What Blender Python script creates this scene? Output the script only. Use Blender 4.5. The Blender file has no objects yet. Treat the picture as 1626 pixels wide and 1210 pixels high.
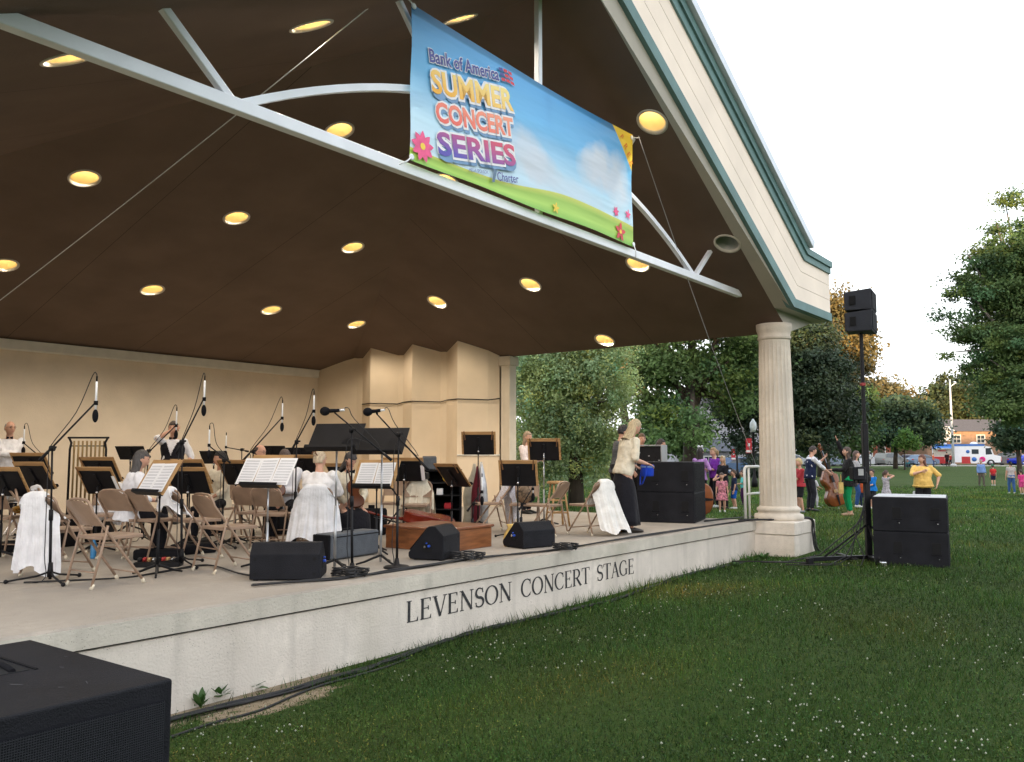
import bpy, bmesh, math, random
import numpy as np
from mathutils import Vector as V, Matrix as MX
from mathutils import geometry as MG

R = math.radians
SC = bpy.context.scene
COL = SC.collection
random.seed(7)
rng = np.random.default_rng(7)

# ---------------------------------------------------------------- camera
FPX, CX, CY, HZ = 1350.0, 813.0, 605.0, 724.0          # photograph is 1626 x 1210
PITCH = math.atan((HZ - CY) / FPX)
CAMZ = 1.6
cam = bpy.data.cameras.new('camera')
cam.sensor_width = 36.0
cam.lens = 36.0 * FPX / 1626.0
cam.clip_start = 0.05
cam.clip_end = 3000
camo = bpy.data.objects.new('camera', cam)
COL.objects.link(camo)
camo.location = (0, 0, CAMZ)
camo.rotation_euler = (R(90) + PITCH, 0, 0)
SC.camera = camo

# ---------------------------------------------------------------- sky, sun, exposure
SUN_EL, SUN_AZ = 2.5, 190.0          # azimuth (clockwise from +Y) the sun stands at: low behind the camera
world = bpy.data.worlds.new('World')
SC.world = world
world.use_nodes = True
nt = world.node_tree
nt.nodes.clear()
sky = nt.nodes.new('ShaderNodeTexSky')
sky.sky_type = 'NISHITA'
sky.sun_disc = False
sky.sun_elevation = R(SUN_EL)
sky.sun_rotation = R(SUN_AZ)
sky.air_density = 1.0
sky.dust_density = 3.0
sky.ozone_density = 1.0
hs = nt.nodes.new('ShaderNodeHueSaturation')
hs.inputs['Saturation'].default_value = 0.42
bg = nt.nodes.new('ShaderNodeBackground')
bg.inputs['Strength'].default_value = 0.15
wo = nt.nodes.new('ShaderNodeOutputWorld')
nt.links.new(sky.outputs[0], hs.inputs['Color'])
# thin high overcast: a pale veil mixed over the clear sky
mx = nt.nodes.new('ShaderNodeMix')
mx.data_type = 'RGBA'
mx.inputs[0].default_value = 0.55
mx.inputs[7].default_value = (2.85, 3.0, 3.22, 1)
nt.links.new(hs.outputs[0], mx.inputs[6])
nt.links.new(mx.outputs[2], bg.inputs['Color'])
nt.links.new(bg.outputs[0], wo.inputs['Surface'])

sl = bpy.data.lights.new('sun', 'SUN')
sl.energy = 2.0
sl.angle = R(0.6)
sl.color = (1.0, 0.68, 0.36)
so = bpy.data.objects.new('sun', sl)
COL.objects.link(so)
az, el = R(SUN_AZ), R(SUN_EL)
sdir = V((math.sin(az) * math.cos(el), math.cos(az) * math.cos(el), math.sin(el)))
so.rotation_euler = sdir.to_track_quat('Z', 'Y').to_euler()
so.location = (0, -30, 40)

SC.view_settings.view_transform = 'Standard'
SC.view_settings.look = 'None'
SC.view_settings.gamma = 1
SC.view_settings.exposure = 2.68
SC.cycles.max_bounces = 8
SC.cycles.diffuse_bounces = 4
SC.cycles.glossy_bounces = 3
SC.cycles.transmission_bounces = 4
SC.cycles.transparent_max_bounces = 6
SC.cycles.caustics_reflective = False
SC.cycles.caustics_refractive = False
SC.cycles.sample_clamp_indirect = 6

# ---------------------------------------------------------------- where things stand
def ray(u, v):
    x = (u - CX) / FPX
    y = (CY - v) / FPX
    return V((x, math.cos(PITCH) - math.sin(PITCH) * y, math.sin(PITCH) + math.cos(PITCH) * y))

CAM = V((0, 0, CAMZ))

def at(u, v, z):                       # the point of the level z seen at (u, v) of the photograph
    r = ray(u, v)
    return CAM + r * ((z - CAMZ) / r.z)

def atY(u, v, Y):                      # the point at depth Y
    r = ray(u, v)
    return CAM + r * (Y / r.y)

TH = R(37.7)
DS = V((math.sin(TH), math.cos(TH), 0))       # along the stage front
DN = V((-math.cos(TH), math.sin(TH), 0))      # into the stage
RZ = math.atan2(DS.y, DS.x)
S0, N0 = 8.23, 5.95
ZS = 0.45                                     # stage floor

def W(s, n, z=0.0):
    p = DS * (s + S0) + DN * (n + N0)
    return V((p.x, p.y, z))

def sn(p):
    return p.dot(DS) - S0, p.dot(DN) - N0

def sstep(a, b, x):
    t = min(1, max(0, (x - a) / (b - a)))
    return t * t * (3 - 2 * t)

def ground_z(x, y):
    s = x * DS.x + y * DS.y - S0
    q = -(x * DN.x + y * DN.y - N0)
    z = 0.0
    z += 0.06 * sstep(14, 22, y) - 0.16 * sstep(24, 50, y) + 0.40 * sstep(48, 105, y)
    dip = 0.245 - 0.012 * max(-8, min(8, s))
    z -= dip * (1 - sstep(0.0, 3.0, q)) * (1 - sstep(17, 22, y))
    return z

def ongr(u, v):
    p = at(u, v, 0.0)
    for _ in range(12):
        p = at(u, v, ground_z(p.x, p.y)) if v > 726 else p
    return p

# ---------------------------------------------------------------- materials
MATS = {}

def mat(name, col, rough=0.6, var=0.12, scale=5.0, bump=0.0, bscale=60.0, metal=0.0, spec=0.4,
        sheen=0.0, emit=None, es=0.0, tint=None, trans=0.0, stretch=None):
    if name in MATS:
        return MATS[name]
    m = bpy.data.materials.new(name)
    m.use_nodes = True
    t = m.node_tree
    b = t.nodes['Principled BSDF']
    b.inputs['Roughness'].default_value = rough
    b.inputs['Metallic'].default_value = metal
    b.inputs['Specular IOR Level'].default_value = spec
    if sheen:
        b.inputs['Sheen Weight'].default_value = sheen
    if emit:
        b.inputs['Emission Color'].default_value = (*emit, 1)
        b.inputs['Emission Strength'].default_value = es
    tc = t.nodes.new('ShaderNodeTexCoord')
    src = tc.outputs['Object']
    if stretch:
        mp = t.nodes.new('ShaderNodeMapping')
        mp.inputs['Scale'].default_value = stretch
        t.links.new(src, mp.inputs[0])
        src = mp.outputs[0]
    n = t.nodes.new('ShaderNodeTexNoise')
    n.inputs['Scale'].default_value = scale
    n.inputs['Detail'].default_value = 6
    t.links.new(src, n.inputs['Vector'])
    mixn = t.nodes.new('ShaderNodeMix')
    mixn.data_type = 'RGBA'
    mixn.inputs[6].default_value = (*[max(0, c * (1 - var)) for c in col], 1)
    mixn.inputs[7].default_value = (*[min(1, c * (1 + var)) for c in col], 1)
    rmp = t.nodes.new('ShaderNodeMapRange')
    rmp.inputs[1].default_value = 0.3
    rmp.inputs[2].default_value = 0.7
    t.links.new(n.outputs[0], rmp.inputs[0])
    t.links.new(rmp.outputs[0], mixn.inputs[0])
    out = mixn.outputs[2]
    if tint:
        a = t.nodes.new('ShaderNodeAttribute')
        a.attribute_name = tint
        mu = t.nodes.new('ShaderNodeMix')
        mu.data_type = 'RGBA'
        mu.blend_type = 'MULTIPLY'
        mu.inputs[0].default_value = 1
        t.links.new(out, mu.inputs[6])
        t.links.new(a.outputs['Color'], mu.inputs[7])
        out = mu.outputs[2]
    t.links.new(out, b.inputs['Base Color'])
    if trans:
        tr = t.nodes.new('ShaderNodeBsdfTranslucent')
        t.links.new(out, tr.inputs['Color'])
        ms = t.nodes.new('ShaderNodeMixShader')
        ms.inputs[0].default_value = trans
        o = t.nodes['Material Output']
        t.links.new(b.outputs[0], ms.inputs[1])
        t.links.new(tr.outputs[0], ms.inputs[2])
        t.links.new(ms.outputs[0], o.inputs['Surface'])
    if bump:
        n2 = t.nodes.new('ShaderNodeTexNoise')
        n2.inputs['Scale'].default_value = bscale
        n2.inputs['Detail'].default_value = 5
        t.links.new(src, n2.inputs['Vector'])
        bp = t.nodes.new('ShaderNodeBump')
        bp.inputs['Strength'].default_value = bump
        bp.inputs['Distance'].default_value = 0.02
        t.links.new(n2.outputs[0], bp.inputs['Height'])
        t.links.new(bp.outputs[0], b.inputs['Normal'])
    MATS[name] = m
    return m

def cloth(name, col, bump=0.8, var=0.12):
    return mat(name, col, rough=0.85, var=var, scale=9, bump=bump, bscale=14, spec=0.15, sheen=0.05)

# ---------------------------------------------------------------- mesh collector
class MB:
    def __init__(self):
        self.v, self.f, self.sm, self.mi = [], [], [], []
        self.cur = 0

    def add(self, vs, fs, smooth=False):
        o = len(self.v)
        self.v.extend([tuple(p) for p in vs])
        for f in fs:
            self.f.append([i + o for i in f])
            self.sm.append(smooth)
            self.mi.append(self.cur)
        return self

    def xf(self, m, start=0):
        self.v[start:] = [tuple(m @ V(p)) for p in self.v[start:]]
        return self

    def box(self, c, s, rot=None, bev=0.0, seg=1):
        m = MX.Translation(V(c)) @ (rot.to_4x4() if rot is not None else MX.Identity(4))
        if bev <= 0:
            x, y, z = s[0] / 2, s[1] / 2, s[2] / 2
            vs = [m @ V(p) for p in [(-x, -y, -z), (x, -y, -z), (x, y, -z), (-x, y, -z), (-x, -y, z), (x, -y, z), (x, y, z), (-x, y, z)]]
            return self.add(vs, [(0, 3, 2, 1), (4, 5, 6, 7), (0, 1, 5, 4), (1, 2, 6, 5), (2, 3, 7, 6), (3, 0, 4, 7)])
        bm = bmesh.new()
        bmesh.ops.create_cube(bm, size=1, matrix=MX.Diagonal((*s, 1)))
        bmesh.ops.bevel(bm, geom=bm.edges[:], offset=bev, segments=seg, affect='EDGES', profile=0.5)
        bm.verts.index_update()
        vs = [m @ v.co for v in bm.verts]
        fs = [[v.index for v in f.verts] for f in bm.faces]
        bm.free()
        return self.add(vs, fs, False)

    def loft(self, rings, caps=True, smooth=True, closed=False):
        k = len(rings[0])
        vs = [p for r in rings for p in r]
        fs = []
        n = len(rings)
        for i in range(n if closed else n - 1):
            j = (i + 1) % n
            for a in range(k):
                b = (a + 1) % k
                fs.append((i * k + a, i * k + b, j * k + b, j * k + a))
        self.add(vs, fs, smooth)
        if caps and not closed:
            o = len(self.v) - len(vs)
            self.f.append([o + i for i in range(k)][::-1])
            self.f.append([o + (n - 1) * k + i for i in range(k)])
            self.sm += [False, False]
            self.mi += [self.cur] * 2
        return self

    def tube(self, pts, r, seg=7, caps=True, closed=False, smooth=True):
        pts = [V(p) for p in pts]
        n = len(pts)
        rs = r if isinstance(r, (list, tuple)) else [r] * n
        tang = []
        for i in range(n):
            if closed:
                t = pts[(i + 1) % n] - pts[i - 1]
            else:
                t = pts[min(n - 1, i + 1)] - pts[max(0, i - 1)]
            tang.append(t.normalized() if t.length > 1e-9 else V((0, 0, 1)))
        a = tang[0].orthogonal().normalized()
        rings = []
        for i in range(n):
            t = tang[i]
            a = (a - t * a.dot(t))
            a = a.normalized() if a.length > 1e-6 else t.orthogonal().normalized()
            b = t.cross(a)
            rr = rs[i]
            rings.append([pts[i] + a * (math.cos(q) * rr) + b * (math.sin(q) * rr) for q in [2 * math.pi * k / seg for k in range(seg)]])
        return self.loft(rings, caps, smooth, closed)

    def cyl(self, p0, p1, r0, r1=None, seg=10, caps=True):
        return self.tube([p0, p1], [r0, r0 if r1 is None else r1], seg, caps)

    def lathe(self, prof, c=(0, 0, 0), seg=20, m=None, smooth=True):
        c = V(c)
        rings = []
        for r, z in prof:
            rings.append([V((math.cos(2 * math.pi * k / seg) * max(r, 1e-4), math.sin(2 * math.pi * k / seg) * max(r, 1e-4), z)) for k in range(seg)])
        st = len(self.v)
        self.loft(rings, True, smooth)
        if m is not None:
            self.xf(m, st)
        self.v[st:] = [tuple(V(p) + c) for p in self.v[st:]]
        return self

    def ball(self, c, r, seg=12, rin=8, rot=None):
        r = r if isinstance(r, (list, tuple)) else (r, r, r)
        c = V(c)
        vs = [V((0, 0, -r[2]))]
        for i in range(1, rin):
            t = math.pi * i / rin
            for k in range(seg):
                q = 2 * math.pi * k / seg
                vs.append(V((math.sin(t) * math.cos(q) * r[0], math.sin(t) * math.sin(q) * r[1], -math.cos(t) * r[2])))
        vs.append(V((0, 0, r[2])))
        fs = []
        for k in range(seg):
            fs.append((0, 1 + (k + 1) % seg, 1 + k))
            for i in range(rin - 2):
                a = 1 + i * seg
                fs.append((a + k, a + (k + 1) % seg, a + seg + (k + 1) % seg, a + seg + k))
            a = 1 + (rin - 2) * seg
            fs.append((a + k, a + (k + 1) % seg, len(vs) - 1))
        if rot is not None:
            vs = [rot @ p for p in vs]
        return self.add([p + c for p in vs], fs, True)

    def prism(self, pts, d, m=None, smooth=False):
        """flat outline (x, z) given a thickness d along y"""
        n = len(pts)
        vs = [V((x, -d / 2, z)) for x, z in pts] + [V((x, d / 2, z)) for x, z in pts]
        if m is not None:
            vs = [m @ p for p in vs]
        fs = [list(range(n)), list(range(2 * n - 1, n - 1, -1))] + [(i, i + n, (i + 1) % n + n, (i + 1) % n) for i in range(n)]
        return self.add(vs, fs, smooth)

    def quad(self, a, b, c, d):
        return self.add([a, b, c, d], [(0, 1, 2, 3)])

    def poly(self, pts):
        return self.add(pts, [list(range(len(pts)))])

    def shift(self, d):
        d = V(d)
        self.v = [tuple(V(p) + d) for p in self.v]
        return self

def mesh_obj(name, mb, mats, smooth_all=None):
    me = bpy.data.meshes.new(name)
    me.from_pydata(mb.v, [], mb.f)
    mats = mats if isinstance(mats, (list, tuple)) else [mats]
    for m in mats:
        me.materials.append(m)
    me.polygons.foreach_set('use_smooth', mb.sm if smooth_all is None else [smooth_all] * len(mb.f))
    me.polygons.foreach_set('material_index', mb.mi)
    bm = bmesh.new()
    bm.from_mesh(me)
    bmesh.ops.recalc_face_normals(bm, faces=bm.faces[:])
    bm.to_mesh(me)
    bm.free()
    o = bpy.data.objects.new(name, me)
    COL.objects.link(o)
    return o

def tag(o, label=None, cat=None, group=None, kind=None):
    if label: o['label'] = label
    if cat: o['category'] = cat
    if group: o['group'] = group
    if kind: o['kind'] = kind
    return o

def thing(name, label, cat, loc=(0, 0, 0), rz=0.0, group=None):
    o = bpy.data.objects.new(name, None)
    o.empty_display_size = 0.1
    COL.objects.link(o)
    o.location = loc
    o.rotation_euler = (0, 0, rz)
    return tag(o, label, cat, group)

def part(name, mb, m, parent, label=None, off=None):
    if off is not None:
        mb.shift(-V(off))
    o = mesh_obj(name, mb, m)
    o.parent = parent
    if label: o['label'] = label
    return o

def solo(name, mb, m, label, cat, loc=(0, 0, 0), rz=0.0, group=None, kind=None):
    o = mesh_obj(name, mb, m)
    o.location = loc
    o.rotation_euler = (0, 0, rz)
    return tag(o, label, cat, group, kind)

def kids(o):
    return [c for c in list(COL.objects) if c.parent == o]

def dup(o, loc=None, rz=None, label=None, parent=None, group=None):
    c = o.copy()
    COL.objects.link(c)
    if loc is not None: c.location = loc
    if rz is not None: c.rotation_euler = (0, 0, rz)
    if label: c['label'] = label
    if group: c['group'] = group
    if parent is not None: c.parent = parent
    for ch in o.children:
        dup(ch, parent=c)
    return c

def rx(a): return MX.Rotation(a, 3, 'X')
def ry(a): return MX.Rotation(a, 3, 'Y')
def rz3(a): return MX.Rotation(a, 3, 'Z')

def text_mesh(body, size, offset=0.0, extrude=0.0, width=None, align='LEFT'):
    """lettering as a mesh in the XZ plane, reading along +X, facing -Y"""
    cu = bpy.data.curves.new('lettering', 'FONT')
    cu.body = body
    cu.size = size
    cu.offset = offset
    cu.extrude = extrude
    cu.align_x = align
    cu.resolution_u = 3
    ob = bpy.data.objects.new('lettering', cu)
    COL.objects.link(ob)
    dg = bpy.context.evaluated_depsgraph_get()
    dg.update()
    me = bpy.data.meshes.new_from_object(ob.evaluated_get(dg))
    bpy.data.objects.remove(ob)
    mb = MB()
    mb.add([(v.co.x, -v.co.z, v.co.y) for v in me.vertices], [list(p.vertices) for p in me.polygons])
    if width and mb.v:
        x0 = min(p[0] for p in mb.v); x1 = max(p[0] for p in mb.v)
        k = width / (x1 - x0)
        mb.v = [((p[0] - x0) * k, p[1], p[2]) for p in mb.v]
    bpy.data.meshes.remove(me)
    return mb

# shared materials
M_black = mat('black_metal', (0.007, 0.007, 0.009), rough=0.5, spec=0.22, var=0.3, scale=8, bump=0.08, bscale=120)
M_blackmatte = mat('black_matte', (0.006, 0.006, 0.008), rough=0.8, spec=0.15, var=0.25, scale=6, bump=0.1, bscale=90)
M_rubber = mat('black_rubber', (0.014, 0.014, 0.016), rough=0.6, var=0.2)
M_chrome = mat('chrome_steel', (0.6, 0.6, 0.6), rough=0.22, metal=1.0, var=0.1)
M_silver = mat('grey_metal', (0.42, 0.43, 0.45), rough=0.35, metal=0.8, var=0.1)
M_tan = mat('tan_painted_steel', (0.30, 0.205, 0.145), rough=0.42, var=0.14, scale=7, bump=0.05, bscale=80)
M_tancap = mat('cream_rubber_cap', (0.62, 0.55, 0.43), rough=0.7, var=0.2, scale=20)
M_wood = mat('birch_plywood', (0.40, 0.235, 0.10), rough=0.5, var=0.2, scale=4, stretch=(1, 1, 9))
M_stick = mat('dark_wood_stick', (0.16, 0.075, 0.03), rough=0.5, var=0.25, scale=10)
M_paper = mat('white_paper', (0.78, 0.78, 0.80), rough=0.8, var=0.04)
M_ink = mat('printed_staves', (0.36, 0.36, 0.40), rough=0.8, var=0.1)
M_white = cloth('white_cotton', (0.74, 0.74, 0.77))
M_cream = cloth('cream_cloth', (0.70, 0.64, 0.52))
M_blackcloth = cloth('black_cloth', (0.010, 0.010, 0.014))
M_skin = mat('skin', (0.55, 0.31, 0.22), rough=0.55, var=0.08, scale=12, spec=0.35)
M_skin2 = mat('tanned_skin', (0.42, 0.22, 0.14), rough=0.55, var=0.08, scale=12, spec=0.35)
M_eye = mat('dark_eye', (0.03, 0.02, 0.02), rough=0.3)
M_lip = mat('lip', (0.42, 0.16, 0.14), rough=0.5)
# ================================================================ THE GROUND
def color_attr(me, name, arr):
    a = me.color_attributes.new(name, 'FLOAT_COLOR', 'POINT')
    a.data.foreach_set('color', np.asarray(arr, dtype=np.float32).ravel())

def lawn_material():
    m = bpy.data.materials.new('lawn_turf')
    m.use_nodes = True
    t = m.node_tree
    b = t.nodes['Principled BSDF']
    b.inputs['Roughness'].default_value = 0.9
    b.inputs['Specular IOR Level'].default_value = 0.1
    tc = t.nodes.new('ShaderNodeTexCoord')
    def noise(sc, det=6):
        n = t.nodes.new('ShaderNodeTexNoise')
        n.inputs['Scale'].default_value = sc
        n.inputs['Detail'].default_value = det
        t.links.new(tc.outputs['Object'], n.inputs['Vector'])
        return n.outputs[0]
    def mix(fac, a, bb, mode='MIX'):
        x = t.nodes.new('ShaderNodeMix')
        x.data_type = 'RGBA'
        x.blend_type = mode
        for i, s in ((0, fac), (6, a), (7, bb)):
            if isinstance(s, (tuple, float)):
                x.inputs[i].default_value = s
            else:
                t.links.new(s, x.inputs[i])
        return x.outputs[2]
    def rng_(s, a, bb):
        r = t.nodes.new('ShaderNodeMapRange')
        r.inputs[1].default_value = a
        r.inputs[2].default_value = bb
        t.links.new(s, r.inputs[0])
        return r.outputs[0]
    c = mix(rng_(noise(0.35), 0.35, 0.65), (0.030, 0.066, 0.012, 1), (0.054, 0.083, 0.020, 1))
    c = mix(rng_(noise(9.0, 8), 0.35, 0.7), c, (0.058, 0.084, 0.020, 1))
    c = mix(rng_(noise(60.0, 4), 0.52, 0.72), c, (0.022, 0.050, 0.009, 1))
    at_ = t.nodes.new('ShaderNodeAttribute')
    at_.attribute_name = 'soil'
    soil = mix(rng_(noise(14.0), 0.3, 0.7), (0.22, 0.17, 0.115, 1), (0.33, 0.27, 0.19, 1))
    sm = t.nodes.new('ShaderNodeMath')
    sm.operation = 'MULTIPLY_ADD'
    t.links.new(at_.outputs['Fac'], sm.inputs[0])
    sm.inputs[1].default_value = 1.0
    nn = rng_(noise(5.0), 0.2, 0.8)
    ad = t.nodes.new('ShaderNodeMath')
    ad.operation = 'SUBTRACT'
    t.links.new(nn, ad.inputs[0])
    ad.inputs[1].default_value = 0.5
    t.links.new(ad.outputs[0], sm.inputs[2])
    c = mix(rng_(sm.outputs[0], 0.5, 0.72), c, soil)
    t.links.new(c, b.inputs['Base Color'])
    bp = t.nodes.new('ShaderNodeBump')
    bp.inputs['Strength'].default_value = 0.8
    bp.inputs['Distance'].default_value = 0.05
    t.links.new(noise(45.0, 6), bp.inputs['Height'])
    t.links.new(bp.outputs[0], b.inputs['Normal'])
    return m

def soil_amount(x, y):
    s = x * DS.x + y * DS.y - S0
    q = -(x * DN.x + y * DN.y - N0)
    a = sstep(0.75, 0.25, q) if False else (1 - sstep(0.12, 0.5, q))
    w = (1 - sstep(-3.4, -2.9, s)) * 0.95 + 0.22
    d = math.hypot(s + 4.1, (q - 0.42) * 2.2)
    return max(a * w * 0.75, 0.95 * (1 - sstep(0.3, 1.0, d)))

def build_lawn():
    xs = sorted(set([round(a, 3) for a in np.concatenate([np.linspace(-400, -30, 14), np.linspace(-30, -6, 13), np.linspace(-6, 10, 108), np.linspace(10, 60, 34), np.linspace(60, 500, 16)])]))
    ys = sorted(set([round(a, 3) for a in np.concatenate([np.linspace(-70, 0, 8), np.linspace(0, 22, 150), np.linspace(22, 120, 70), np.linspace(120, 900, 12)])]))
    vs, so = [], []
    for y in ys:
        for x in xs:
            vs.append((x, y, ground_z(x, y)))
            k = soil_amount(x, y) if y < 22 else 0.0
            so.append((k, k, k, 1))
    n = len(xs)
    fs = [(j * n + i, j * n + i + 1, (j + 1) * n + i + 1, (j + 1) * n + i) for j in range(len(ys) - 1) for i in range(n - 1)]
    mb = MB().add(vs, fs, True)
    o = mesh_obj('lawn', mb, lawn_material())
    color_attr(o.data, 'soil', so)
    tag(o, 'mown green park lawn dotted with clover in front of the concert stage', 'lawn', kind='structure')
build_lawn()

M_asphalt = mat('asphalt', (0.055, 0.055, 0.058), rough=0.9, var=0.2, scale=3, bump=0.3)
M_kerb = mat('kerb_concrete', (0.38, 0.37, 0.34), rough=0.85, var=0.15)
mb = MB()
mb.box((60, 117, 0.305), (520, 16, 0.012))
tag(mesh_obj('street', mb, M_asphalt), 'grey asphalt street running behind the lawn where the cars are parked', 'street', kind='structure')
mb = MB()
mb.box((60, 108.9, 0.33), (520, 0.18, 0.16), bev=0.03)
tag(mesh_obj('kerb', mb, M_kerb), 'pale concrete kerb along the far edge of the lawn', 'kerb', kind='structure')
mb = MB()
ridge = []  # unseen ridge, added and sized so that its shade covers the park
for k in range(61):
    x = -260 + 520 * k / 60
    h = 14.2 + 0.5 * math.sin(x * 0.045) + 0.7 * math.sin(x * 0.13 + 1)
    ridge.append([V((x, -62, -1)), V((x, -74, h * 0.6)), V((x, -88, h)), V((x, -105, h * 0.7)), V((x, -135, -1))])
mb.loft(ridge, caps=True)
tag(mesh_obj('shade_ridge', mb, mat('shade_ridge_green', (0.04, 0.06, 0.025), rough=0.95, var=0.3, scale=0.2)), 'unseen low ridge added behind the photographer to shade the park', 'added_ridge', kind='structure')

# ================================================================ THE PAVILION
def concrete(name, col, dark=0.45, pits=True, streak=True):
    m = bpy.data.materials.new(name)
    m.use_nodes = True
    t = m.node_tree
    b = t.nodes['Principled BSDF']
    b.inputs['Roughness'].default_value = 0.88
    b.inputs['Specular IOR Level'].default_value = 0.2
    tc = t.nodes.new('ShaderNodeTexCoord')
    def noise(sc, det=6, st=(1, 1, 1)):
        mp = t.nodes.new('ShaderNodeMapping')
        mp.inputs['Scale'].default_value = st
        t.links.new(tc.outputs['Object'], mp.inputs[0])
        n = t.nodes.new('ShaderNodeTexNoise')
        n.inputs['Scale'].default_value = sc
        n.inputs['Detail'].default_value = det
        t.links.new(mp.outputs[0], n.inputs['Vector'])
        return n.outputs[0]
    def mr(s, a, bb, lo=0.0, hi=1.0):
        r = t.nodes.new('ShaderNodeMapRange')
        r.inputs[1].default_value, r.inputs[2].default_value = a, bb
        r.inputs[3].default_value, r.inputs[4].default_value = lo, hi
        t.links.new(s, r.inputs[0])
        return r.outputs[0]
    def mix(fac, a, bb):
        x = t.nodes.new('ShaderNodeMix')
        x.data_type = 'RGBA'
        for i, s in ((0, fac), (6, a), (7, bb)):
            if isinstance(s, (tuple, float)):
                x.inputs[i].default_value = s
            else:
                t.links.new(s, x.inputs[i])
        return x.outputs[2]
    C = lambda k: (*[c * k for c in col], 1)
    c = mix(mr(noise(1.3), 0.3, 0.7), C(0.80), C(1.10))
    c = mix(mr(noise(11.0, 8), 0.4, 0.75), c, C(0.9))
    if streak:
        c = mix(mr(noise(3.5, 5, (1.4, 1.4, 0.14)), 0.52, 0.78, 0, 0.55), c, C(dark * 1.25))
        c = mix(mr(noise(0.9, 3), 0.55, 0.75, 0, 0.4), c, (*[col[0] * 0.62, col[1] * 0.62, col[2] * 0.55], 1))
    if pits:
        vo = t.nodes.new('ShaderNodeTexVoronoi')
        vo.inputs['Scale'].default_value = 42
        t.links.new(tc.outputs['Object'], vo.inputs['Vector'])
        pit = mr(vo.outputs['Distance'], 0.09, 0.16, 1, 0)
        sel = mr(noise(2.2), 0.42, 0.6)
        ml = t.nodes.new('ShaderNodeMath')
        ml.operation = 'MULTIPLY'
        t.links.new(pit, ml.inputs[0])
        t.links.new(sel, ml.inputs[1])
        m2 = t.nodes.new('ShaderNodeMath')
        m2.operation = 'MULTIPLY'
        t.links.new(ml.outputs[0], m2.inputs[0])
        m2.inputs[1].default_value = 0.95
        c = mix(m2.outputs[0], c, C(0.3))
    t.links.new(c, b.inputs['Base Color'])
    bp = t.nodes.new('ShaderNodeBump')
    bp.inputs['Strength'].default_value = 0.35
    bp.inputs['Distance'].default_value = 0.02
    t.links.new(noise(50, 7), bp.inputs['Height'])
    t.links.new(bp.outputs[0], b.inputs['Normal'])
    return m

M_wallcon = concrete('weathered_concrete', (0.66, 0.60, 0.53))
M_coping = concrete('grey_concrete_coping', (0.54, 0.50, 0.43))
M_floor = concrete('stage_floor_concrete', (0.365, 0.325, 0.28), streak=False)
M_column = concrete('limestone', (0.62, 0.56, 0.48), pits=False)
M_stucco = mat('beige_stucco', (0.68, 0.58, 0.455), rough=0.9, var=0.06, scale=2, bump=0.45, bscale=35, spec=0.15)
M_panel = mat('pale_beige_panel', (0.70, 0.58, 0.43), rough=0.85, var=0.05, scale=2, bump=0.1, bscale=60, spec=0.2)
M_ceil = mat('brown_painted_ceiling', (0.128, 0.09, 0.069), rough=0.75, var=0.12, scale=1.2, bump=0.1, bscale=40, spec=0.25)
M_soffit = mat('grey_beige_soffit', (0.42, 0.40, 0.35), rough=0.8, var=0.06, scale=2)
M_fascia = mat('cream_fascia', (0.80, 0.70, 0.60), rough=0.75, var=0.06, scale=1.5, bump=0.08)
M_teal = mat('teal_trim', (0.10, 0.19, 0.19), rough=0.6, var=0.14, scale=3)
M_roofmetal = mat('pale_roof_metal', (0.50, 0.55, 0.60), rough=0.4, metal=0.3, var=0.08)
M_truss = mat('white_painted_steel', (0.78, 0.82, 0.88), rough=0.45, var=0.07, scale=3)
M_letter = mat('black_letter_paint', (0.03, 0.03, 0.032), rough=0.8, var=0.5, scale=30)
M_groove = mat('dirty_joint', (0.025, 0.02, 0.015), rough=0.95)

PAV = thing('concert_pavilion', 'open air concert pavilion with brown vaulted ceiling, cream gable fascia, fluted column and concrete stage', 'pavilion', W(0, 0, 0), RZ)

def outline(e):          # stage plan in (s, n), grown by e
    return [(-6.62 - e, -e), (6.62 + e, -e), (6.62 + e, 4.6), (7.9, 5.4), (7.9, 12.4), (-7.9, 12.4), (-7.9, 5.4), (-6.62 - e, 4.6)]

def slab(mb, pts, z0, z1):
    k = len(pts)
    vs = [(x, y, z0) for x, y in pts] + [(x, y, z1) for x, y in pts]
    mb.add(vs, [list(range(k))[::-1], list(range(k, 2 * k))] + [(i, (i + 1) % k, (i + 1) % k + k, i + k) for i in range(k)])

mb = MB(); slab(mb, outline(0.0), -0.8, 0.268)
stage = part('stage_platform', mb, M_wallcon, PAV)
mb = MB(); slab(mb, outline(-0.03), 0.268, 0.29)
part('joint', mb, M_groove, stage)
# coping: slab edge with a softened, slightly chipped arris
mb = MB()
o0 = outline(0.028)
slab(mb, o0, 0.288, ZS - 0.018)
part('coping', mb, M_coping, stage)
mb = MB()
def top_ring():
    pts = []
    segs = outline(0.028)
    for i, (a, b) in enumerate(zip(segs, segs[1:] + segs[:1])):
        n = 90 if i == 0 else 6
        for k in range(n):
            t = k / n
            pts.append((a[0] + (b[0] - a[0]) * t, a[1] + (b[1] - a[1]) * t, i == 0))
    return pts
ring = top_ring()
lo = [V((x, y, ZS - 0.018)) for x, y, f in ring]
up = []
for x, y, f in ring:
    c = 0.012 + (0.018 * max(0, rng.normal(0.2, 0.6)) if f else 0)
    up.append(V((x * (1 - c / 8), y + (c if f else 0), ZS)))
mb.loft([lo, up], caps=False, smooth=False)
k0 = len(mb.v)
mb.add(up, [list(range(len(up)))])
part('stage_floor', mb, M_floor, stage)

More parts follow.
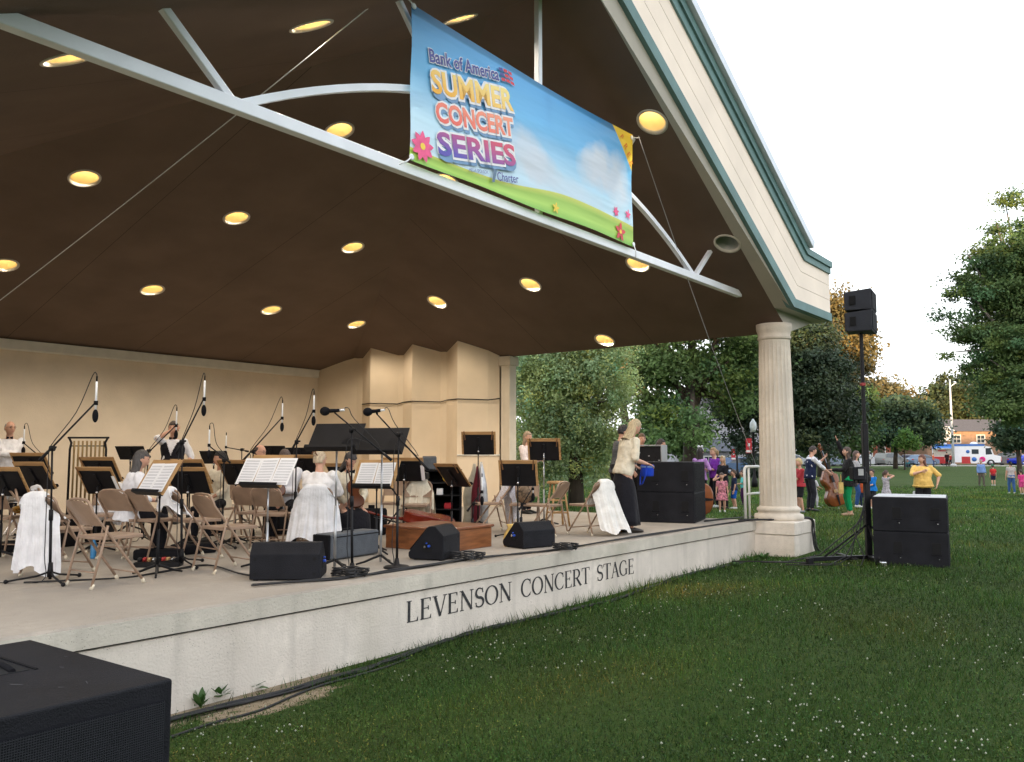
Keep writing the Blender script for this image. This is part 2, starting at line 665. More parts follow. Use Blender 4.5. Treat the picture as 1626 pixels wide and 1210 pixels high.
# --- serif lettering, cut in dark stone along the stage front
def glyph(ch):
    """list of ribbons: (points, widths) in a box of height 1; returns ribbons and advance"""
    T, t, S = 0.135, 0.055, 0.045
    def serif(x, z, w=0.26): return ([(x - w / 2, z), (x + w / 2, z)], [S, S])
    def arc(cx, cz, rx_, rz_, a0, a1, n=18):
        return [(cx + rx_ * math.cos(R(a0 + (a1 - a0) * i / n)), cz + rz_ * math.sin(R(a0 + (a1 - a0) * i / n))) for i in range(n + 1)]
    def aw(pts, cx, rx_):   # thick at the sides, thin at top and bottom
        return [t + (T - t) * min(1, abs(p[0] - cx) / rx_) ** 1.5 for p in pts]
    if ch == 'L': return [([(.14, 0), (.14, 1)], [T, T]), serif(.14, .98), ([(.03, .02), (.56, .02)], [S, S]), ([(.54, 0), (.58, .2)], [.09, .03])], .68
    if ch == 'E': return [([(.14, 0), (.14, 1)], [T, T]), ([(.03, .98), (.54, .98)], [S, S]), ([(.14, .52), (.45, .52)], [S, S]), ([(.03, .02), (.56, .02)], [S, S]), ([(.52, 1), (.54, .82)], [.08, .03]), ([(.54, 0), (.58, .2)], [.09, .03]), ([(.44, .42), (.44, .62)], [.05, .05])], .68
    if ch == 'V': return [([(.10, 1), (.39, 0)], [T, T]), ([(.66, 1), (.40, 0)], [t, t]), serif(.1, .98), serif(.66, .98, .22)], .78
    if ch == 'N': return [([(.14, 0), (.14, 1)], [t, t]), ([(.12, 1), (.70, 0)], [T, T]), ([(.70, 0), (.70, 1)], [t, t]), serif(.14, .02, .22), serif(.10, .98, .2), serif(.70, .98, .22)], .86
    if ch == 'O':
        p = arc(.43, .5, .36, .48, 0, 360, 34)
        return [(p, aw(p, .43, .36))], .90
    if ch == 'C':
        p = arc(.43, .5, .36, .48, 48, 312, 26)
        return [(p, aw(p, .43, .36)), ([(.68, .98), (.69, .70)], [.03, .07]), ([(.66, .14), (.74, .26)], [.05, .02])], .80
    if ch == 'G':
        p = arc(.43, .5, .36, .48, 48, 312, 26)
        return [(p, aw(p, .43, .36)), ([(.68, .98), (.69, .70)], [.03, .07]), ([(.70, .05), (.70, .42)], [T, T]), serif(.70, .42, .26)], .88
    if ch == 'S':
        p = arc(.31, .74, .21, .24, 30, 265, 14) + arc(.31, .26, .23, .24, 85, -150, 14)
        return [(p, [.05 + .09 * math.sin(math.pi * min(1, max(0, (i - 2) / (len(p) - 5)))) for i in range(len(p))]), ([(.49, .98), (.51, .74)], [.03, .07]), ([(.10, .26), (.12, .02)], [.07, .03])], .62
    if ch == 'R':
        p = [(.14, .98)] + arc(.34, .73, .24, .25, 90, -90, 12) + [(.14, .48)]
        return [([(.14, 0), (.14, 1)], [T, T]), serif(.14, .02), (p, [t] + [t + (T - t) * max(0, math.cos(R(90 - 180 * i / 12))) for i in range(13)] + [t]), ([(.34, .48), (.70, 0)], [T, T]), serif(.72, .02, .14), serif(.08, .98, .16)], .78
    if ch == 'T': return [([(.36, 0), (.36, 1)], [T, T]), serif(.36, .02), ([(.04, .98), (.68, .98)], [S, S]), ([(.05, 1), (.03, .8)], [.08, .03]), ([(.67, 1), (.69, .8)], [.08, .03])], .74
    if ch == 'A': return [([(.38, 1), (.08, 0)], [t, t]), ([(.37, 1), (.68, 0)], [T, T]), ([(.20, .36), (.56, .36)], [S, S]), serif(.08, .02, .2), serif(.68, .02, .24)], .78
    return [], .42

def letter_row(text, s0, s1, z0, h, y):
    adv = [glyph(c)[1] for c in text]
    tot = sum(adv)
    kx = (s1 - s0) / tot
    mb, x = MB(), s0
    j = 0
    for c, a in zip(text, adv):
        for pts, ws in glyph(c)[0]:
            n = len(pts)
            left, right = [], []
            for i in range(n):
                p0, p1 = pts[max(0, i - 1)], pts[min(n - 1, i + 1)]
                dx, dz = p1[0] - p0[0], p1[1] - p0[1]
                l = math.hypot(dx, dz) or 1
                nx, nz = -dz / l * ws[i] / 2, dx / l * ws[i] / 2
                left.append((x + (pts[i][0] + nx) * kx, z0 + (pts[i][1] + nz) * h))
                right.append((x + (pts[i][0] - nx) * kx, z0 + (pts[i][1] - nz) * h))
            j += 1
            dy = y - 0.0004 * (j % 5)
            for i in range(n - 1):
                q = [left[i], left[i + 1], right[i + 1], right[i]]
                mb.add([(a_, dy, b_) for a_, b_ in q], [(0, 1, 2, 3)])
        x += a * kx
    return mb
for word, sa, sb in (('LEVENSON', -2.21, -.53), ('CONCERT', -.37, 1.09), ('STAGE', 1.25, 2.23)):
    part('lettering', letter_row(word, sa, sb, -0.012, 0.205, -0.0025), M_letter, stage)

# --- fluted column on its plinth
COLM = (7.07, -0.25)
mb = MB()
mb.box((COLM[0], COLM[1], 0.335), (1.08, 0.95, 0.23), bev=0.015)
mb.box((COLM[0], COLM[1], -0.235), (1.05, 0.92, 0.90), bev=0.01)
colp = None
mbs = MB()
K = 96
rings = []
for i in range(13):
    t = i / 12
    z = 0.70 + 3.02 * t
    r0 = 0.322 - 0.045 * t ** 1.6
    ring_ = []
    for k in range(K):
        a = 2 * math.pi * k / K
        fl = abs(math.sin(a * 12)) ** 0.6
        rr = r0 * (1 - 0.05 * fl * (1 if 0 < i < 12 else 0.1))
        ring_.append(V((COLM[0] + rr * math.cos(a), COLM[1] + rr * math.sin(a), z)))
    rings.append(ring_)
mbs.loft(rings, caps=True, smooth=False)
shaft = part('column', mbs, M_column, PAV)
part('plinth', mb, M_wallcon, shaft)
mb = MB()
mb.lathe([(0.0, .45), (.43, .45), (.435, .50), (.425, .55), (.37, .565), (.36, .60), (.385, .62), (.385, .66), (.35, .68), (.335, .70), (0, .70)], (COLM[0], COLM[1], 0), 40)
part('base', mb, M_column, shaft)
mb = MB()
mb.lathe([(0, 3.72), (.278, 3.72), (.30, 3.74), (.30, 3.78), (.285, 3.80), (.295, 3.86), (.315, 3.91), (.32, 3.95), (.32, 4.02), (0, 4.02)], (COLM[0], COLM[1], 0), 40)
part('capital', mb, M_column, shaft)

# --- ceiling: three planes of a hipped vault, with the round holes of the lamps cut in
def zR(s, n): return 7.328 - 0.47 * abs(s)
def zB(s, n): return 7.575 - 0.314 * n
HIP = lambda n: (n - 0.247 / 0.314) * (0.314 / 0.47)
LAMPS = [(-2.91, .74), (-.47, .87), (-5.02, 1.29), (-.06, 3.62), (-2.52, 6.28), (.03, 6.30), (-2.45, 9.07), (.14, 9.09), (2.61, 6.30),
         (2.85, 9.12), (5.28, 9.14), (5.13, 6.42), (5.04, 3.85), (2.19, -.40), (4.79, -.36), (4.93, 1.39), (2.29, 3.58), (7.02, 3.37)]
LR = 0.195
N0H = 0.247 / 0.314
NH = N0H + 7.3 * 0.47 / 0.314
def facet(mb, poly, zf, test):
    vs = [V(p) for p in poly]
    es = [(i, (i + 1) % len(poly)) for i in range(len(poly))]
    holes = [l for l in LAMPS if test(*l)]
    for (s, n) in holes:
        o = len(vs)
        for k in range(28):
            a = 2 * math.pi * k / 28
            vs.append(V((s + LR * math.cos(a), n + LR * math.sin(a))))
            es.append((o + k, o + (k + 1) % 28))
    r = MG.delaunay_2d_cdt([V((p.x, p.y)) for p in vs], es, [], 1, 1e-5)
    cv, ce, cf = r[0], r[1], r[2]
    fs = []
    for f in cf:
        cx = sum(cv[i].x for i in f) / len(f)
        cy = sum(cv[i].y for i in f) / len(f)
        if any(math.hypot(cx - s, cy - n) < LR * 0.97 for s, n in holes):
            continue
        fs.append(list(f))
    mb.add([(p.x, p.y, zf(p.x, p.y)) for p in cv], fs)
def which(s, n):
    if n > 0.79 and abs(s) < HIP(n): return 'B'
    return 'R' if s >= 0 else 'L'
mb = MB()
facet(mb, [(0, -.72), (7.3, -.44), (7.3, NH), (0, N0H)], zR, lambda s, n: which(s, n) == 'R')
facet(mb, [(0, -.72), (0, N0H), (-7.3, NH), (-7.3, -.44)], zR, lambda s, n: which(s, n) == 'L')
facet(mb, [(0, N0H), (7.3, NH), (7.3, 12.1), (-7.3, 12.1), (-7.3, NH)], zB, lambda s, n: which(s, n) == 'B')
for sg in (1, -1):                                         # low edge out to the eaves
    mb.quad((7.3 * sg, -.44, 3.897), (8.62 * sg, -.44, 4.22), (8.62 * sg, 12.1, 4.22), (7.3 * sg, 12.1, 3.897))
ceil_o = part('ceiling', mb, M_ceil, PAV)
# fine board joints of the ceiling
mb = MB()
for sg in (1, -1):
    for n_ in (2.35, 5.0, 7.7):
        s_a = max(0.02, HIP(n_) + .02)
        mb.quad((sg * s_a, n_ - .004, zR(s_a, 0) - .002), (sg * 7.25, n_ - .004, zR(7.25, 0) - .002), (sg * 7.25, n_ + .004, zR(7.25, 0) - .002), (sg * s_a, n_ + .004, zR(s_a, 0) - .002))
for s_ in (-3.9, -1.3, 1.3, 3.9):
    n_a = abs(s_) / .668 + .8
    mb.quad((s_ - .004, n_a, zB(0, n_a) - .002), (s_ - .004, 11.8, zB(0, 11.8) - .002), (s_ + .004, 11.8, zB(0, 11.8) - .002), (s_ + .004, n_a, zB(0, n_a) - .002))
part('ceiling_joints', mb, M_groove, ceil_o)

# soffit between ceiling and gable board
mb = MB()
def tealz(s): return 4.22 + .521 * (6.53 - s)
for sg in (1, -1):
    a = [(0, -.72, 7.326), (sg * 6.57, -.46, 4.24), (sg * 8.62, -.46, 4.225)]
    b = [(0, -.76, tealz(0)), (sg * 6.53, -.76, 4.222), (sg * 8.62, -.76, 4.222)]
    mb.quad(a[0], a[1], b[1], b[0]); mb.quad(a[1], a[2], b[2], b[1])
    mb.poly([(sg * 6.57, -.458, 4.24), (sg * 7.3, -.458, 3.897), (sg * 8.62, -.458, 4.222)])
part('soffit', mb, M_soffit, PAV)

def band(f0, f1, n0, n1, ear=True, smax=8.65):
    def line(f):
        sm, zm = 6.53 + .79 * f, 4.22 + 1.19 * f
        za = zm + .521 * sm
        r = [(0, za), (sm, zm)]
        if ear: r.append((smax, 4.225 + 1.175 * f))
        return [(-x, z) for x, z in r[:0:-1]] + r
    o = MB()
    o.prism(line(f0) + line(f1)[::-1], n1 - n0, MX.Translation((0, (n0 + n1) / 2, 0)))
    return o
fas = part('gable_fascia', band(.13, .355, -.80, -.70), M_fascia, PAV)
mb = band(.362, .60, -.80, -.70); part('fascia_board', mb, M_fascia, fas)
mb = band(.607, .80, -.80, -.70); part('fascia_board', mb, M_fascia, fas)
part('fascia_backing', band(.02, .98, -.785, -.62), M_groove, fas)
part('teal_trim', band(0, .13, -.83, -.69), M_teal, fas)
part('teal_trim', band(.80, .90, -.835, -.65), M_teal, fas)
part('teal_trim', band(.90, 1.0, -.87, -.60), M_teal, fas)
part('roof_edge', band(1.0, 1.10, -.95, -.50, ear=False), M_roofmetal, PAV)
# roof over it all
mb = MB()
sec = [(8.7, 5.40), (7.3, 5.43), (0, 9.36)]
pr = [(-x, z) for x, z in sec[:2]] + sec[::-1]
lw = [(8.7, 5.30), (7.35, 5.32), (0, 9.2)]
mb.prism(pr + lw + [(-x, z) for x, z in lw[1::-1]], 13.2, MX.Translation((0, 6.0, 0)))
mb.box((8.66, 5.9, 4.82), (.06, 13.2, 1.2)); mb.box((-8.66, 5.9, 4.82), (.06, 13.2, 1.2)); mb.box((0, 12.55, 4.7), (17.2, .1, 1.5))
part('roof', mb, M_roofmetal, PAV)

# --- truss of white square tube
def bar(mb, a, b, w, h):
    a, b = V(a), V(b)
    d = (b - a)
    x = d.normalized()
    y = V((0, 1, 0))
    z = x.cross(y).normalized()
    m = MX((x, y, z)).transposed()
    mb.box((a + b) / 2, (d.length, w, h), m, bev=.006)
TR = part('tie_beam', (lambda m: (bar(m, (-6.15, 0, 4.475), (6.10, 0, 4.475), .10, .112), m)[1])(MB()), M_truss, PAV)
mb = MB(); mb.box((0, 0, 5.92), (.075, .075, 2.78), bev=.006); part('king_post', mb, M_truss, TR)
for sg in (1, -1):
    mb = MB(); bar(mb, (sg * 4.30, 0, 4.5), (sg * 4.95, 0, 5.06), .07, .07); part('brace', mb, M_truss, TR)
    mb = MB(); bar(mb, (sg * 1.72, .02, 5.46), (sg * 2.42, .02, 6.25), .06, .06); part('brace', mb, M_truss, TR)
mb = MB()
arc = [(s_, 0, 5.65 - .0645 * s_ * s_) for s_ in np.linspace(-4.25, 4.25, 33)]
rr = []
for i, p in enumerate(arc):
    tz = -.129 * p[0]
    nrm = V((-tz, 0, 1)).normalized()
    c = V(p)
    rr.append([c + nrm * .034 + V((0, -.034, 0)), c + nrm * .034 + V((0, .034, 0)), c - nrm * .034 + V((0, .034, 0)), c - nrm * .034 + V((0, -.034, 0))])
mb.loft(rr, True, False)
part('arch', mb, M_truss, TR)

# --- back wall and pleated side walls
mb = MB(); mb.box((0, 12.01, 2.2), (13.2, .3, 3.5)); bw = part('back_wall', mb, M_stucco, PAV)
mb = MB(); mb.box((0, 11.80, 3.74), (12.7, .12, .17), bev=.02); mb.box((0, 11.83, 3.83), (12.7, .2, .05)); part('cornice', mb, mat('pale_cornice', (.62, .60, .54), rough=.7, var=.06), bw)
PLEAT = [(6.38, 11.9), (6.53, 11.46), (6.78, 10.76), (6.80, 10.57), (6.42, 9.87), (6.82, 9.30), (6.84, 9.12), (6.46, 8.45), (6.86, 7.89), (6.88, 7.70), (6.51, 7.04), (6.98, 6.51), (7.22, 6.36)]
def pleat(sg):
    m = MB()
    zt = lambda s, n: min(zR(s, n), zB(s, n)) + .03
    inn = [(sg * s, n) for s, n in PLEAT]
    out = [(sg * (7.45), n) for s, n in PLEAT]
    for (a, b, c, d) in zip(inn[:-1], inn[1:], out[:-1], out[1:]):
        m.quad((a[0], a[1], .45), (b[0], b[1], .45), (b[0], b[1], zt(*b)), (a[0], a[1], zt(*a)))
        m.quad((c[0], c[1], .45), (d[0], d[1], .45), (d[0], d[1], 3.9), (c[0], c[1], 3.9))
    return m
for sg in (1, -1):
    sw = part('side_wall', pleat(sg), M_panel, PAV)
    if sg > 0:
        mb = MB()
        mb.box((7.36, 6.2, 2.16), (.26, .26, 3.46), bev=.01)
        mb.box((7.36, 6.2, 3.80), (.34, .34, .22), bev=.01)
        part('pillar', mb, mat('pillar_paint', (.60, .53, .42), rough=.8, var=.05), sw)
        mb = MB()
        def along(i, j, z, e=.012, r=.014):
            a, b = PLEAT[i], PLEAT[j]
            mb.tube([(a[0] - e, a[1] - e, z), (b[0] - e, b[1] - e, z)], r, 6)
        along(10, 11, 1.62, r=.02); along(11, 12, 1.62, r=.02)
        part('rail_trim', mb, mat('white_trim', (.7, .68, .62)), sw)
mb = MB()
mb.tube([(s - .03, n - .03, 2.93 - .02 * (i % 3)) for i, (s, n) in enumerate(PLEAT[3:])], .013, 6)
solo('wall_cable', mb, M_black, 'thin dark cable strung across the pleated beige side wall', 'cable', W(0, 0, 0), RZ)

# --- recessed ceiling lamps
M_reflector = mat('warm_reflector', (0.72, 0.58, 0.31), rough=.5, var=.03)
M_trimring = mat('lamp_trim_ring', (.55, .52, .46), rough=.5)
M_bulb = mat('lit_bulb', (1, .9, .7), emit=(1, .84, .56), es=2.9)
M_bulboff = mat('unlit_lamp_glass', (.30, .32, .30), rough=.3)
LIGHT0 = None
LROW = ['over the left end of the tie beam', ]
lamp_names = ['round ceiling lamp cut thin by the slope above the upper left brace', 'big round ceiling lamp beside the top left of the banner', 'ceiling lamp half hidden by the left part of the tie beam',
 'ceiling lamp just above the tie beam near the arch foot', 'large ceiling lamp nearest the white guy wire on the left', 'ceiling lamp below the middle of the tie beam on the rear slope', 'ceiling lamp cut by the left edge of the picture',
 'ceiling lamp in the second row above the tubular bells', 'ceiling lamp right of the middle in the front rear-slope row', 'ceiling lamp in the row nearest the back wall, its middle one',
 'ceiling lamp above the corner of the pleated wall', 'ceiling lamp over the pleated wall on the right slope', 'ceiling lamp on the right slope under the banner', 'bright white ceiling lamp close to the gable edge',
 'unlit grey ceiling lamp near the lower end of the gable', 'ceiling lamp half covered by the tie beam under the banner corner', 'ceiling lamp peeping over the tie beam below the banner', 'small ceiling lamp at the eaves over the open side of the stage']
for (s, n), lb in zip(LAMPS, lamp_names):
    off = lb.startswith('unlit')
    wq = which(s, n)
    zf = (lambda a, b: zB(a, b)) if wq == 'B' else zR
    z0 = zf(s, n)
    t = thing('ceiling_lamp', lb, 'ceiling lamp', W(s, n, z0), RZ, 'round lamps recessed in the pavilion ceiling')
    K = 28
    cs = [(math.cos(2 * math.pi * k / K), math.sin(2 * math.pi * k / K)) for k in range(K)]
    rel = lambda a, b: zf(s + a, n + b) - z0
    mb = MB()
    mb.loft([[V((c * LR * .93, d * LR * .93, rel(c * LR * .93, d * LR * .93) + .02)) for c, d in cs], [V((c * LR * .97, d * LR * .97, rel(c * LR, d * LR) - .012)) for c, d in cs], [V((c * LR * 1.13, d * LR * 1.13, rel(c * LR * 1.13, d * LR * 1.13) - .010)) for c, d in cs], [V((c * LR * 1.14, d * LR * 1.14, rel(c * LR * 1.14, d * LR * 1.14) + .004)) for c, d in cs]], caps=False)
    part('trim_ring', mb, M_trimring, t)
    mb = MB()
    top = .30
    mb.loft([[V((c * LR, d * LR, rel(c * LR, d * LR) + .0)) for c, d in cs], [V((c * LR * .92, d * LR * .92, top * .5 + rel(c * LR, d * LR) * .3)) for c, d in cs], [V((c * LR * .6, d * LR * .6, top)) for c, d in cs], [V((c * .002, d * .002, top + .01)) for c, d in cs]], caps=False)
    part('reflector', mb, M_bulboff if off else M_reflector, t)
    mb = MB(); mb.ball((0, 0, top - .05), (.075, .075, .06), 12, 8)
    part('bulb', mb, M_bulboff if off else M_bulb, t)
    if not off:
        ld = LIGHT0
        if ld is None:
            LIGHT0 = ld = bpy.data.lights.new('lamp_light', 'SPOT')
            ld.energy = 24
            ld.spot_size = R(140)
            ld.spot_blend = .5
            ld.color = (1, .86, .68)
            ld.shadow_soft_size = .05
        if s == 2.19:
            ld = ld.copy()
            ld.energy = 8
            ld.spot_size = R(70)
        lo_ = bpy.data.objects.new('lamp_light', ld)
        COL.objects.link(lo_)
        lo_.parent = t
        lo_.location = (0, 0, .008)
# ================================================================ BANNER AND WIRES
def nodes_math(t, op, a, b=None, c=None, clamp=False):
    n = t.nodes.new('ShaderNodeMath')
    n.operation = op
    n.use_clamp = clamp
    for i, s in enumerate((a, b, c)):
        if s is None: continue
        if isinstance(s, (int, float)): n.inputs[i].default_value = s
        else: t.links.new(s, n.inputs[i])
    return n.outputs[0]

def ramp(t, fac, stops):
    n = t.nodes.new('ShaderNodeValToRGB')
    e = n.color_ramp.elements
    while len(e) < len(stops): e.new(0.5)
    for el, (p, c) in zip(e, stops):
        el.position = p
        el.color = (*c, 1)
    t.links.new(fac, n.inputs[0])
    return n.outputs[0]

def cmix(t, fac, a, b):
    x = t.nodes.new('ShaderNodeMix')
    x.data_type = 'RGBA'
    for i, s in ((0, fac), (6, a), (7, b)):
        if isinstance(s, (tuple, float, int)): x.inputs[i].default_value = s
        else: t.links.new(s, x.inputs[i])
    return x.outputs[2]

BX0, BX1, BZ0, BZ1 = -2.355, 2.11, 4.53, 6.15
def banner_material():
    m = bpy.data.materials.new('printed_banner_vinyl')
    m.use_nodes = True
    t = m.node_tree
    b = t.nodes['Principled BSDF']
    b.inputs['Roughness'].default_value = 0.45
    tc = t.nodes.new('ShaderNodeTexCoord')
    sp = t.nodes.new('ShaderNodeSeparateXYZ')
    t.links.new(tc.outputs['Object'], sp.inputs[0])
    u = nodes_math(t, 'DIVIDE', nodes_math(t, 'SUBTRACT', sp.outputs[0], BX0), BX1 - BX0)
    w = nodes_math(t, 'DIVIDE', nodes_math(t, 'SUBTRACT', sp.outputs[2], BZ0 - 5.3), BZ1 - BZ0)
    sky_ = ramp(t, w, [(0, (.62, .80, .93)), (.3, (.50, .75, .92)), (.62, (.15, .48, .82)), (.93, (.10, .38, .76)), (.945, (.03, .20, .42)), (1, (.02, .15, .34))])
    n = t.nodes.new('ShaderNodeTexNoise')
    n.inputs['Scale'].default_value = 2.6
    n.inputs['Detail'].default_value = 6
    t.links.new(tc.outputs['Object'], n.inputs['Vector'])
    wob = nodes_math(t, 'MULTIPLY', nodes_math(t, 'SUBTRACT', n.outputs[0], .5), 1.6)
    col = sky_
    for (cu, cw, ru, rw, k) in [(.80, .56, .09, .22, 1.0), (.90, .52, .09, .25, .9), (.74, .50, .06, .16, .7), (.43, .40, .10, .20, .8), (.50, .33, .10, .14, .7), (.62, .25, .2, .12, .45)]:
        du = nodes_math(t, 'DIVIDE', nodes_math(t, 'SUBTRACT', u, cu), ru)
        dw = nodes_math(t, 'DIVIDE', nodes_math(t, 'SUBTRACT', w, cw), rw)
        r2 = nodes_math(t, 'ADD', nodes_math(t, 'MULTIPLY', du, du), nodes_math(t, 'MULTIPLY', dw, dw))
        f = nodes_math(t, 'MULTIPLY', nodes_math(t, 'SUBTRACT', nodes_math(t, 'ADD', 1.15, wob), r2, clamp=True), k, clamp=True)
        col = cmix(t, f, col, (.60, .68, .78, 1))
    # meadow
    g = nodes_math(t, 'DIVIDE', nodes_math(t, 'SUBTRACT', u, .66), .26)
    hump = nodes_math(t, 'POWER', 2.718, nodes_math(t, 'MULTIPLY', nodes_math(t, 'MULTIPLY', g, g), -1))
    g2 = nodes_math(t, 'DIVIDE', nodes_math(t, 'SUBTRACT', u, 1.0), .2)
    hump2 = nodes_math(t, 'POWER', 2.718, nodes_math(t, 'MULTIPLY', nodes_math(t, 'MULTIPLY', g2, g2), -1))
    top = nodes_math(t, 'ADD', nodes_math(t, 'ADD', .085, nodes_math(t, 'MULTIPLY', hump, .12)), nodes_math(t, 'MULTIPLY', hump2, .07))
    gt = nodes_math(t, 'DIVIDE', w, top)
    green = ramp(t, gt, [(0, (.22, .52, .08)), (.35, (.42, .68, .12)), (.7, (.30, .52, .07)), (1, (.62, .66, .12))])
    col = cmix(t, nodes_math(t, 'MULTIPLY', nodes_math(t, 'SUBTRACT', 1.0, gt), 30, clamp=True), col, green)
    # yellow printed corner
    yc = nodes_math(t, 'SUBTRACT', nodes_math(t, 'ADD', nodes_math(t, 'MULTIPLY', nodes_math(t, 'SUBTRACT', u, 1), 2.7), w), .655)
    col = cmix(t, nodes_math(t, 'MULTIPLY', yc, 60, clamp=True), col, (.80, .58, .05, 1))
    t.links.new(col, b.inputs['Base Color'])
    wv = t.nodes.new('ShaderNodeTexNoise')
    wv.inputs['Scale'].default_value = 1.6
    mp = t.nodes.new('ShaderNodeMapping')
    mp.inputs['Rotation'].default_value = (0, R(35), 0)
    mp.inputs['Scale'].default_value = (.5, 1, 3.2)
    t.links.new(tc.outputs['Object'], mp.inputs[0])
    t.links.new(mp.outputs[0], wv.inputs['Vector'])
    bp = t.nodes.new('ShaderNodeBump')
    bp.inputs['Strength'].default_value = 0.5
    bp.inputs['Distance'].default_value = 0.05
    t.links.new(wv.outputs[0], bp.inputs['Height'])
    t.links.new(bp.outputs[0], b.inputs['Normal'])
    tr = t.nodes.new('ShaderNodeBsdfTranslucent')
    t.links.new(col, tr.inputs['Color'])
    ms = t.nodes.new('ShaderNodeMixShader')
    ms.inputs[0].default_value = .12
    t.links.new(b.outputs[0], ms.inputs[1]); t.links.new(tr.outputs[0], ms.inputs[2])
    t.links.new(ms.outputs[0], t.nodes['Material Output'].inputs['Surface'])
    return m

BN = thing('banner', 'printed concert banner with blue sky, meadow and bright lettering hung in the gable', 'banner', W(0, -.13, 5.3), RZ)
zb = 5.3
mb = MB()
NX, NZ = 46, 18
vs = []
for j in range(NZ + 1):
    for i in range(NX + 1):
        a, c = i / NX, j / NZ
        sag = .035 * 4 * a * (1 - a) * (1 if c > .5 else -.0) * (c - .5) * 2
        y = .012 + .010 * math.sin(a * 19 + c * 5) * (4 * c * (1 - c)) + .010 * math.sin(a * 7 - c * 9)
        edge = .02 * math.sin(c * math.pi)
        x = BX0 + (BX1 - BX0) * a + edge * (1 - 2 * a) * (abs(1 - 2 * a) ** 6)
        vs.append((x, max(.004, y), BZ0 - zb + (BZ1 - BZ0) * c - sag + (.02 * math.sin(a * math.pi * 2) ** 2 if c == 0 else 0)))
mb.add(vs, [(j * (NX + 1) + i, j * (NX + 1) + i + 1, (j + 1) * (NX + 1) + i + 1, (j + 1) * (NX + 1) + i) for j in range(NZ) for i in range(NX)], True)
cl = part('banner_sheet', mb, banner_material(), BN)
M_bwhite = mat('printed_white', (.80, .80, .82), rough=.5, var=.03)
M_bshade = mat('printed_shade', (.16, .30, .50), rough=.5)
M_bnavy = mat('printed_navy', (.07, .08, .30), rough=.5)
M_bred = mat('printed_red', (.62, .05, .07), rough=.5)
M_bpink = mat('printed_pink', (.80, .10, .26), rough=.5, var=.2, scale=8)
M_byel = mat('printed_yellow', (.85, .62, .06), rough=.5)
def grad_mat(name, z0, z1, lo, hi):
    m = bpy.data.materials.new(name)
    m.use_nodes = True
    t = m.node_tree
    b = t.nodes['Principled BSDF']
    b.inputs['Roughness'].default_value = .5
    tc = t.nodes.new('ShaderNodeTexCoord')
    sp = t.nodes.new('ShaderNodeSeparateXYZ')
    t.links.new(tc.outputs['Generated'], sp.inputs[0])
    t.links.new(ramp(t, sp.outputs[2], [(z0, lo), (z1, hi)]), b.inputs['Base Color'])
    return m
TILT = R(10.3)
def put_text(nm, body, s, z, cap, width, m, off, y, parent=cl):
    size = cap / .70
    t = text_mesh(body, size, off)
    x0 = min(p[0] for p in t.v); x1 = max(p[0] for p in t.v)
    k = width / (x1 - x0 - 2 * 0)
    rot = ry(-TILT)
    t.v = [tuple(rot @ V(((p[0] - x0) * k, 0, p[2])) + V((s, y, z - zb))) for p in t.v]
    return part(nm, t, m, parent)
def row(body, s, z, cap, width, m, e):
    put_text('lettering', body, s + .022, z - .03, cap, width, M_bshade, e * 2.6, -.006)
    put_text('lettering', body, s - .012, z - .004, cap, width + .03, M_bwhite, e * 2.4, -.009)
    put_text('lettering', body, s, z, cap, width, m, e * .7, -.012)
put_text('lettering', 'Bank of America', -2.10, 5.635, .135, 1.18, M_bwhite, .012, -.009)
put_text('lettering', 'Bank of America', -2.09, 5.637, .135, 1.16, M_bnavy, .004, -.012)
row('SUMMER', -2.05, 5.33, .23, 1.40, grad_mat('printed_gold', .1, .9, (.85, .42, .03), (.90, .72, .25)), .014)
row('CONCERT', -1.98, 5.04, .20, 1.33, grad_mat('printed_coral', .1, .9, (.80, .13, .10), (.86, .32, .20)), .013)
row('SERIES', -1.95, 4.70, .23, 1.34, grad_mat('printed_violet', .15, .85, (.09, .07, .42), (.62, .07, .14)), .014)
put_text('lettering', 'MEDIA SPONSOR:', -1.46, 4.648, .038, .33, M_bnavy, 0, -.010)
put_text('lettering', 'Charter', -.975, 4.675, .10, .40, M_bnavy, .001, -.010)
mb = MB()
def flat(pts, y): return [(x, y, z - zb) for x, z in pts]
mb.poly(flat([(-1.06, 4.79), (-.985, 4.80), (-1.03, 4.64), (-1.075, 4.635), (-1.045, 4.765)], -.010))
part('emblem', mb, mat('printed_slate', (.10, .17, .26), rough=.5), cl)
# striped flag emblem after the first line
mb = MB()
for k in range(3):
    for j in range(3):
        a0, a1 = k * .085, k * .085 + .07
        b0, b1 = j * .052, j * .052 + .034
        mb.cur = 0 if (k == 0 and j > 0) else 1
        sh = lambda a, b_: (-.90 + a + b_ * -.5 + .03 * b_, 5.86 + b_ + .28 * a * 1 - a * a * .8)
        mb.poly(flat([sh(a0, b0), sh(a1, b0), sh(a1, b1), sh(a0, b1)], -.010))
part('emblem', mb, [M_bnavy, M_bred], cl)
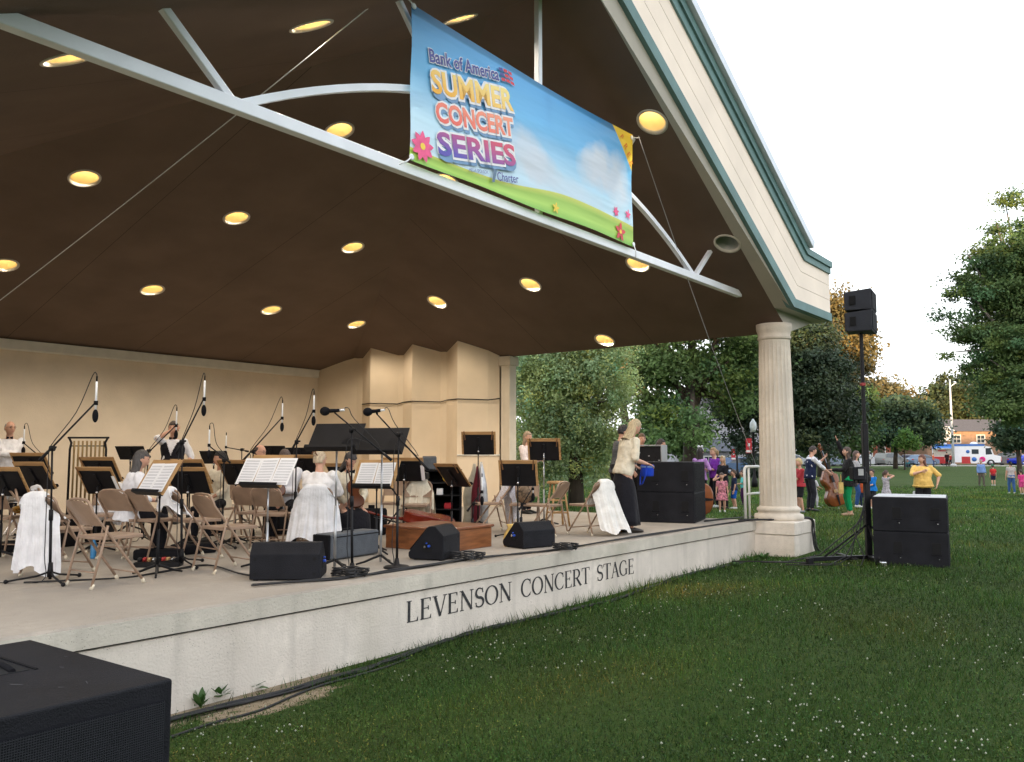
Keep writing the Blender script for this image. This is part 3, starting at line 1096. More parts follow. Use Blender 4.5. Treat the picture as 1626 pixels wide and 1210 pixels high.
# FREE on the yellow corner, climbing along the band
for ch, (s_, z_) in zip('FREE', [(1.74, 6.02), (1.84, 5.92), (1.92, 5.82), (1.98, 5.71)]):
    t = text_mesh(ch, .13, .002)
    t.v = [tuple(ry(R(50)) @ V((p[0], 0, p[2])) + V((s_, -.010, z_ - zb))) for p in t.v]
    part('lettering', t, mat('printed_orange', (.70, .20, .03), rough=.5), cl)
def flower(s, z, r, m, petals=9, core=True, squash=1.0):
    mb = MB()
    for k in range(petals):
        a = 2 * math.pi * k / petals + .2
        pts = []
        for q in range(9):
            tq = q / 8
            wd = .23 * r * math.sin(math.pi * min(1, tq * 1.02)) ** .8
            pts.append((tq * r, wd))
        outl = pts + [(p[0], -p[1]) for p in pts[::-1][1:-1]]
        mb.poly(flat([(s + x * math.cos(a) - yv * math.sin(a), z + squash * (x * math.sin(a) + yv * math.cos(a))) for x, yv in outl], -.010 - .0004 * (k % 3)))
    f = part('printed_flower', mb, m, cl)
    if core:
        mb = MB()
        mb.poly(flat([(s + .22 * r * math.cos(2 * math.pi * k / 14), z + .22 * r * math.sin(2 * math.pi * k / 14)) for k in range(14)], -.013))
        part('flower_centre', mb, M_byel, f)
flower(-2.185, 4.71, .165, M_bpink)
flower(.17, 4.63, .075, M_byel, 5, False)
flower(1.61, 4.92, .075, M_bpink, 6, False, 1.0)
flower(1.93, 4.95, .075, M_bpink, 5, False)
flower(1.72, 4.66, .14, M_bred, 5, True)
for a, bq in [((BX0 + .02, BZ0 + .03), (-2.50, 4.44)), ((BX1 - .02, BZ0 + .03), (2.15, 4.38)), ((BX1 - .03, BZ1 - .05), (2.30, 6.17)), ((BX0 + .03, BZ1 - .02), (-2.45, 6.18))]:
    mb = MB()
    mb.tube([(a[0], -.002, a[1] - zb), ((a[0] + bq[0]) / 2, -.02, (a[1] + bq[1]) / 2 - zb - .01), (bq[0], .0, bq[1] - zb)], .008, 5)
    mb.lathe([(.018, -.004), (.032, -.004), (.032, .004), (.018, .004)], (a[0], -.004, a[1] - zb), 12, rx(R(90)).to_4x4())
    part('tie_cord', mb, M_truss, cl)

mb = MB(); pa, pb = atY(640, -32, 8.0), atY(-50, 515, 12.0)
mb.tube([pa.lerp(pb, t) - V((0, 0, .04 * math.sin(math.pi * t))) for t in np.linspace(0, 1, 14)], .0065, 6)
solo('guy_wire', mb, M_truss, 'white guy wire crossing under the dark ceiling behind the tie beam', 'wire')

# ================================================================ BUILDERS FOR THE STAGE THINGS
def floorY(u, Y, z=ZS):
    r = ray(u, 800)
    return V((r.x * Y / r.y, Y, z))

def heading(h): return -R(h)            # 0 looks away from the photographer, 90 to the right, 180 back at him

# --- folding chair
def make_chair():
    t = thing('folding_chair', '', 'chair')
    for sx in (1, -1):
        pass
    mb = MB()
    arch = []
    for sx, rng2 in ((1, [0, .25, .5, .75]), ):
        arch += [(.215 - .02 * q, .245 - .50 * q, .015 + .645 * q) for q in rng2]
    top = [(.198, -.255, .66), (.19, -.268, .71), (.165, -.277, .748), (.12, -.282, .768), (0, -.285, .775)]
    half = arch + top
    pts = half + [(-x, y, z) for x, y, z in half[-2::-1]]
    mb.tube(pts, .0125, 8)
    part('frame', mb, M_tan, t)
    mb = MB()      # pressed back panel
    rows = []
    for zz in (.535, .60, .66, .72, .762):
        hw = .188 if zz < .68 else .188 * math.sqrt(max(0, 1 - ((zz - .66) / .125) ** 2)) + .01
        yy = .245 - .50 * ((zz - .015) / .66)
        rows.append([V((hw * a, yy - .004 - .028 * (1 - a * a), zz)) for a in np.linspace(-1, 1, 9)])
    back = [[p + V((0, .008, 0)) for p in r] for r in rows]
    mb.loft([r + b[::-1] for r, b in zip(rows, back)], True, False)
    part('backrest', mb, M_tan, t)
    mb = MB()
    mb.box((0, .035, .437), (.385, .40, .014), bev=.006)
    mb.box((0, .232, .428), (.37, .012, .035), bev=.004); mb.box((0, -.16, .428), (.37, .012, .03), bev=.004)
    mb.box((.187, .035, .428), (.012, .39, .03), bev=.004); mb.box((-.187, .035, .428), (.012, .39, .03), bev=.004)
    part('seat', mb, M_tan, t)
    for sx in (1, -1):
        mb = MB(); mb.tube([(.205 * sx, -.245, .015), (.21 * sx, -.175, .30), (.206 * sx, -.118, .54)], .0115, 8)
        part('leg', mb, M_tan, t)
    mb = MB()
    mb.tube([(.207, -.215, .14), (-.207, -.215, .14)], .008, 6)
    part('stretcher', mb, M_tan, t)
    mb = MB()
    mb.tube([(.207, .185, .10), (-.207, .185, .10)], .008, 6)
    part('stretcher', mb, M_tan, t)
    for x, y in ((.215, .245), (-.215, .245), (.205, -.248), (-.205, -.248)):
        mb = MB(); mb.cyl((x, y, 0), (x, y - math.copysign(.02, y), .045), .018, .015, 8)
        part('foot_cap', mb, M_tancap, t)
    return t
CHAIR0 = make_chair()
chair_used = [False]
CHAIRS = {}
def place_chair(key, loc, h, label):
    if not chair_used[0]:
        c = CHAIR0
        c.location = loc; c.rotation_euler = (0, 0, heading(h)); chair_used[0] = True
        c['label'] = label
    else:
        c = dup(CHAIR0, loc, heading(h), label)
    c['group'] = 'tan folding chairs on the stage'
    CHAIRS[key] = (V(loc), h)
def chair_feet(key, ur, vr, uf, vf, label):
    a, b = at(ur, vr, ZS), at(uf, vf, ZS)
    d = b - a
    place_chair(key, (a + d.normalized() * .247), math.degrees(math.atan2(d.x, d.y)), label)
def chair_at(key, u, Y, h, label): place_chair(key, floorY(u, Y), h, label)

chair_feet('A', 124, 933.5, 197, 924, 'empty tan folding chair nearest the stage edge beside the white jacket chair')
chair_feet('B', 60, 917, 122, 906, 'folding chair hidden under a long white jacket behind the tall tripod microphone stand')
chair_feet('C', 322, 909, 385, 902, 'empty tan folding chair behind the black wedge monitor at the stage front')
chair_feet('D', 272, 890, 325, 885, 'tan folding chair with a white shirt over it beside the boom microphone pole')
chair_feet('E', 177, 889, 222, 882, 'tan folding chair the long grey haired woman sits on')
chair_feet('F', 213, 890, 262, 884, 'tan folding chair just left of the music stand with open sheets, seen edge on')
chair_feet('G', -24, 885, 14, 877, 'tan folding chair carrying a brass saxophone at the picture edge')
chair_at('H', 70, 9.7, 60, 'tan folding chair with bare brown back behind the white jacket')
chair_at('I', 103, 10.2, 60, 'tan folding chair with a white shirt over its back behind the front empty chair')
chair_at('J', 168, 10.6, 170, 'tan folding chair with a white cloth facing us behind the wooden desk stand')
chair_feet('K', 390, 871, 432, 862, 'tan folding chair left of the pair behind the crowded sheet music stand')
chair_feet('L', 421, 876, 463, 866, 'tan folding chair right of the pair behind the crowded sheet music stand')
chair_feet('M', 500, 877, 520, 862, 'folding chair the blonde woman with the hair clip sits on, covered in white')
chair_at('N', 661, 12.7, 182, 'tan folding chair draped with a cream jacket behind the wooden podium')
chair_at('O', 778, 13.1, 255, 'tan folding chair with a white lace shawl at the right end of the podium')
chair_at('P', 832, 12.9, 188, 'tan folding chair with a patterned handbag on its seat')
chair_at('Q', 868, 12.6, -62, 'empty tan folding chair standing in front of the wooden stool')
chair_at('Rr', 936, 12.7, -42, 'tan folding chair under a thrown white sheet beside the black skirted woman')
chair_at('Ss', 628, 13.2, 178, 'tan folding chair partly hidden behind the cream jacket chair')
chair_at('Tt', 551, 11.1, 150, 'tan folding chair under the grey haired violinist')
chair_at('U', 452, 11.6, 165, 'tan folding chair under the man in white with a bow tie')
chair_at('Vv', 348, 11.9, 200, 'tan folding chair under the woman in the cream blouse')
chair_at('X', 405, 13.0, 120, 'tan folding chair under the balding man in glasses')

# --- cloths draped over chair backs
def drape(chair, label, m, zb_out, zb_in, hw_top=.21, hw_bot=.28, skew=0.0, cat='jacket', name='draped_jacket', seed=0, yext=.10, holes=False):
    loc, h = CHAIRS[chair]
    rnd = random.Random(seed)
    prof = []                       # from the outside hem over the top rail to the inside hem
    for k in range(9):
        z = zb_out + (.77 - zb_out) * k / 8
        prof.append((-.372 - yext * (1 - k / 8) ** 1.5, z))
    prof += [(-.362, .795), (-.30, .818), (-.262, .803)]
    if zb_in < .7:
        for k in range(1, 6):
            z = .76 + (zb_in - .76) * k / 5
            prof.append((-.235 + .10 * (k / 5), z))
    n = 61
    ph = [rnd.random() * 6 for _ in range(4)]
    vs, fs = [], []
    for j, (y, z) in enumerate(prof):
        amt = max(0, (.72 - z)) * 1.2
        for i in range(n):
            a = -1 + 2 * i / (n - 1)
            hw = hw_top + (hw_bot - hw_top) * min(1, max(0, (.76 - z) / .6))
            if z > .70: hw = hw_top * (1 - .35 * ((z - .70) / .09) ** 2 * abs(a) ** 2)
            dz = -.085 * abs(a) ** 4 * (1 if z > .6 else .4) - (.04 * math.sin(a * 5 + ph[2]) + .05 * a * skew if j == 0 else 0)
            wav = .022 * math.sin(a * 9 + ph[0]) * amt + .013 * math.sin(a * 31 + ph[3] + z * 3 * math.sin(a * 4)) * amt + .006 * math.sin(a * 52 + ph[1] * 2 - z * 7) * min(1, amt + .15) + .012 * math.sin(a * 19 + ph[1] + z * 4) * amt
            side = (y > -.27) and 1 or -1
            vs.append((hw * a + skew * max(0, .75 - z) * .3, y + wav - side * .02 * abs(a) ** 2 * (z > .55) + (.10 * abs(a) ** 4 if (side < 0 and z < .7) else 0), max(.03, z + dz)))
    for j in range(len(prof) - 1):
        for i in range(n - 1):
            if holes: continue
            fs.append((j * n + i, j * n + i + 1, (j + 1) * n + i + 1, (j + 1) * n + i))
    mb = MB().add(vs, fs, True)
    vs2 = [(x * .985, y * .985 + (.006 if y < -.27 else -.006) - .004, z) for x, y, z in vs]
    return solo(name, mb, m, label, cat, loc, heading(h))
drape('B', 'long white jacket hung over the left front chair down to the floor', M_white, .09, .55, .2, .27, .3, seed=1, yext=.05)
drape('I', 'white shirt over the chair back behind the front empty chair', M_white, .52, .60, seed=2, yext=.02, cat='shirt', name='draped_shirt')
drape('J', 'white cloth hanging on the chair behind the wooden desk stand', M_white, .30, .45, seed=3, cat='cloth', name='draped_cloth')
drape('D', 'white shirt thrown over the chair back beside the boom pole', M_white, .58, .50, seed=4, yext=.02, cat='shirt', name='draped_shirt')
drape('N', 'cream jacket with hanging sleeves over the chair behind the podium', M_cream, .12, .38, .225, .30, .25, seed=5)
drape('O', 'white lace shawl over the chair at the end of the podium', mat('white_lace', (.70, .70, .80), rough=.9, var=.3, scale=60, bump=.5, bscale=90), .16, .44, .2, .25, .6, seed=6, cat='shawl', name='draped_shawl')
drape('Rr', 'white sheet over the chair beside the woman in the black skirt', cloth('white_sheet', (.72, .70, .67)), .06, .45, .22, .30, .5, seed=7, cat='sheet', name='draped_sheet', yext=.16)
drape('M', 'white jacket spread over the chair back of the blonde woman', M_white, .16, .60, .25, .34, .05, seed=8, yext=.09)

# --- music stands
def music_stand(u, v, Y, h, label, board=True, sheets=0, tilt=32, w=.50, hh=.33, sticks=2, side_paper=False, post=M_black, bw=.565):
    c = atY(u, v, Y)
    base = V((c.x, c.y, ZS))
    t = thing('music_stand', label, 'music stand', base, heading(h), 'music stands of the orchestra')
    zc = c.z - ZS
    a = R(tilt)
    up, nr = V((0, math.sin(a), math.cos(a))), V((0, -math.cos(a), math.sin(a)))
    cc = V((0, 0, zc))
    m = MX((V((1, 0, 0)), -nr, up)).transposed()
    mb = MB()
    mb.box(cc, (w, .006, hh), m, bev=.002)
    mb.box(cc - up * (hh / 2 + .0) + nr * .032, (w, .07, .006), m)
    mb.box(cc - up * (hh / 2 - .015) + nr * .066, (w, .005, .03), m)
    mb.box(cc - nr * .012, (.05, .02, hh * .75), m, bev=.004)
    part('desk', mb, M_black, t)
    mb = MB()
    nk = cc - nr * .05 - up * .04
    mb.tube([cc - nr * .015 - up * .04, nk, (0, nk.y, nk.z - .12)], .012, 8)
    mb.cyl((0, nk.y, nk.z - .10), (0, nk.y, zc * .45), .0095, None, 8)
    mb.cyl((0, nk.y, zc * .48), (0, nk.y, .03), .0145, None, 8)
    ps = part('post', mb, post, t)
    mb = MB(); mb.ball((0, nk.y, nk.z - .06), .02, 8, 6); part('knob', mb, M_chrome, ps)
    mb = MB()
    for k in range(3):
        q = R(90 + 120 * k)
        dx, dy = math.cos(q), math.sin(q)
        mb.tube([(0, nk.y, .10), (dx * .07, nk.y + dy * .07, .075), (dx * .17, nk.y + dy * .17, .035), (dx * .26, nk.y + dy * .26, .012)], [.014, .014, .012, .010], 6)
    part('base', mb, M_black, t)
    if board:
        mb = MB()
        mb.box(cc + nr * .012 + up * .025, (bw, .010, hh + .05), m, bev=.002)
        b = part('folio_board', mb, M_wood, t)
        if sticks:
            for sx in ([-1, 1] if sticks == 2 else [1]):
                mb = MB()
                p = cc + V((sx * bw * .40, 0, 0)) + up * (hh / 2 + .01) + nr * .0
                q = ry(R(sx * 4)) @ V((0, 0, 1))
                mb.box(p - nr * .018 - up * .02, (.018, .012, .15), m @ ry(R(6 * sx)), bev=.003)
                part('clip', mb, M_stick, b)
    if sheets:
        nsh = sheets
        for k in range(nsh):
            x = (k - (nsh - 1) / 2) * .245
            mb = MB()
            mr_ = m @ ry(R(random.uniform(-2, 2)))
            mb.box(cc + V((x, 0, 0)) + nr * (.020 + .003 * k) + up * .015, (.235, .0015, .31), mr_)
            sh = part('sheet_music', mb, M_paper, t)
            mb = MB()
            for r_ in range(9):
                zz = .125 - r_ * .032
                for s_ in range(2):
                    mb.box(cc + V((x, 0, 0)) + nr * (.0225 + .003 * k) + up * (.015 + zz - s_ * .009), (.19, .001, .003), mr_)
            part('staves', mb, M_ink, sh)
    if side_paper:
        mb = MB(); mb.box(cc + V((-w * .5 - .01, 0, 0)) - nr * .004 - up * .03, (.05, .001, .25), m); part('sheet_music', mb, M_paper, t)
    return t

music_stand(8, 768, 9.6, 195, 'wooden backed music stand cut by the left picture edge', sticks=0)
music_stand(55, 758, 10.4, 205, 'music stand with plain black desk in front of the man with crossed arms', sticks=0)
music_stand(50, 740, 12.2, 190, 'music stand further back whose board top shows beside the crossed arms', sticks=0)
music_stand(157, 766, 10.4, 200, 'music stand with one stick and a white paper edge below the tubular bells', sticks=1, side_paper=True)
music_stand(160, 748, 11.4, 196, 'music stand behind the one with the white paper edge', sticks=1)
music_stand(209, 719, 13.2, 195, 'thin black music stand with two upright sticks and no wooden board', board=False, w=.52, hh=.24)
music_stand(251, 762, 8.35, 40, 'music stand with two open sheets before the long grey haired woman', sheets=2, tilt=30, sticks=2, w=.52)
music_stand(304, 752, 11.2, 205, 'music stand with wooden edge right of the boom pole by the cream blouse', sticks=1)
music_stand(300, 766, 10.6, 190, 'low black music stand at the cream blouse woman\'s elbow', sticks=0)
music_stand(341, 726, 13.8, 195, 'small black music stand above the dark haired woman', board=False, hh=.24)
music_stand(377, 753, 11.3, 208, 'music stand with two crossed light sticks left of the crowded sheets', sticks=2)
music_stand(424, 752, 8.9, 28, 'music stand crowded with overlapping white sheets', sheets=3, tilt=30, w=.52, post=M_silver)
music_stand(431, 719, 13.6, 188, 'black music stand with two thin pegs behind the balding man', board=False, hh=.26)
music_stand(476, 722, 13.4, 185, 'black music stand right behind the condenser microphone boom', board=False, hh=.26)
music_stand(534, 694, 8.75, 14, 'big bare black music stand above the blonde woman on a light post', board=False, tilt=38, w=.56, hh=.36, post=M_silver)
music_stand(606, 700, 9.15, 14, 'big bare black music stand above the violinist\'s sheets', board=False, tilt=38, w=.56, hh=.36, post=M_silver)
music_stand(597, 756, 10.2, 20, 'music stand with two separated sheets before the violinist', sheets=2, tilt=30, w=.52)
music_stand(484, 744, 11.8, 205, 'music stand with wooden edge left of the blonde hair clip', sticks=0)
music_stand(545, 758, 11.4, 222, 'music stand seen edge on between the blonde woman and the violinist', sticks=0)
music_stand(642, 748, 12.0, 185, 'music stand with a white strip of paper beside the open road case', sticks=0, side_paper=True)
music_stand(719, 757, 11.4, 232, 'music stand tilted sharply in front of the open road case', sticks=2, tilt=38)
music_stand(760, 706, 13.9, 186, 'tall music stand with wooden board before the pleated wall', sticks=2, tilt=14)
music_stand(823, 754, 12.2, 192, 'music stand with wooden board standing before the patterned handbag', sticks=2, tilt=18)
music_stand(864, 716, 14.4, 192, 'tall music stand hiding the face of the person in white at the back', sticks=2, tilt=18, post=M_silver)

# --- microphone stands
M_micwhite = mat('white_mic_body', (.75, .76, .78), rough=.3, var=.05)
def mic_stand(label, Y, foot, clutch, b0, b1, mic='cond', base='tripod', micpt=None, cable=True):
    P = lambda q: atY(q[0], q[1], Y)
    fl = floorY(foot[0], Y) if len(foot) == 1 else at(foot[0], foot[1], ZS)
    Yb = fl.y
    P = lambda q: atY(q[0], q[1], Yb)
    t = thing('microphone_stand', label, 'microphone stand', fl, 0, 'microphone stands on the stage')
    c = P(clutch); a, b = P(b0), P(b1)
    mb = MB()
    mid = fl.lerp(c, .5)
    mb.cyl(fl + V((0, 0, .03)), mid, .0135, None, 8)
    mb.cyl(mid - V((0, 0, .05)), mid + V((0, 0, .05)), .02, None, 8)
    mb.cyl(mid, c, .009, None, 8)
    part('pole', mb, M_black, t, off=fl)
    mb = MB()
    if base == 'tripod':
        for k in range(3):
            q = R(195 + 120 * k)
            e = fl + V((.36 * math.cos(q), .36 * math.sin(q), .02))
            mb.tube([fl + V((0, 0, .10)), fl.lerp(e, .3) + V((0, 0, .055)), e], .0095, 6)
            mb.ball(e, .02, 8, 6)
        mb.cyl(fl + V((0, 0, .05)), fl + V((0, 0, .18)), .028, .02, 8)
    else:
        mb.lathe([(0, 0), (.135, 0), (.138, .012), (.12, .025), (.03, .04), (.02, .10), (0, .10)], fl, 24)
    part('base', mb, M_black, t, off=fl)
    mb = MB()
    mb.cyl(a, b, .0095, .008, 8)
    mb.cyl(a - (b - a) * .0, a + (b - a) * .16, .016, .014, 8)
    bo = part('boom', mb, M_black, t, off=fl)
    mb = MB(); mb.cyl(c - V((.02, .0, 0)), c + V((.02, 0, 0)), .026, None, 10); mb.ball(c, .024, 8, 6); mb.box(c + V((.03, -.03, .01)), (.05, .012, .02), bev=.003)
    part('clutch', mb, M_black, t, off=fl)
    mb = MB()
    if mic == 'cond':
        top, bot = b + V((.012, -.01, .20)), b + V((.012, -.01, -.17))
        mb.cur = 0; mb.cyl(top, b + V((.012, -.01, -.06)), .0105, None, 8)
        mb.cur = 1; mb.cyl(b + V((.012, -.01, .02)), b + V((.012, -.01, -.02)), .02, None, 8)
        mb.cyl(top, top + V((0, 0, .05)), .008, None, 6)
        mb.ball(b + V((.012, -.01, -.12)), (.027, .027, .062), 10, 8)
        cs = top + V((0, 0, .05))
        mp_ = part('microphone', mb, [M_micwhite, M_blackmatte], t, off=fl)
    else:
        d = (P((micpt[2], micpt[3])) - P((micpt[0], micpt[1])))
        h0 = P((micpt[0], micpt[1])); h1 = P((micpt[2], micpt[3]))
        mb.cur = 1; mb.ball(h0, (.052, .046, .046), 12, 8)
        mb.cyl(h0, h0.lerp(h1, .75), .024, .016, 8)
        mb.cyl(h0.lerp(h1, .5), b, .012, None, 6)
        mb.cur = 0; mb.cyl(h0.lerp(h1, .75), h1, .012, None, 8)
        cs = h1
        mp_ = part('microphone', mb, [M_micwhite, M_blackmatte], t, off=fl)
    if cable:
        mb = MB()
        out = (a - b).normalized()
        k1 = cs + V((0, 0, .05)) + out * .06
        pts = [cs, cs + V((0, 0, .03)) + out * .01, k1, b.lerp(a, .35) + V((0, 0, .10)), b.lerp(a, .8) + V((0, 0, .03)), c - V((.03, 0, .10)), mid - V((.035, .02, .0)), fl + V((-.05, -.02, .25)), fl + V((-.06, -.03, .012)), fl + V((-.5, -.05, .01))]
        sm = []
        for i in range(len(pts) - 1):
            p0, p1, p2, p3 = pts[max(0, i - 1)], pts[i], pts[i + 1], pts[min(len(pts) - 1, i + 2)]
            for q in range(4):
                s_ = q / 4
                sm.append(.5 * ((2 * p1) + (p2 - p0) * s_ + (2 * p0 - 5 * p1 + 4 * p2 - p3) * s_ ** 2 + (3 * p1 - p0 - 3 * p2 + p3) * s_ ** 3))
        sm.append(pts[-1])
        mb.tube(sm, .0045, 5)
        part('cable', mb, M_rubber, t, off=fl)
    return t
mic_stand('tall black tripod microphone stand in front of the white jacket chair', 0, (79, 925), (83, 712), (63, 731), (151, 640))
mic_stand('microphone stand at the far left whose boom dips toward the crossed arms', 12.5, (70,), (60, 728), (77, 736), (37, 703), mic='cond')
mic_stand('black boom microphone stand beside the sheet music of the grey haired woman', 0, (288, 899), (289, 702), (280, 720), (323, 634))
mic_stand('microphone stand whose white microphone covers the face of the man in the vest', 11.6, (228,), (236, 716), (226, 728), (279, 676))
mic_stand('microphone stand with a white condenser over the balding man', 11.4, (403,), (402, 717), (386, 731), (447, 664))
mic_stand('small microphone stand over the dark haired woman in the cream blouse', 10.9, (354,), (356, 731), (366, 735), (331, 707))
mic_stand('far thin microphone stand with a flat boom behind the black desks', 14.6, (384,), (384, 714), (395, 717), (358, 710), cable=False)
mic_stand('boom microphone stand left of the blonde woman', 0, (467, 873), (471, 702), (463, 715), (497, 653))
mic_stand('round based microphone stand whose boom points left over the blonde woman', 0, (559, 910), (558, 683), (622, 731), (531, 655), mic='dyn', base='round', micpt=(516, 653, 547, 651))
mic_stand('round based microphone stand further right beside the violinist\'s sheets', 0, (630, 902), (633, 690), (681, 747), (599, 658), mic='dyn', base='round', micpt=(584, 654, 611, 651))
mic_stand('low microphone stand aimed at the cello on the floor', 11.7, (748,), (752, 800), (742, 812), (764, 781), cable=False)
mic_stand('low microphone stand beside the patterned handbag', 12.3, (826,), (829, 801), (824, 810), (845, 776), cable=False)
0 and mic_stand('microphone stand with round base half hidden behind the sheet covered chair', 13.6, (905,), (905, 770), (910, 772), (900, 766), base='round', cable=False)
# ================================================================ SPEAKERS, PODIUM, CASES
M_cab = mat('black_textured_cabinet', (0.011, 0.0115, 0.015), rough=.6, var=.25, scale=5, bump=.35, bscale=160, spec=.14)
M_grille = mat('black_speaker_grille', (0.005, 0.0055, 0.008), rough=.7, var=.3, scale=200, bump=.5, bscale=300, spec=.12)
M_hole = mat('dark_pocket', (.004, .004, .005), rough=.9)
M_bluelight = mat('blue_connector', (.02, .08, .5), rough=.3)
M_scuff = mat('pale_scuff', (.09, .092, .10), rough=.8, var=.4, scale=30)

def wedge(label, ub, vb, h, L=.62, D=.44, H=.33, connectors=False):
    b = at(ub, vb, ZS)
    t = thing('monitor_wedge', label, 'stage monitor', b, heading(h), 'black monitor wedges along the stage front')
    prof = [(-D / 2, .0), (D / 2 - .02, 0), (D / 2, .03), (D / 2, .07), (-.03, H), (-D / 2 + .10, H), (-D / 2, H - .10)]
    mb = MB()
    m = MX(((0, 1, 0, 0), (1, 0, 0, 0), (0, 0, 1, 0), (0, 0, 0, 1)))
    mb.prism([(y, z + .012) for y, z in prof], L, m)
    o = part('cabinet', mb, M_cab, t)
    bv = o.modifiers.new('bevel', 'BEVEL'); bv.width = .008; bv.segments = 2
    a, c = V((0, D / 2, .085)), V((0, -.03, H + .005))
    d = (c - a).normalized(); n_ = V((0, -d.z, d.y)) * -1
    n_ = V((0, abs(d.z), abs(d.y)))
    mm = MX((V((1, 0, 0)), d, n_)).transposed()
    mb = MB(); mb.box((a + c) / 2 + n_ * .012, (L - .05, (c - a).length - .04, .012), mm, bev=.004)
    part('grille', mb, M_grille, t)
    mb = MB()
    for x in (-L / 2 + .05, L / 2 - .05):
        for y in (-D / 2 + .05, D / 2 - .07): mb.box((x, y, .006), (.04, .03, .012))
    part('rubber_feet', mb, M_rubber, t)
    for sx in (1, -1):
        mb = MB(); mb.cur = 0
        mb.box((sx * (L / 2 + .001), -.02, .15), (.004, .12, .11), bev=.001)
        if connectors:
            mb.cur = 1; mb.cyl((sx * (L / 2 + .002), -.045, .16), (sx * (L / 2 + .03), -.045, .16), .014, None, 8)
            mb.cur = 2; mb.cyl((sx * (L / 2 + .002), .005, .15), (sx * (L / 2 + .025), .005, .15), .012, None, 8)
            mb.cur = 1; mb.cyl((sx * (L / 2 + .002), -.015, .19), (sx * (L / 2 + .02), -.015, .19), .008, None, 8)
        part('connector_panel', mb, [M_hole, M_bluelight, M_chrome], t)
    for sx in (1, -1):
        for zz in (.06, H - .13):
            mb = MB(); mb.cyl((sx * (L / 2 - .05), -D / 2 - .001, zz), (sx * (L / 2 - .05), -D / 2 + .003, zz), .017, None, 10); part('screw', mb, M_hole, t)
    return t
def wedge_at(label, u, vmid, h, **k): return wedge(label, u, vmid, h, **k)
wedge_at('largest black monitor wedge at the stage edge, seen from behind', 459, 917, -4, L=.64, D=.46, H=.33, connectors=True)
wedge_at('black monitor wedge turned end on with visible connectors near the podium', 690, 886, -72, L=.5, D=.42, H=.36, connectors=True)
wedge_at('black monitor wedge with a pale sky lit top right of the podium', 840, 868, -38, L=.52, D=.42, H=.31, connectors=True)

def sub_box(label, loc, rz, Wd=1.0, Dp=1.12, H=.5, top='scuff', group=None, vent=False):
    t = thing('subwoofer', label, 'subwoofer', loc, rz, group)
    mb = MB()
    px = [(-.17 * Wd, .18), (.34 * Wd, .18)]
    mb.box((0, 0, H / 2), (Wd, Dp, H), bev=.012, seg=2)
    o = part('cabinet', mb, M_cab, t)
    for x, w in px:
        mb = MB(); mb.box((x * 1.0, -Dp / 2 - .001, H * .55), (.115, .006, H * .32), bev=.002); pk = part('handle_pocket', mb, M_hole, t)
        mb = MB(); mb.box((x, -Dp / 2 - .004, H * .36), (.14, .006, .012)); mb.box((x + .02, -Dp / 2 - .005, H * .30), (.03, .006, .012)); part('handle_plate', mb, M_blackmatte, pk)
        mb = MB(); mb.ball((x + .03, -Dp / 2 - .004, H * .25), .010, 6, 5); part('screw', mb, M_chrome, pk)
    mb = MB(); mb.box((Wd / 2 + .002, 0, H / 2), (.006, Dp * .94, H * .90), bev=.002); part('grille', mb, M_grille, t)
    if top == 'white':
        mb = MB(); mb.box((0, .02, H + .004), (Wd * .97, Dp * .93, .006), bev=.002); part('lid_board', mb, mat('white_lid_board', (.46, .47, .49), rough=.6, var=.08), t)
        mb = MB(); mb.box((.1, .1, H + .009), (.35, .2, .006)); part('lid_patch', mb, mat('grey_lid_patch', (.35, .36, .37), rough=.7), t)
    return t
# the two stacks
cR = at(1498, 899, 0.0); cR.z = ground_z(cR.x, cR.y)
e1 = V((.888, -.46, 0)); e2 = V((.46, .888, 0))
ctr = V((6.26, 12.34, 0)) - e1 * .5 + e2 * .56
gz = 0.0
sub_box('lower black subwoofer of the stack standing on the lawn by the speaker pole', V((ctr.x, ctr.y, gz - .01)), math.atan2(e1.y, e1.x), group=None)
sub_box('upper black subwoofer with pale top on the lawn stack', V((ctr.x, ctr.y, gz + .492)), math.atan2(e1.y, e1.x), top='white')
f1 = V((.93, -.375, 0)).normalized(); f2 = V((-f1.y, f1.x, 0))
c2 = V((3.12, 14.65, ZS)) - f1 * .5 + f2 * .56
sub_box('lower black subwoofer of the pair on the stage floor near the column', V((c2.x, c2.y, ZS + .004)), math.atan2(f1.y, f1.x), H=.52)
sub_box('upper black subwoofer of the pair on the stage in front of the rack', V((c2.x, c2.y, ZS + .526)), math.atan2(f1.y, f1.x), H=.52)

# foreground subwoofer, seen close
g1 = V((-.802, .597, 0)); g2 = V((-.597, -.802, 0))
cF = V((-1.30, 3.35, 0))
FS = thing('subwoofer', 'big black subwoofer close to the camera with a mesh grille and handle slot', 'subwoofer', cF + g1 * .585 + g2 * .55 + V((0, 0, -.16)), math.atan2(g1.y, g1.x) + math.pi)
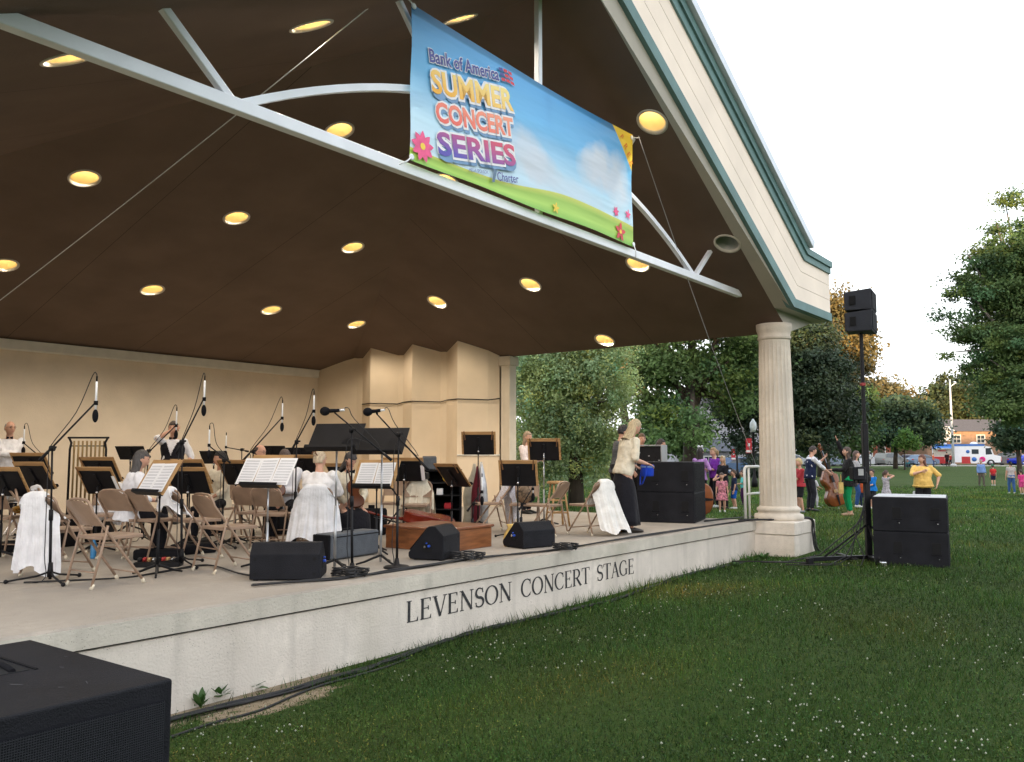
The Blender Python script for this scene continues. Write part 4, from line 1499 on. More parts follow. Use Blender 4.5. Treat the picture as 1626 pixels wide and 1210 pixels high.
# local: +x = -g1 (towards the lawn corner), so y = -g2 rotated
mb = MB(); mb.box((0, 0, .455), (1.17, 1.10, .91), bev=.012, seg=3); part('cabinet', mb, M_cab, FS)
sgn = 1
lx = (-g1); ly = V((-lx.y, lx.x, 0))
gl = 1 if ly.dot(g2) < 0 else -1
mb = MB()
mb.box((.588, 0, .44), (.012, 1.03, .80), bev=.004)
part('grille', mb, M_grille, FS)
mb = MB()
for a in np.linspace(-.51, .51, 120): mb.box((.5955, float(a), .44), (.003, .0035, .79))
for a in np.linspace(.05, .83, 92): mb.box((.5965, 0, float(a)), (.003, 1.02, .003))
part('grille_mesh', mb, mat('grille_wire', (.013, .014, .019), rough=.5), FS)
mb = MB(); mb.box((-.14, gl * -.22 * -1, .9105), (.30, .12, .004), bev=.001); hp = part('handle_pocket', mb, M_hole, FS)
mb = MB(); mb.tube([(-.28, gl * .22, .914), (-.14, gl * .235, .922), (0, gl * .22, .914)], .012, 8); mb.box((-.14, gl * .30, .9125), (.33, .012, .004)); part('handle', mb, M_blackmatte, hp)
mb = MB(); mb.box((-.10, gl * -.18, .9120), (.62, .055, .003), bev=.001); part('recess', mb, M_blackmatte, FS)
mb = MB()
for k in range(26):
    mb.box((random.uniform(-.5, .5), random.uniform(-.5, .5), .9118), (random.uniform(.01, .05), .0016, .0012), rz3(random.uniform(-.8, .8)))
part('scuffs', mb, M_scuff, FS)

# wooden podium
pc = [at(716, 877, ZS), at(606, 870, ZS), at(786, 867, ZS)]
a, b = pc[1] - pc[0], pc[2] - pc[0]
PD = thing('podium', 'low reddish wooden conductor podium with an overhanging top board', 'podium', pc[0] + (a + b) / 2, math.atan2(b.y, b.x))
bl, al = b.length, 1.0
M_pod = mat('stained_podium_wood', (.23, .085, .03), rough=.42, var=.35, scale=3.5, bump=.08, bscale=30, stretch=(1, 1, 7))
M_podtop = mat('podium_top_wood', (.20, .075, .035), rough=.32, var=.3, scale=2.5, stretch=(5, .6, 1))
mb = MB(); mb.box((0, 0, .125), (bl, a.length * .98, .25), bev=.004); part('box', mb, M_pod, PD)
mb = MB(); mb.box((0, 0, .268), (bl + .05, a.length + .03, .032), bev=.008, seg=2); part('top_board', mb, M_podtop, PD)

# grey instrument case with black end
b0, b1 = at(514, 893, ZS), at(592, 881, ZS)
dv = b1 - b0
IC = thing('instrument_case', 'long grey fabric instrument case lying behind the largest monitor wedge', 'instrument case', b0 + dv / 2 + V((-.05, .14, 0)), math.atan2(dv.y, dv.x))
M_case = mat('grey_nylon', (.085, .095, .11), rough=.8, var=.15, scale=8, bump=.3, bscale=60)
mb = MB(); mb.box((0, 0, .15), (dv.length, .26, .28), bev=.025, seg=3); part('shell', mb, M_case, IC)
mb = MB(); mb.box((-dv.length / 2 - .012, 0, .15), (.03, .25, .27), bev=.01); part('end_panel', mb, M_blackmatte, IC)
mb = MB(); mb.tube([(-dv.length * .47, -.132, .255), (dv.length * .47, -.132, .255)], .006, 5); part('zip', mb, M_blackmatte, IC)
mb = MB(); mb.tube([(-.10, 0, .285), (-.08, 0, .32), (.08, 0, .32), (.10, 0, .285)], .010, 6); part('handle', mb, M_blackmatte, IC)
mb = MB(); mb.box((0, 0, .07), (.16, .22, .14), bev=.03, seg=2); mb.tube([(-.05, 0, .14), (0, 0, .18), (.05, 0, .14)], .008, 5)
solo('camera_bag', mb, M_blackmatte, 'small black bag beside the grey instrument case', 'bag', at(503, 884, ZS) + V((0, .1, 0)), .3)

# open black road case, grey box and standing soft cases
def box_at(u, vb, Y): return floorY(u, Y)
RC = thing('road_case', 'open black road case with shelves of gear, tape and labels', 'road case', floorY(697, 13.9), heading(178) + math.pi)
rw, rh = .70, .92
mb = MB()
mb.box((-rw / 2, 0, rh / 2), (.03, .5, rh)); mb.box((rw / 2, 0, rh / 2), (.03, .5, rh)); mb.box((0, .24, rh / 2), (rw, .02, rh))
mb.box((0, 0, rh), (rw + .03, .5, .03)); mb.box((0, 0, .03), (rw, .5, .06))
part('shell', mb, M_blackmatte, RC)
for z in (.30, .52, .72):
    mb = MB(); mb.box((0, 0, z), (rw - .04, .46, .018)); part('shelf', mb, M_black, RC)
def tri_roll(name, u, dx, z, r, m, label):
    mb = MB(); mb.lathe([(r * .45, -.025), (r, -.025), (r, .025), (r * .45, .025), (r * .45, -.025)], (0, 0, 0), 18, rx(R(90)).to_4x4())
    p = MX.Rotation(RC.rotation_euler.z, 3, 'Z') @ V((dx, -.16, z)) + RC.location
    return solo(name, mb, m, label, 'tape', p, RC.rotation_euler.z)
tri_roll('tape_roll', 0, .14, .812, .08, mat('yellow_tape', (.65, .45, .03), rough=.5), 'roll of yellow tape in the open road case')
mb = MB(); mb.box((0, 0, .04), (.12, .06, .08), bev=.004)
def in_case(name, dx, z, size, m, label, cat):
    mb = MB(); mb.box((0, 0, size[2] / 2), size, bev=.004)
    mb.box((0, -size[1] / 2 - .001, size[2] * .5), (size[0] * .5, .004, size[2] * .4))
    solo(name, mb, m, label, cat, MX.Rotation(RC.rotation_euler.z, 3, 'Z') @ V((dx, -.10, z)) + RC.location, RC.rotation_euler.z)
in_case('cable_box', -.24, .73, (.12, .2, .09), mat('brown_card', (.18, .08, .03)), 'small brown box on the top shelf of the road case', 'box')
in_case('label_box', .02, .53, (.10, .2, .10), M_paper, 'white labelled box on the middle shelf of the road case', 'box')
in_case('red_box', .16, .31, (.13, .2, .09), mat('red_plastic', (.35, .01, .02)), 'small red box on the lower shelf of the road case', 'box')
in_case('white_box', .10, .062, (.13, .2, .13), mat('white_label', (.5, .5, .5), var=.5, scale=30), 'black and white printed box at the bottom of the road case', 'box')
in_case('grey_drawer', -.18, .31, (.2, .2, .12), M_case, 'dark grey gear box on the lower shelf of the road case', 'box')
mb = MB(); mb.box((0, 0, .10), (.22, .3, .20), bev=.01); mb.box((-.02, -.156, .12), (.12, .01, .05)); mb.box((0, 0, .205), (.20, .26, .012))
solo('amplifier', mb, M_case, 'dark grey amplifier on top of the open road case', 'amplifier', RC.location + V((-.16, 0, rh + .016)), RC.rotation_euler.z)
mb = MB(); mb.box((0, 0, .05), (.75, .3, .10), bev=.01); mb.box((0, -.04, .105), (.68, .14, .012)); kb = solo('keyboard', mb, M_black, 'black electric keyboard on a stand behind the violinist', 'keyboard', floorY(640, 13.0, ZS + .80), heading(182) + math.pi)
mb = MB()
for sx in (-1, 1): mb.tube([(sx * .30, -.02, -.78), (-sx * .28, .02, 0)], .014, 6)
part('stand', mb, M_black, kb)
mb = MB(); mb.box((.03, 0, .125), (.2, .02, .15), rx(R(-20))); part('sheet_music', mb, M_paper, kb)

def soft_case(u, Y, wd, ht, m, label, lean=0, bulge=.3):
    mb = MB()
    rings = []
    for k in range(12):
        q = k / 11
        w_ = wd * (.55 + .45 * math.sin(math.pi * min(1, q * .9 + .12)) ** .8) * (1 - .6 * max(0, q - .62) / .38)
        rings.append([V((lean * q + w_ * .5 * math.cos(a) + .02 * math.sin(q * 9) * bulge, w_ * .38 * math.sin(a), ht * q)) for a in [2 * math.pi * i / 14 for i in range(14)]])
    mb.loft(rings)
    return solo('standing_case', mb, m, label, 'instrument case', floorY(u, Y))
soft_case(741, 14.6, .20, 1.02, cloth('pale_case', (.42, .40, .33)), 'pale crumpled instrument case standing against the pleated wall', .12, 1)
soft_case(754, 14.3, .15, .98, cloth('maroon_case', (.10, .012, .02)), 'maroon instrument case standing between the pale and silver ones', .04)
soft_case(768, 14.5, .19, 1.05, mat('silver_case', (.45, .46, .48), rough=.35, metal=.6, var=.4, scale=5), 'silver instrument case standing behind the music stand post', -.05)

# wooden stool
ST = thing('stool', 'light wooden bar stool behind the empty folding chair', 'stool', floorY(885, 14.2), .3)
mb = MB(); mb.lathe([(0, .69), (.16, .69), (.175, .705), (.175, .72), (.16, .735), (0, .735)], (0, 0, 0), 22); part('seat', mb, M_wood, ST)
for k in range(4):
    q = R(45 + 90 * k); mb = MB(); mb.tube([(.22 * math.cos(q), .22 * math.sin(q), 0), (.12 * math.cos(q), .12 * math.sin(q), .69)], .017, 8); part('leg', mb, M_wood, ST)
for z, rr_ in ((.22, .19), (.42, .16)):
    mb = MB(); mb.tube([(rr_ * math.cos(R(45 + 90 * k)), rr_ * math.sin(R(45 + 90 * k)), z) for k in range(4)], .010, 6, closed=True); part('rung', mb, M_wood, ST)

# --- violin family
def fiddle(name, label, L, loc, rot, cat, col, group=None, bow=False, endpin=0.0, slope=0.0):
    m1 = mat('varnish_' + name, col, rough=.25, var=.3, scale=4, stretch=(1, 1, .4), spec=.5)
    half = [(.0, 0), (.13, .012), (.22, .055), (.275, .14), (.288, .22), (.268, .31), (.215, .385), (.185, .42), (.165, .48), (.165, .54), (.182, .585), (.205, .61), (.222, .67), (.228, .74), (.215, .83), (.16, .92 - slope * .3), (.07, .985), (.0, 1.0)]
    out = half + [(-x, z) for x, z in half[-2:0:-1]]
    th = .20 * L
    mb = MB()
    def ringat(y, k): return [V((x * L * k, y, (z - .48) * L * (k if k < 1 else 1) + .48 * L)) for x, z in out]
    mb.loft([ringat(th * .5, .90), ringat(th * .42, .985), ringat(th * .3, .965), ringat(-th * .3, .965), ringat(-th * .42, .985), ringat(-th * .52, .93), ringat(-th * .60, .5)], True, True)
    o = mesh_obj(name, mb, m1)
    o.location = loc
    o.rotation_euler = rot
    tag(o, label, cat, group)
    f = -th * .62
    mb = MB()
    mb.tube([(0, -th * .35, L * .97), (0, -th * .5, L * 1.2), (0, -th * .42, L * 1.52)], [L * .035, L * .022, L * .02], 8)
    mb.ball((0, -th * .42 - .01 * L, L * 1.66), (L * .03, L * .055, L * .05), 10, 8)
    mb.tube([(0, -th * .42, L * 1.5), (0, -th * .36, L * 1.6), (0, -th * .42, L * 1.66)], [L * .02, L * .028, L * .02], 8)
    for k, sx in enumerate((1, -1, 1, -1)): mb.cyl((0, -th * .4, L * (1.53 + .03 * k)), (sx * L * .07, -th * .4, L * (1.53 + .03 * k)), L * .008, None, 6)
    part('neck', mb, m1, o)
    mb = MB(); mb.loft([[V((-w_ * L, yy - .01 * L, zz * L)), V((w_ * L, yy - .01 * L, zz * L)), V((w_ * L, yy + .012 * L, zz * L)), V((-w_ * L, yy + .012 * L, zz * L))] for w_, yy, zz in ((.033, f - .075 * L, .64), (.021, f + .0 * L, 1.5))], True, False); part('fingerboard', mb, M_black, o)
    mb = MB(); mb.box((0, f - .03 * L, .41 * L), (.11 * L, .015 * L, .085 * L)); part('bridge', mb, M_wood, o)
    mb = MB(); mb.loft([[V((-w_ * L, yy - .006 * L, zz * L)), V((w_ * L, yy - .006 * L, zz * L)), V((w_ * L, yy + .006 * L, zz * L)), V((-w_ * L, yy + .006 * L, zz * L))] for w_, yy, zz in ((.016, f + .0 * L, .03), (.032, f - .035 * L, .30))], True, False); part('tailpiece', mb, M_black, o)
    mb = MB()
    for sx in (-1, 1):
        mb.tube([(sx * .085 * L, f + .030 * L, .50 * L), (sx * .10 * L, f + .034 * L, .45 * L), (sx * .115 * L, f + .038 * L, .40 * L), (sx * .135 * L, f + .045 * L, .35 * L)], L * .007, 5)
    part('sound_holes', mb, M_hole, o)
    mb = MB()
    for k in range(4): mb.tube([((-.012 + .008 * k) * L, f - .04 * L, .30 * L), ((-.018 + .012 * k) * L, f - .078 * L, .41 * L), ((-.01 + .0066 * k) * L, f - .02 * L, 1.5 * L)], .0016 * max(1, L), 4)
    part('strings', mb, M_silver, o)
    if endpin:
        mb = MB(); mb.cyl((0, 0, .01), (0, 0, -endpin), .007, None, 6); part('endpin', mb, M_chrome, o)
    return o
fiddle('double_bass', 'brown double bass lying on its side behind the stage subwoofers', 1.08, V((floorY(1131, 16.3).x, 16.3, ZS + .33)), (0, R(-88), R(8)), 'double bass', (.20, .06, .018), slope=.25)
fiddle('cello', 'red brown cello lying on its side behind the podium', .74, floorY(722, 11.9, ZS + .20), (R(78), R(8), R(-78)), 'cello', (.16, .018, .008))

# --- tubular bells
TB = thing('tubular_bells', 'rack of golden tubular bells with black frame at the back', 'tubular bells', floorY(136, 13.4), heading(182) + math.pi)
tz = atY(136, 695, 13.4).z - ZS
for sx in (-1, 1):
    mb = MB(); mb.tube([(sx * .29, 0, .06), (sx * .29, 0, tz - .18), (sx * .27, 0, tz - .08), (sx * .31, 0, tz)], .018, 8); mb.box((sx * .29, 0, .03), (.05, .5, .05), bev=.01); part('post', mb, M_black, TB)
mb = MB(); mb.box((0, 0, tz), (.66, .035, .03), bev=.005); mb.box((0, 0, tz - .13), (.52, .02, .016)); mb.box((0, 0, .25), (.56, .03, .03)); part('rail', mb, M_black, TB)
M_brass = mat('dull_brass', (.24, .165, .07), rough=.4, metal=.5, var=.15)
for k in range(15):
    x = -.24 + .034 * k
    mb = MB(); mb.cyl((x, -.03 if k % 2 else .03, tz - .05), (x, -.03 if k % 2 else .03, tz - .95 - .02 * (15 - k)), .0145, None, 8); part('tube', mb, M_brass, TB)

# drums and brass
DR = thing('drum', 'chrome snare drum on a stand behind the left chairs', 'drum', floorY(37, 11.3), 0)
mb = MB(); mb.cyl((0, 0, .56), (0, 0, .70), .18, None, 24); part('shell', mb, M_chrome, DR)
mb = MB(); mb.cyl((0, 0, .70), (0, 0, .715), .185, None, 24); mb.cyl((0, 0, .545), (0, 0, .56), .185, None, 24); part('hoop', mb, M_chrome, DR)
for k in range(8):
    q = R(45 * k); mb = MB(); mb.box((.187 * math.cos(q), .187 * math.sin(q), .63), (.02, .02, .08), rz3(q)); part('lug', mb, M_silver, DR)
for k in range(3):
    q = R(120 * k); mb = MB(); mb.tube([(0, 0, .52), (0, 0, .3), (.25 * math.cos(q), .25 * math.sin(q), .01)], .010, 6); part('leg', mb, M_chrome, DR)
D2 = dup(DR, floorY(22, 12.4, ZS - .06), .4, 'second chrome drum further left behind the first one'); 
def sax(loc, rot, label):
    mb = MB()
    pts = [(0, 0, .62), (0, .0, .45), (0, 0, .15), (.02, 0, .05), (.07, 0, 0), (.12, 0, .05), (.15, 0, .15), (.18, 0, .26)]
    mb.tube(pts, [.012, .016, .026, .032, .036, .042, .05, .075], 12)
    mb.tube([(0, 0, .62), (-.02, 0, .66), (-.08, 0, .66), (-.12, 0, .63)], [.011, .010, .009, .008], 8)
    for k in range(7): mb.cyl((0, -.028, .12 + .06 * k), (0, -.036, .12 + .06 * k), .016, None, 8)
    mb.tube([(.02, -.03, .12), (.02, -.03, .5)], .004, 5)
    solo('saxophone', mb, mat('shiny_brass', (.65, .42, .10), rough=.2, metal=1), label, 'saxophone', loc).rotation_euler = rot
loc, h = CHAIRS['G']
sax(loc + V((.10, .05, .52)), (R(80), R(10), R(60)), 'brass saxophone lying on the chair at the left picture edge')
# pedal board, bag, handbag, small things
PB = thing('effects_board', 'black effects pedal board with knobs and red lights on the stage floor', 'pedal board', at(252, 899, ZS), heading(-8))
mb = MB(); mb.box((0, 0, .025), (.46, .20, .05), bev=.008); part('board', mb, M_black, PB)
for k in range(9):
    mb = MB(); mb.box((-.19 + .047 * k, .02 * (k % 2), .07), (.035, .06, .04), bev=.004)
    mb.cyl((-.19 + .047 * k, -.03, .06), (-.19 + .047 * k, -.03, .085), .012, None, 8)
    part('pedal', mb, [M_rubber, mat('red_pedal', (.4, .03, .03)), M_wood, M_chrome][k % 4], PB)
mb = MB()
mb.ball((0, 0, .12), (.13, .07, .13), 12, 8); mb.tube([(-.07, 0, .22), (-.04, 0, .32), (.04, 0, .32), (.07, 0, .22)], .009, 6)
loc, h = CHAIRS['P']
solo('handbag', mb, mat('patterned_fabric', (.16, .11, .07), rough=.7, var=.9, scale=26), 'patterned brown handbag standing on a chair seat', 'handbag', loc + V((0, .02, .445)))
mb = MB(); mb.loft([[V((r_ * math.cos(a), r_ * .6 * math.sin(a), z)) for a in [2 * math.pi * k / 12 for k in range(12)]] for r_, z in ((.10, 0), (.12, .05), (.10, .16), (.05, .24), (.07, .28))])
solo('cloth_bag', mb, mat('yellow_cloth', (.55, .38, .12), rough=.8, var=.4, scale=12), 'yellow and purple cloth bag on the floor by the podium', 'bag', floorY(813, 11.0))
mb = MB(); mb.lathe([(0, 0), (.033, 0), (.035, .02), (.035, .15), (.015, .19), (.014, .22), (0, .22)], (0, 0, 0), 12)
solo('water_bottle', mb, mat('blue_plastic', (.04, .20, .42), rough=.3), 'blue water bottle on the floor behind the front empty chair', 'bottle', floorY(152, 9.7))
mb = MB(); mb.box((0, 0, .06), (.5, .22, .12), bev=.03, seg=2); mb.box((0, 0, .125), (.1, .03, .02))
for i, (u, Y, lb) in enumerate([(255, 9.6, 'black violin case on the floor under the grey haired woman'), (20, 10.4, 'black instrument case under the saxophone chair'), (310, 10.2, 'black case on the floor under the dark haired woman'), (95, 10.9, 'black case standing behind the white shirt draped chair'), (160, 11.6, 'black case on the floor below the tubular bells'), (338, 12.6, 'black case behind the dark haired woman in cream'), (440, 12.7, 'black case behind the pair of chairs at the crowded sheets'), (505, 12.2, 'black case in front of the blonde woman with the hair clip'), (590, 12.6, 'black case on the floor behind the violinist sheets'), (665, 13.9, 'black case lying beside the open road case')]):
    m_ = MB(); m_.v, m_.f, m_.sm, m_.mi = [(x_ * (1 if i < 3 else .9), y_, z_ * (1 if i < 3 else 3.2)) for x_, y_, z_ in mb.v], list(mb.f), list(mb.sm), list(mb.mi)
    solo('violin_case', m_, M_blackmatte, lb, 'instrument case', floorY(u, Y), .4 * i)

# --- line array on its crank tower
YT = 13.3
tb = V((floorY(1377, YT).x, YT, ground_z(floorY(1377, YT).x, YT)))
TW = thing('speaker_tower', 'tall black crank lift tower standing on the grass beside the subwoofer stack', 'speaker tower', tb)
ht = atY(1364, 529, YT).z - tb.z
mb = MB(); mb.box((0, 0, ht * .30), (.085, .085, ht * .60), bev=.008); mb.box((0, 0, ht * .36), (.11, .11, .08), bev=.01); ps = part('lower_mast', mb, M_black, TW)
mb = MB(); mb.box((0, 0, ht * .78), (.048, .048, ht * .44), bev=.006); part('upper_mast', mb, M_black, TW)
for q, L in ((195, 1.05), (262, .75), (20, .9)):
    a = R(q); d = V((math.cos(a), math.sin(a), 0))
    mb = MB(); mb.box(d * L / 2 + V((0, 0, .08)), (L, .07, .06), rz3(a), bev=.006); l = part('leg', mb, M_black, TW)
    mb = MB(); mb.box(d * L + V((0, 0, .05)), (.09, .09, .10), rz3(a), bev=.012); part('foot', mb, M_chrome if q == 262 else M_black, l)
    mb = MB(); mb.tube([V((0, 0, .95)) * .62, d * L * .75 + V((0, 0, .11))], .016, 6); part('strut', mb, M_black, TW)
mb = MB(); mb.box((-.09, -.02, 1.30), (.16, .16, .18), bev=.02); mb.cyl((-.18, -.02, 1.32), (-.22, -.02, 1.32), .05, None, 12); mb.tube([(-.22, -.02, 1.32), (-.22, -.1, 1.22), (-.28, -.1, 1.22)], .012, 6); part('winch', mb, M_black, TW)
mb = MB(); mb.box((.0, 0, 2.75), (.07, .08, .05), bev=.008); part('collar', mb, mat('red_clamp', (.25, .03, .03)), TW)
mb = MB()
for k, (ex, ey) in enumerate([(-1.0, -.2), (-.8, -.5), (-.6, -.35), (-.35, -.55), (-1.3, -.1)]):
    mb.tube([(-.06, -.06, 1.1 - .1 * k), (-.12 - .05 * k, -.1, .5), (ex * .6, ey * .6, .12), (ex, ey, .02), (ex * 1.4 - .3, ey + .1, .015)], .010, 5)
part('cables', mb, M_rubber, TW)
ctrl = MB(); ctrl.box((0, 0, .10), (.20, .16, .20), bev=.012)
for k in range(4): ctrl.cyl((-.05, -.081, .05 + .035 * k), (-.05, -.087, .05 + .035 * k), .010, None, 8)
cb = solo('amplifier_rack', ctrl, M_cab, 'small black amplifier unit clamped to the speaker tower at head height', 'amplifier', atY(1365, 762, YT - .10) + V((-.03, 0, 0)))
mb = MB(); mb.box((.02, -.083, .12), (.08, .006, .10)); part('panel', mb, M_silver, cb)
def array_box(z0, h_, tilt, label):
    t = thing('line_array_speaker', label, 'loudspeaker', tb + V((0, 0, 0)) + V((0, .02, z0)), R(60))
    m = rx(R(tilt))
    mb = MB()
    fr, bk = .56, .40
    pts = [(-fr / 2, -.21), (fr / 2, -.21), (bk / 2, .20), (-bk / 2, .20)]
    lo_ = [m @ V((x, y, .02 if y > 0 else 0)) for x, y in pts]
    hi_ = [m @ V((x, y, h_ - (.02 if y > 0 else 0))) for x, y in pts]
    mb.loft([lo_, hi_], True, False)
    o = part('cabinet', mb, mat('dark_grey_cabinet', (.030, .033, .042), rough=.6, var=.2, bump=.3, bscale=120, spec=.2), t); bv = o.modifiers.new('bevel', 'BEVEL'); bv.width = .012; bv.segments = 2
    mb = MB(); mb.box(m @ V((0, -.215, h_ / 2)), (fr * .94, .012, h_ * .88), m, bev=.004); part('grille', mb, M_grille, t)
    for sx in (-1, 1):
        for k in (-1, 1):
            mb = MB(); ang = math.atan2(.41, (fr - bk) / 2)
            c_ = m @ V((sx * (fr + bk) / 4 + sx * .003, k * .07, h_ / 2))
            mb.box(c_, (.012, .09, h_ * .42), m @ rz3(sx * R(11)), bev=.003)
            part('handle_pocket', mb, M_hole, t)
    return t
array_box(ht + .0, .33, 0, 'lower black line array loudspeaker on top of the tower')
array_box(ht + .332, .33, 0, 'upper black line array loudspeaker crowning the tower')

# rack of amplifiers on a table behind the stage pair, metal railing
RK = thing('amplifier_rack', 'grey sided rack full of black gear behind the stage subwoofers', 'equipment rack', V((c2.x - .25, c2.y + 1.05, ZS)), math.atan2(f1.y, f1.x))
mb = MB(); mb.box((0, 0, .40), (.6, .5, .80), bev=.01); part('table', mb, M_blackmatte, RK)
mb = MB(); mb.box((-.31, 0, 1.08), (.02, .5, .52)); mb.box((.31, 0, 1.08), (.02, .5, .52)); mb.box((0, 0, 1.35), (.64, .5, .02)); mb.box((0, 0, .815), (.64, .5, .02)); part('shell', mb, M_silver, RK)
mb = MB(); mb.box((0, .02, 1.08), (.60, .42, .50)); part('gear', mb, M_black, RK)
for k in range(22):
    mb = MB(); mb.cyl((random.uniform(-.26, .26), -.192, random.uniform(.9, 1.3)), (random.uniform(-.26, .26), -.192, 1), .001) if False else mb.box((random.uniform(-.26, .26), -.197, random.uniform(.88, 1.28)), (.03, .012, .02)); part('knob', mb, M_silver if k % 3 else M_hole, RK)
rp = at(1198, 822, ZS)
RL = thing('railing', 'white painted pipe railing at the end of the stage by the column', 'railing', rp, RZ)
M_rail = mat('white_rail_paint', (.62, .64, .63), rough=.4, var=.08)
mb = MB(); mb.tube([(-.42, 0, 0), (-.42, 0, .88), (-.39, 0, .93), (-.34, 0, .95), (.26, 0, .95), (.31, 0, .93), (.33, 0, .88), (.33, 0, 0)], .027, 10); part('frame', mb, M_rail, RL)
mb = MB(); mb.cyl((-.40, 0, .45), (.33, 0, .45), .022, None, 8); part('mid_rail', mb, M_rail, RL)
mb = MB(); mb.cyl((-.22, 0, 0), (-.22, 0, .93), .022, None, 8); part('post', mb, M_rail, RL)
wa, wb = W(2.22, -.16, 6.16), rp + V((.12, .2, .95))
mb = MB(); mb.tube([wa.lerp(wb, t) - V((0, 0, .10 * math.sin(math.pi * t))) for t in np.linspace(0, 1, 16)], .006, 6)
solo('guy_wire', mb, M_silver, 'thin grey wire from the banner corner down to the railing', 'wire')

# --- loose cables along the stage edge and the foot of the wall
def cable_run(label, pts, r=.008, n=1, jit=.03, m=M_rubber, z=None):
    mb = MB()
    for k in range(n):
        rnd = random.Random(k * 7 + len(pts))
        cp = [V(p) + V((rnd.uniform(-jit, jit), rnd.uniform(-jit, jit), rnd.uniform(0, jit * .6) if n > 1 else 0)) for p in pts]
        sm = []
        for i in range(len(cp) - 1):
            p0, p1, p2, p3 = cp[max(0, i - 1)], cp[i], cp[i + 1], cp[min(len(cp) - 1, i + 2)]
            for q in range(5):
                s_ = q / 5
                sm.append(.5 * ((2 * p1) + (p2 - p0) * s_ + (2 * p0 - 5 * p1 + 4 * p2 - p3) * s_ ** 2 + (3 * p1 - p0 - 3 * p2 + p3) * s_ ** 3))
        sm.append(cp[-1])
        mb.tube(sm, r, 5)
    return solo('cable', mb, m, label, 'cable')
def onst(u, v): return at(u, v, ZS + .008)
cable_run('black cables looping along the stage edge from the largest wedge to the column', [onst(*p) for p in [(405, 931), (520, 921), (560, 917), (620, 907), (690, 898), (735, 890), (770, 886), (830, 879), (890, 873), (960, 862), (1040, 849), (1120, 836), (1195, 826), (1225, 823)]], .009, 3, .035)
cable_run('black cables lying around the music stand feet', [onst(*p) for p in [(40, 926), (110, 922), (200, 917), (260, 908), (330, 898), (380, 912), (404, 916)]], .007, 2, .02)
def coil(u, v, r, label):
    c = onst(u, v); mb = MB(); pts = []
    for k in range(90):
        a = k * .42
        rr_ = r * (.75 + .25 * math.sin(k * 1.7))
        pts.append(c + V((rr_ * math.cos(a), rr_ * .9 * math.sin(a), .004 + .0009 * k + .006 * math.sin(k * 2.3))))
    mb.tube(pts, .007, 5)
    solo('cable_coil', mb, M_rubber, label, 'cable')
coil(742, 888, .20, 'coiled black cable between the end on wedge and the podium')
coil(898, 873, .16, 'coiled black cable beside the pale topped wedge')
coil(556, 915, .18, 'coiled black cable around the round microphone bases')
def atwall(s, q, dz=.012):
    p = W(s, -q); return V((p.x, p.y, ground_z(p.x, p.y) + dz))
cable_run('thick bundle of black cables along the foot of the stage wall', [atwall(s_, .18 + .10 * math.sin(s_ * 1.3)) for s_ in np.linspace(-5.4, 6.3, 30)], .011, 7, .035)
cable_run('single black cable on the bare soil beside the cable bundle', [atwall(s_, .58 + .08 * math.sin(s_ * 2) - .38 * max(0, (s_ + 4.2) / 1.8)) for s_ in np.linspace(-5.4, -2.4, 9)], .010, 1)
pl = W(7.35, -.62)
cable_run('black cables hanging over the plinth down to the grass', [W(6.2, .15, ZS + .02), W(6.75, -.35, .47), W(7.25, -.60, .475), W(7.40, -.735, .44), W(7.42, -.75, .2), W(7.40, -.80, -.1), V((*W(7.6, -1.0).xy, -.17)), V((4.9 + .5, 14.2, -.02)), V((tb.x - .3, tb.y - .2, .03))], .011, 5, .035)
cable_run('black cables from the plinth across the stage corner', [onst(1120, 828), onst(1170, 823), onst(1215, 821), W(6.9, -.55, .47)], .010, 3, .03)
# ================================================================ PEOPLE
from mathutils import noise as NZ_
def crease(mb, amp, f=13.0):
    mb.v = [tuple(V(p) + NZ_.noise_vector(V((p[0] * f, p[1] * f, p[2] * f * .55))) * amp + NZ_.noise_vector(V((p[0] * f * 2.3, p[1] * f * 2.3, p[2] * f * 1.1))) * amp * .5) for p in mb.v]
    return mb

def remeshed(mb, voxel, mats, name, smooth_it=1):
    me = bpy.data.meshes.new('tmp')
    me.from_pydata(mb.v, [], mb.f)
    ob = bpy.data.objects.new('tmp', me)
    COL.objects.link(ob)
    r = ob.modifiers.new('r', 'REMESH'); r.mode = 'VOXEL'; r.voxel_size = voxel; r.use_smooth_shade = True
    if smooth_it:
        s = ob.modifiers.new('s', 'SMOOTH'); s.factor = .5; s.iterations = smooth_it
    dg = bpy.context.evaluated_depsgraph_get(); dg.update()
    out = bpy.data.meshes.new_from_object(ob.evaluated_get(dg))
    bpy.data.objects.remove(ob); bpy.data.meshes.remove(me)
    o = MB()
    o.add([v.co[:] for v in out.vertices], [list(p.vertices) for p in out.polygons], True)
    bpy.data.meshes.remove(out)
    return o

def ik(a, t, l1, l2, pole):
    a, t, pole = V(a), V(t), V(pole)
    d = t - a
    L = min(d.length, (l1 + l2) * .998)
    d = d.normalized()
    t = a + d * L
    x = (l1 * l1 - l2 * l2 + L * L) / (2 * L)
    h = math.sqrt(max(0, l1 * l1 - x * x))
    p = pole - d * pole.dot(d)
    p = p.normalized() if p.length > 1e-6 else d.orthogonal().normalized()
    return a + d * x + p * h, t

def ell(c, ax, ay, rx_, ry_, n=16, pw=1.0):
    o = []
    for k in range(n):
        q = 2 * math.pi * k / n
        co, si = math.cos(q), math.sin(q)
        o.append(c + ax * (rx_ * math.copysign(abs(co) ** pw, co)) + ay * (ry_ * math.copysign(abs(si) ** pw, si)))
    return o

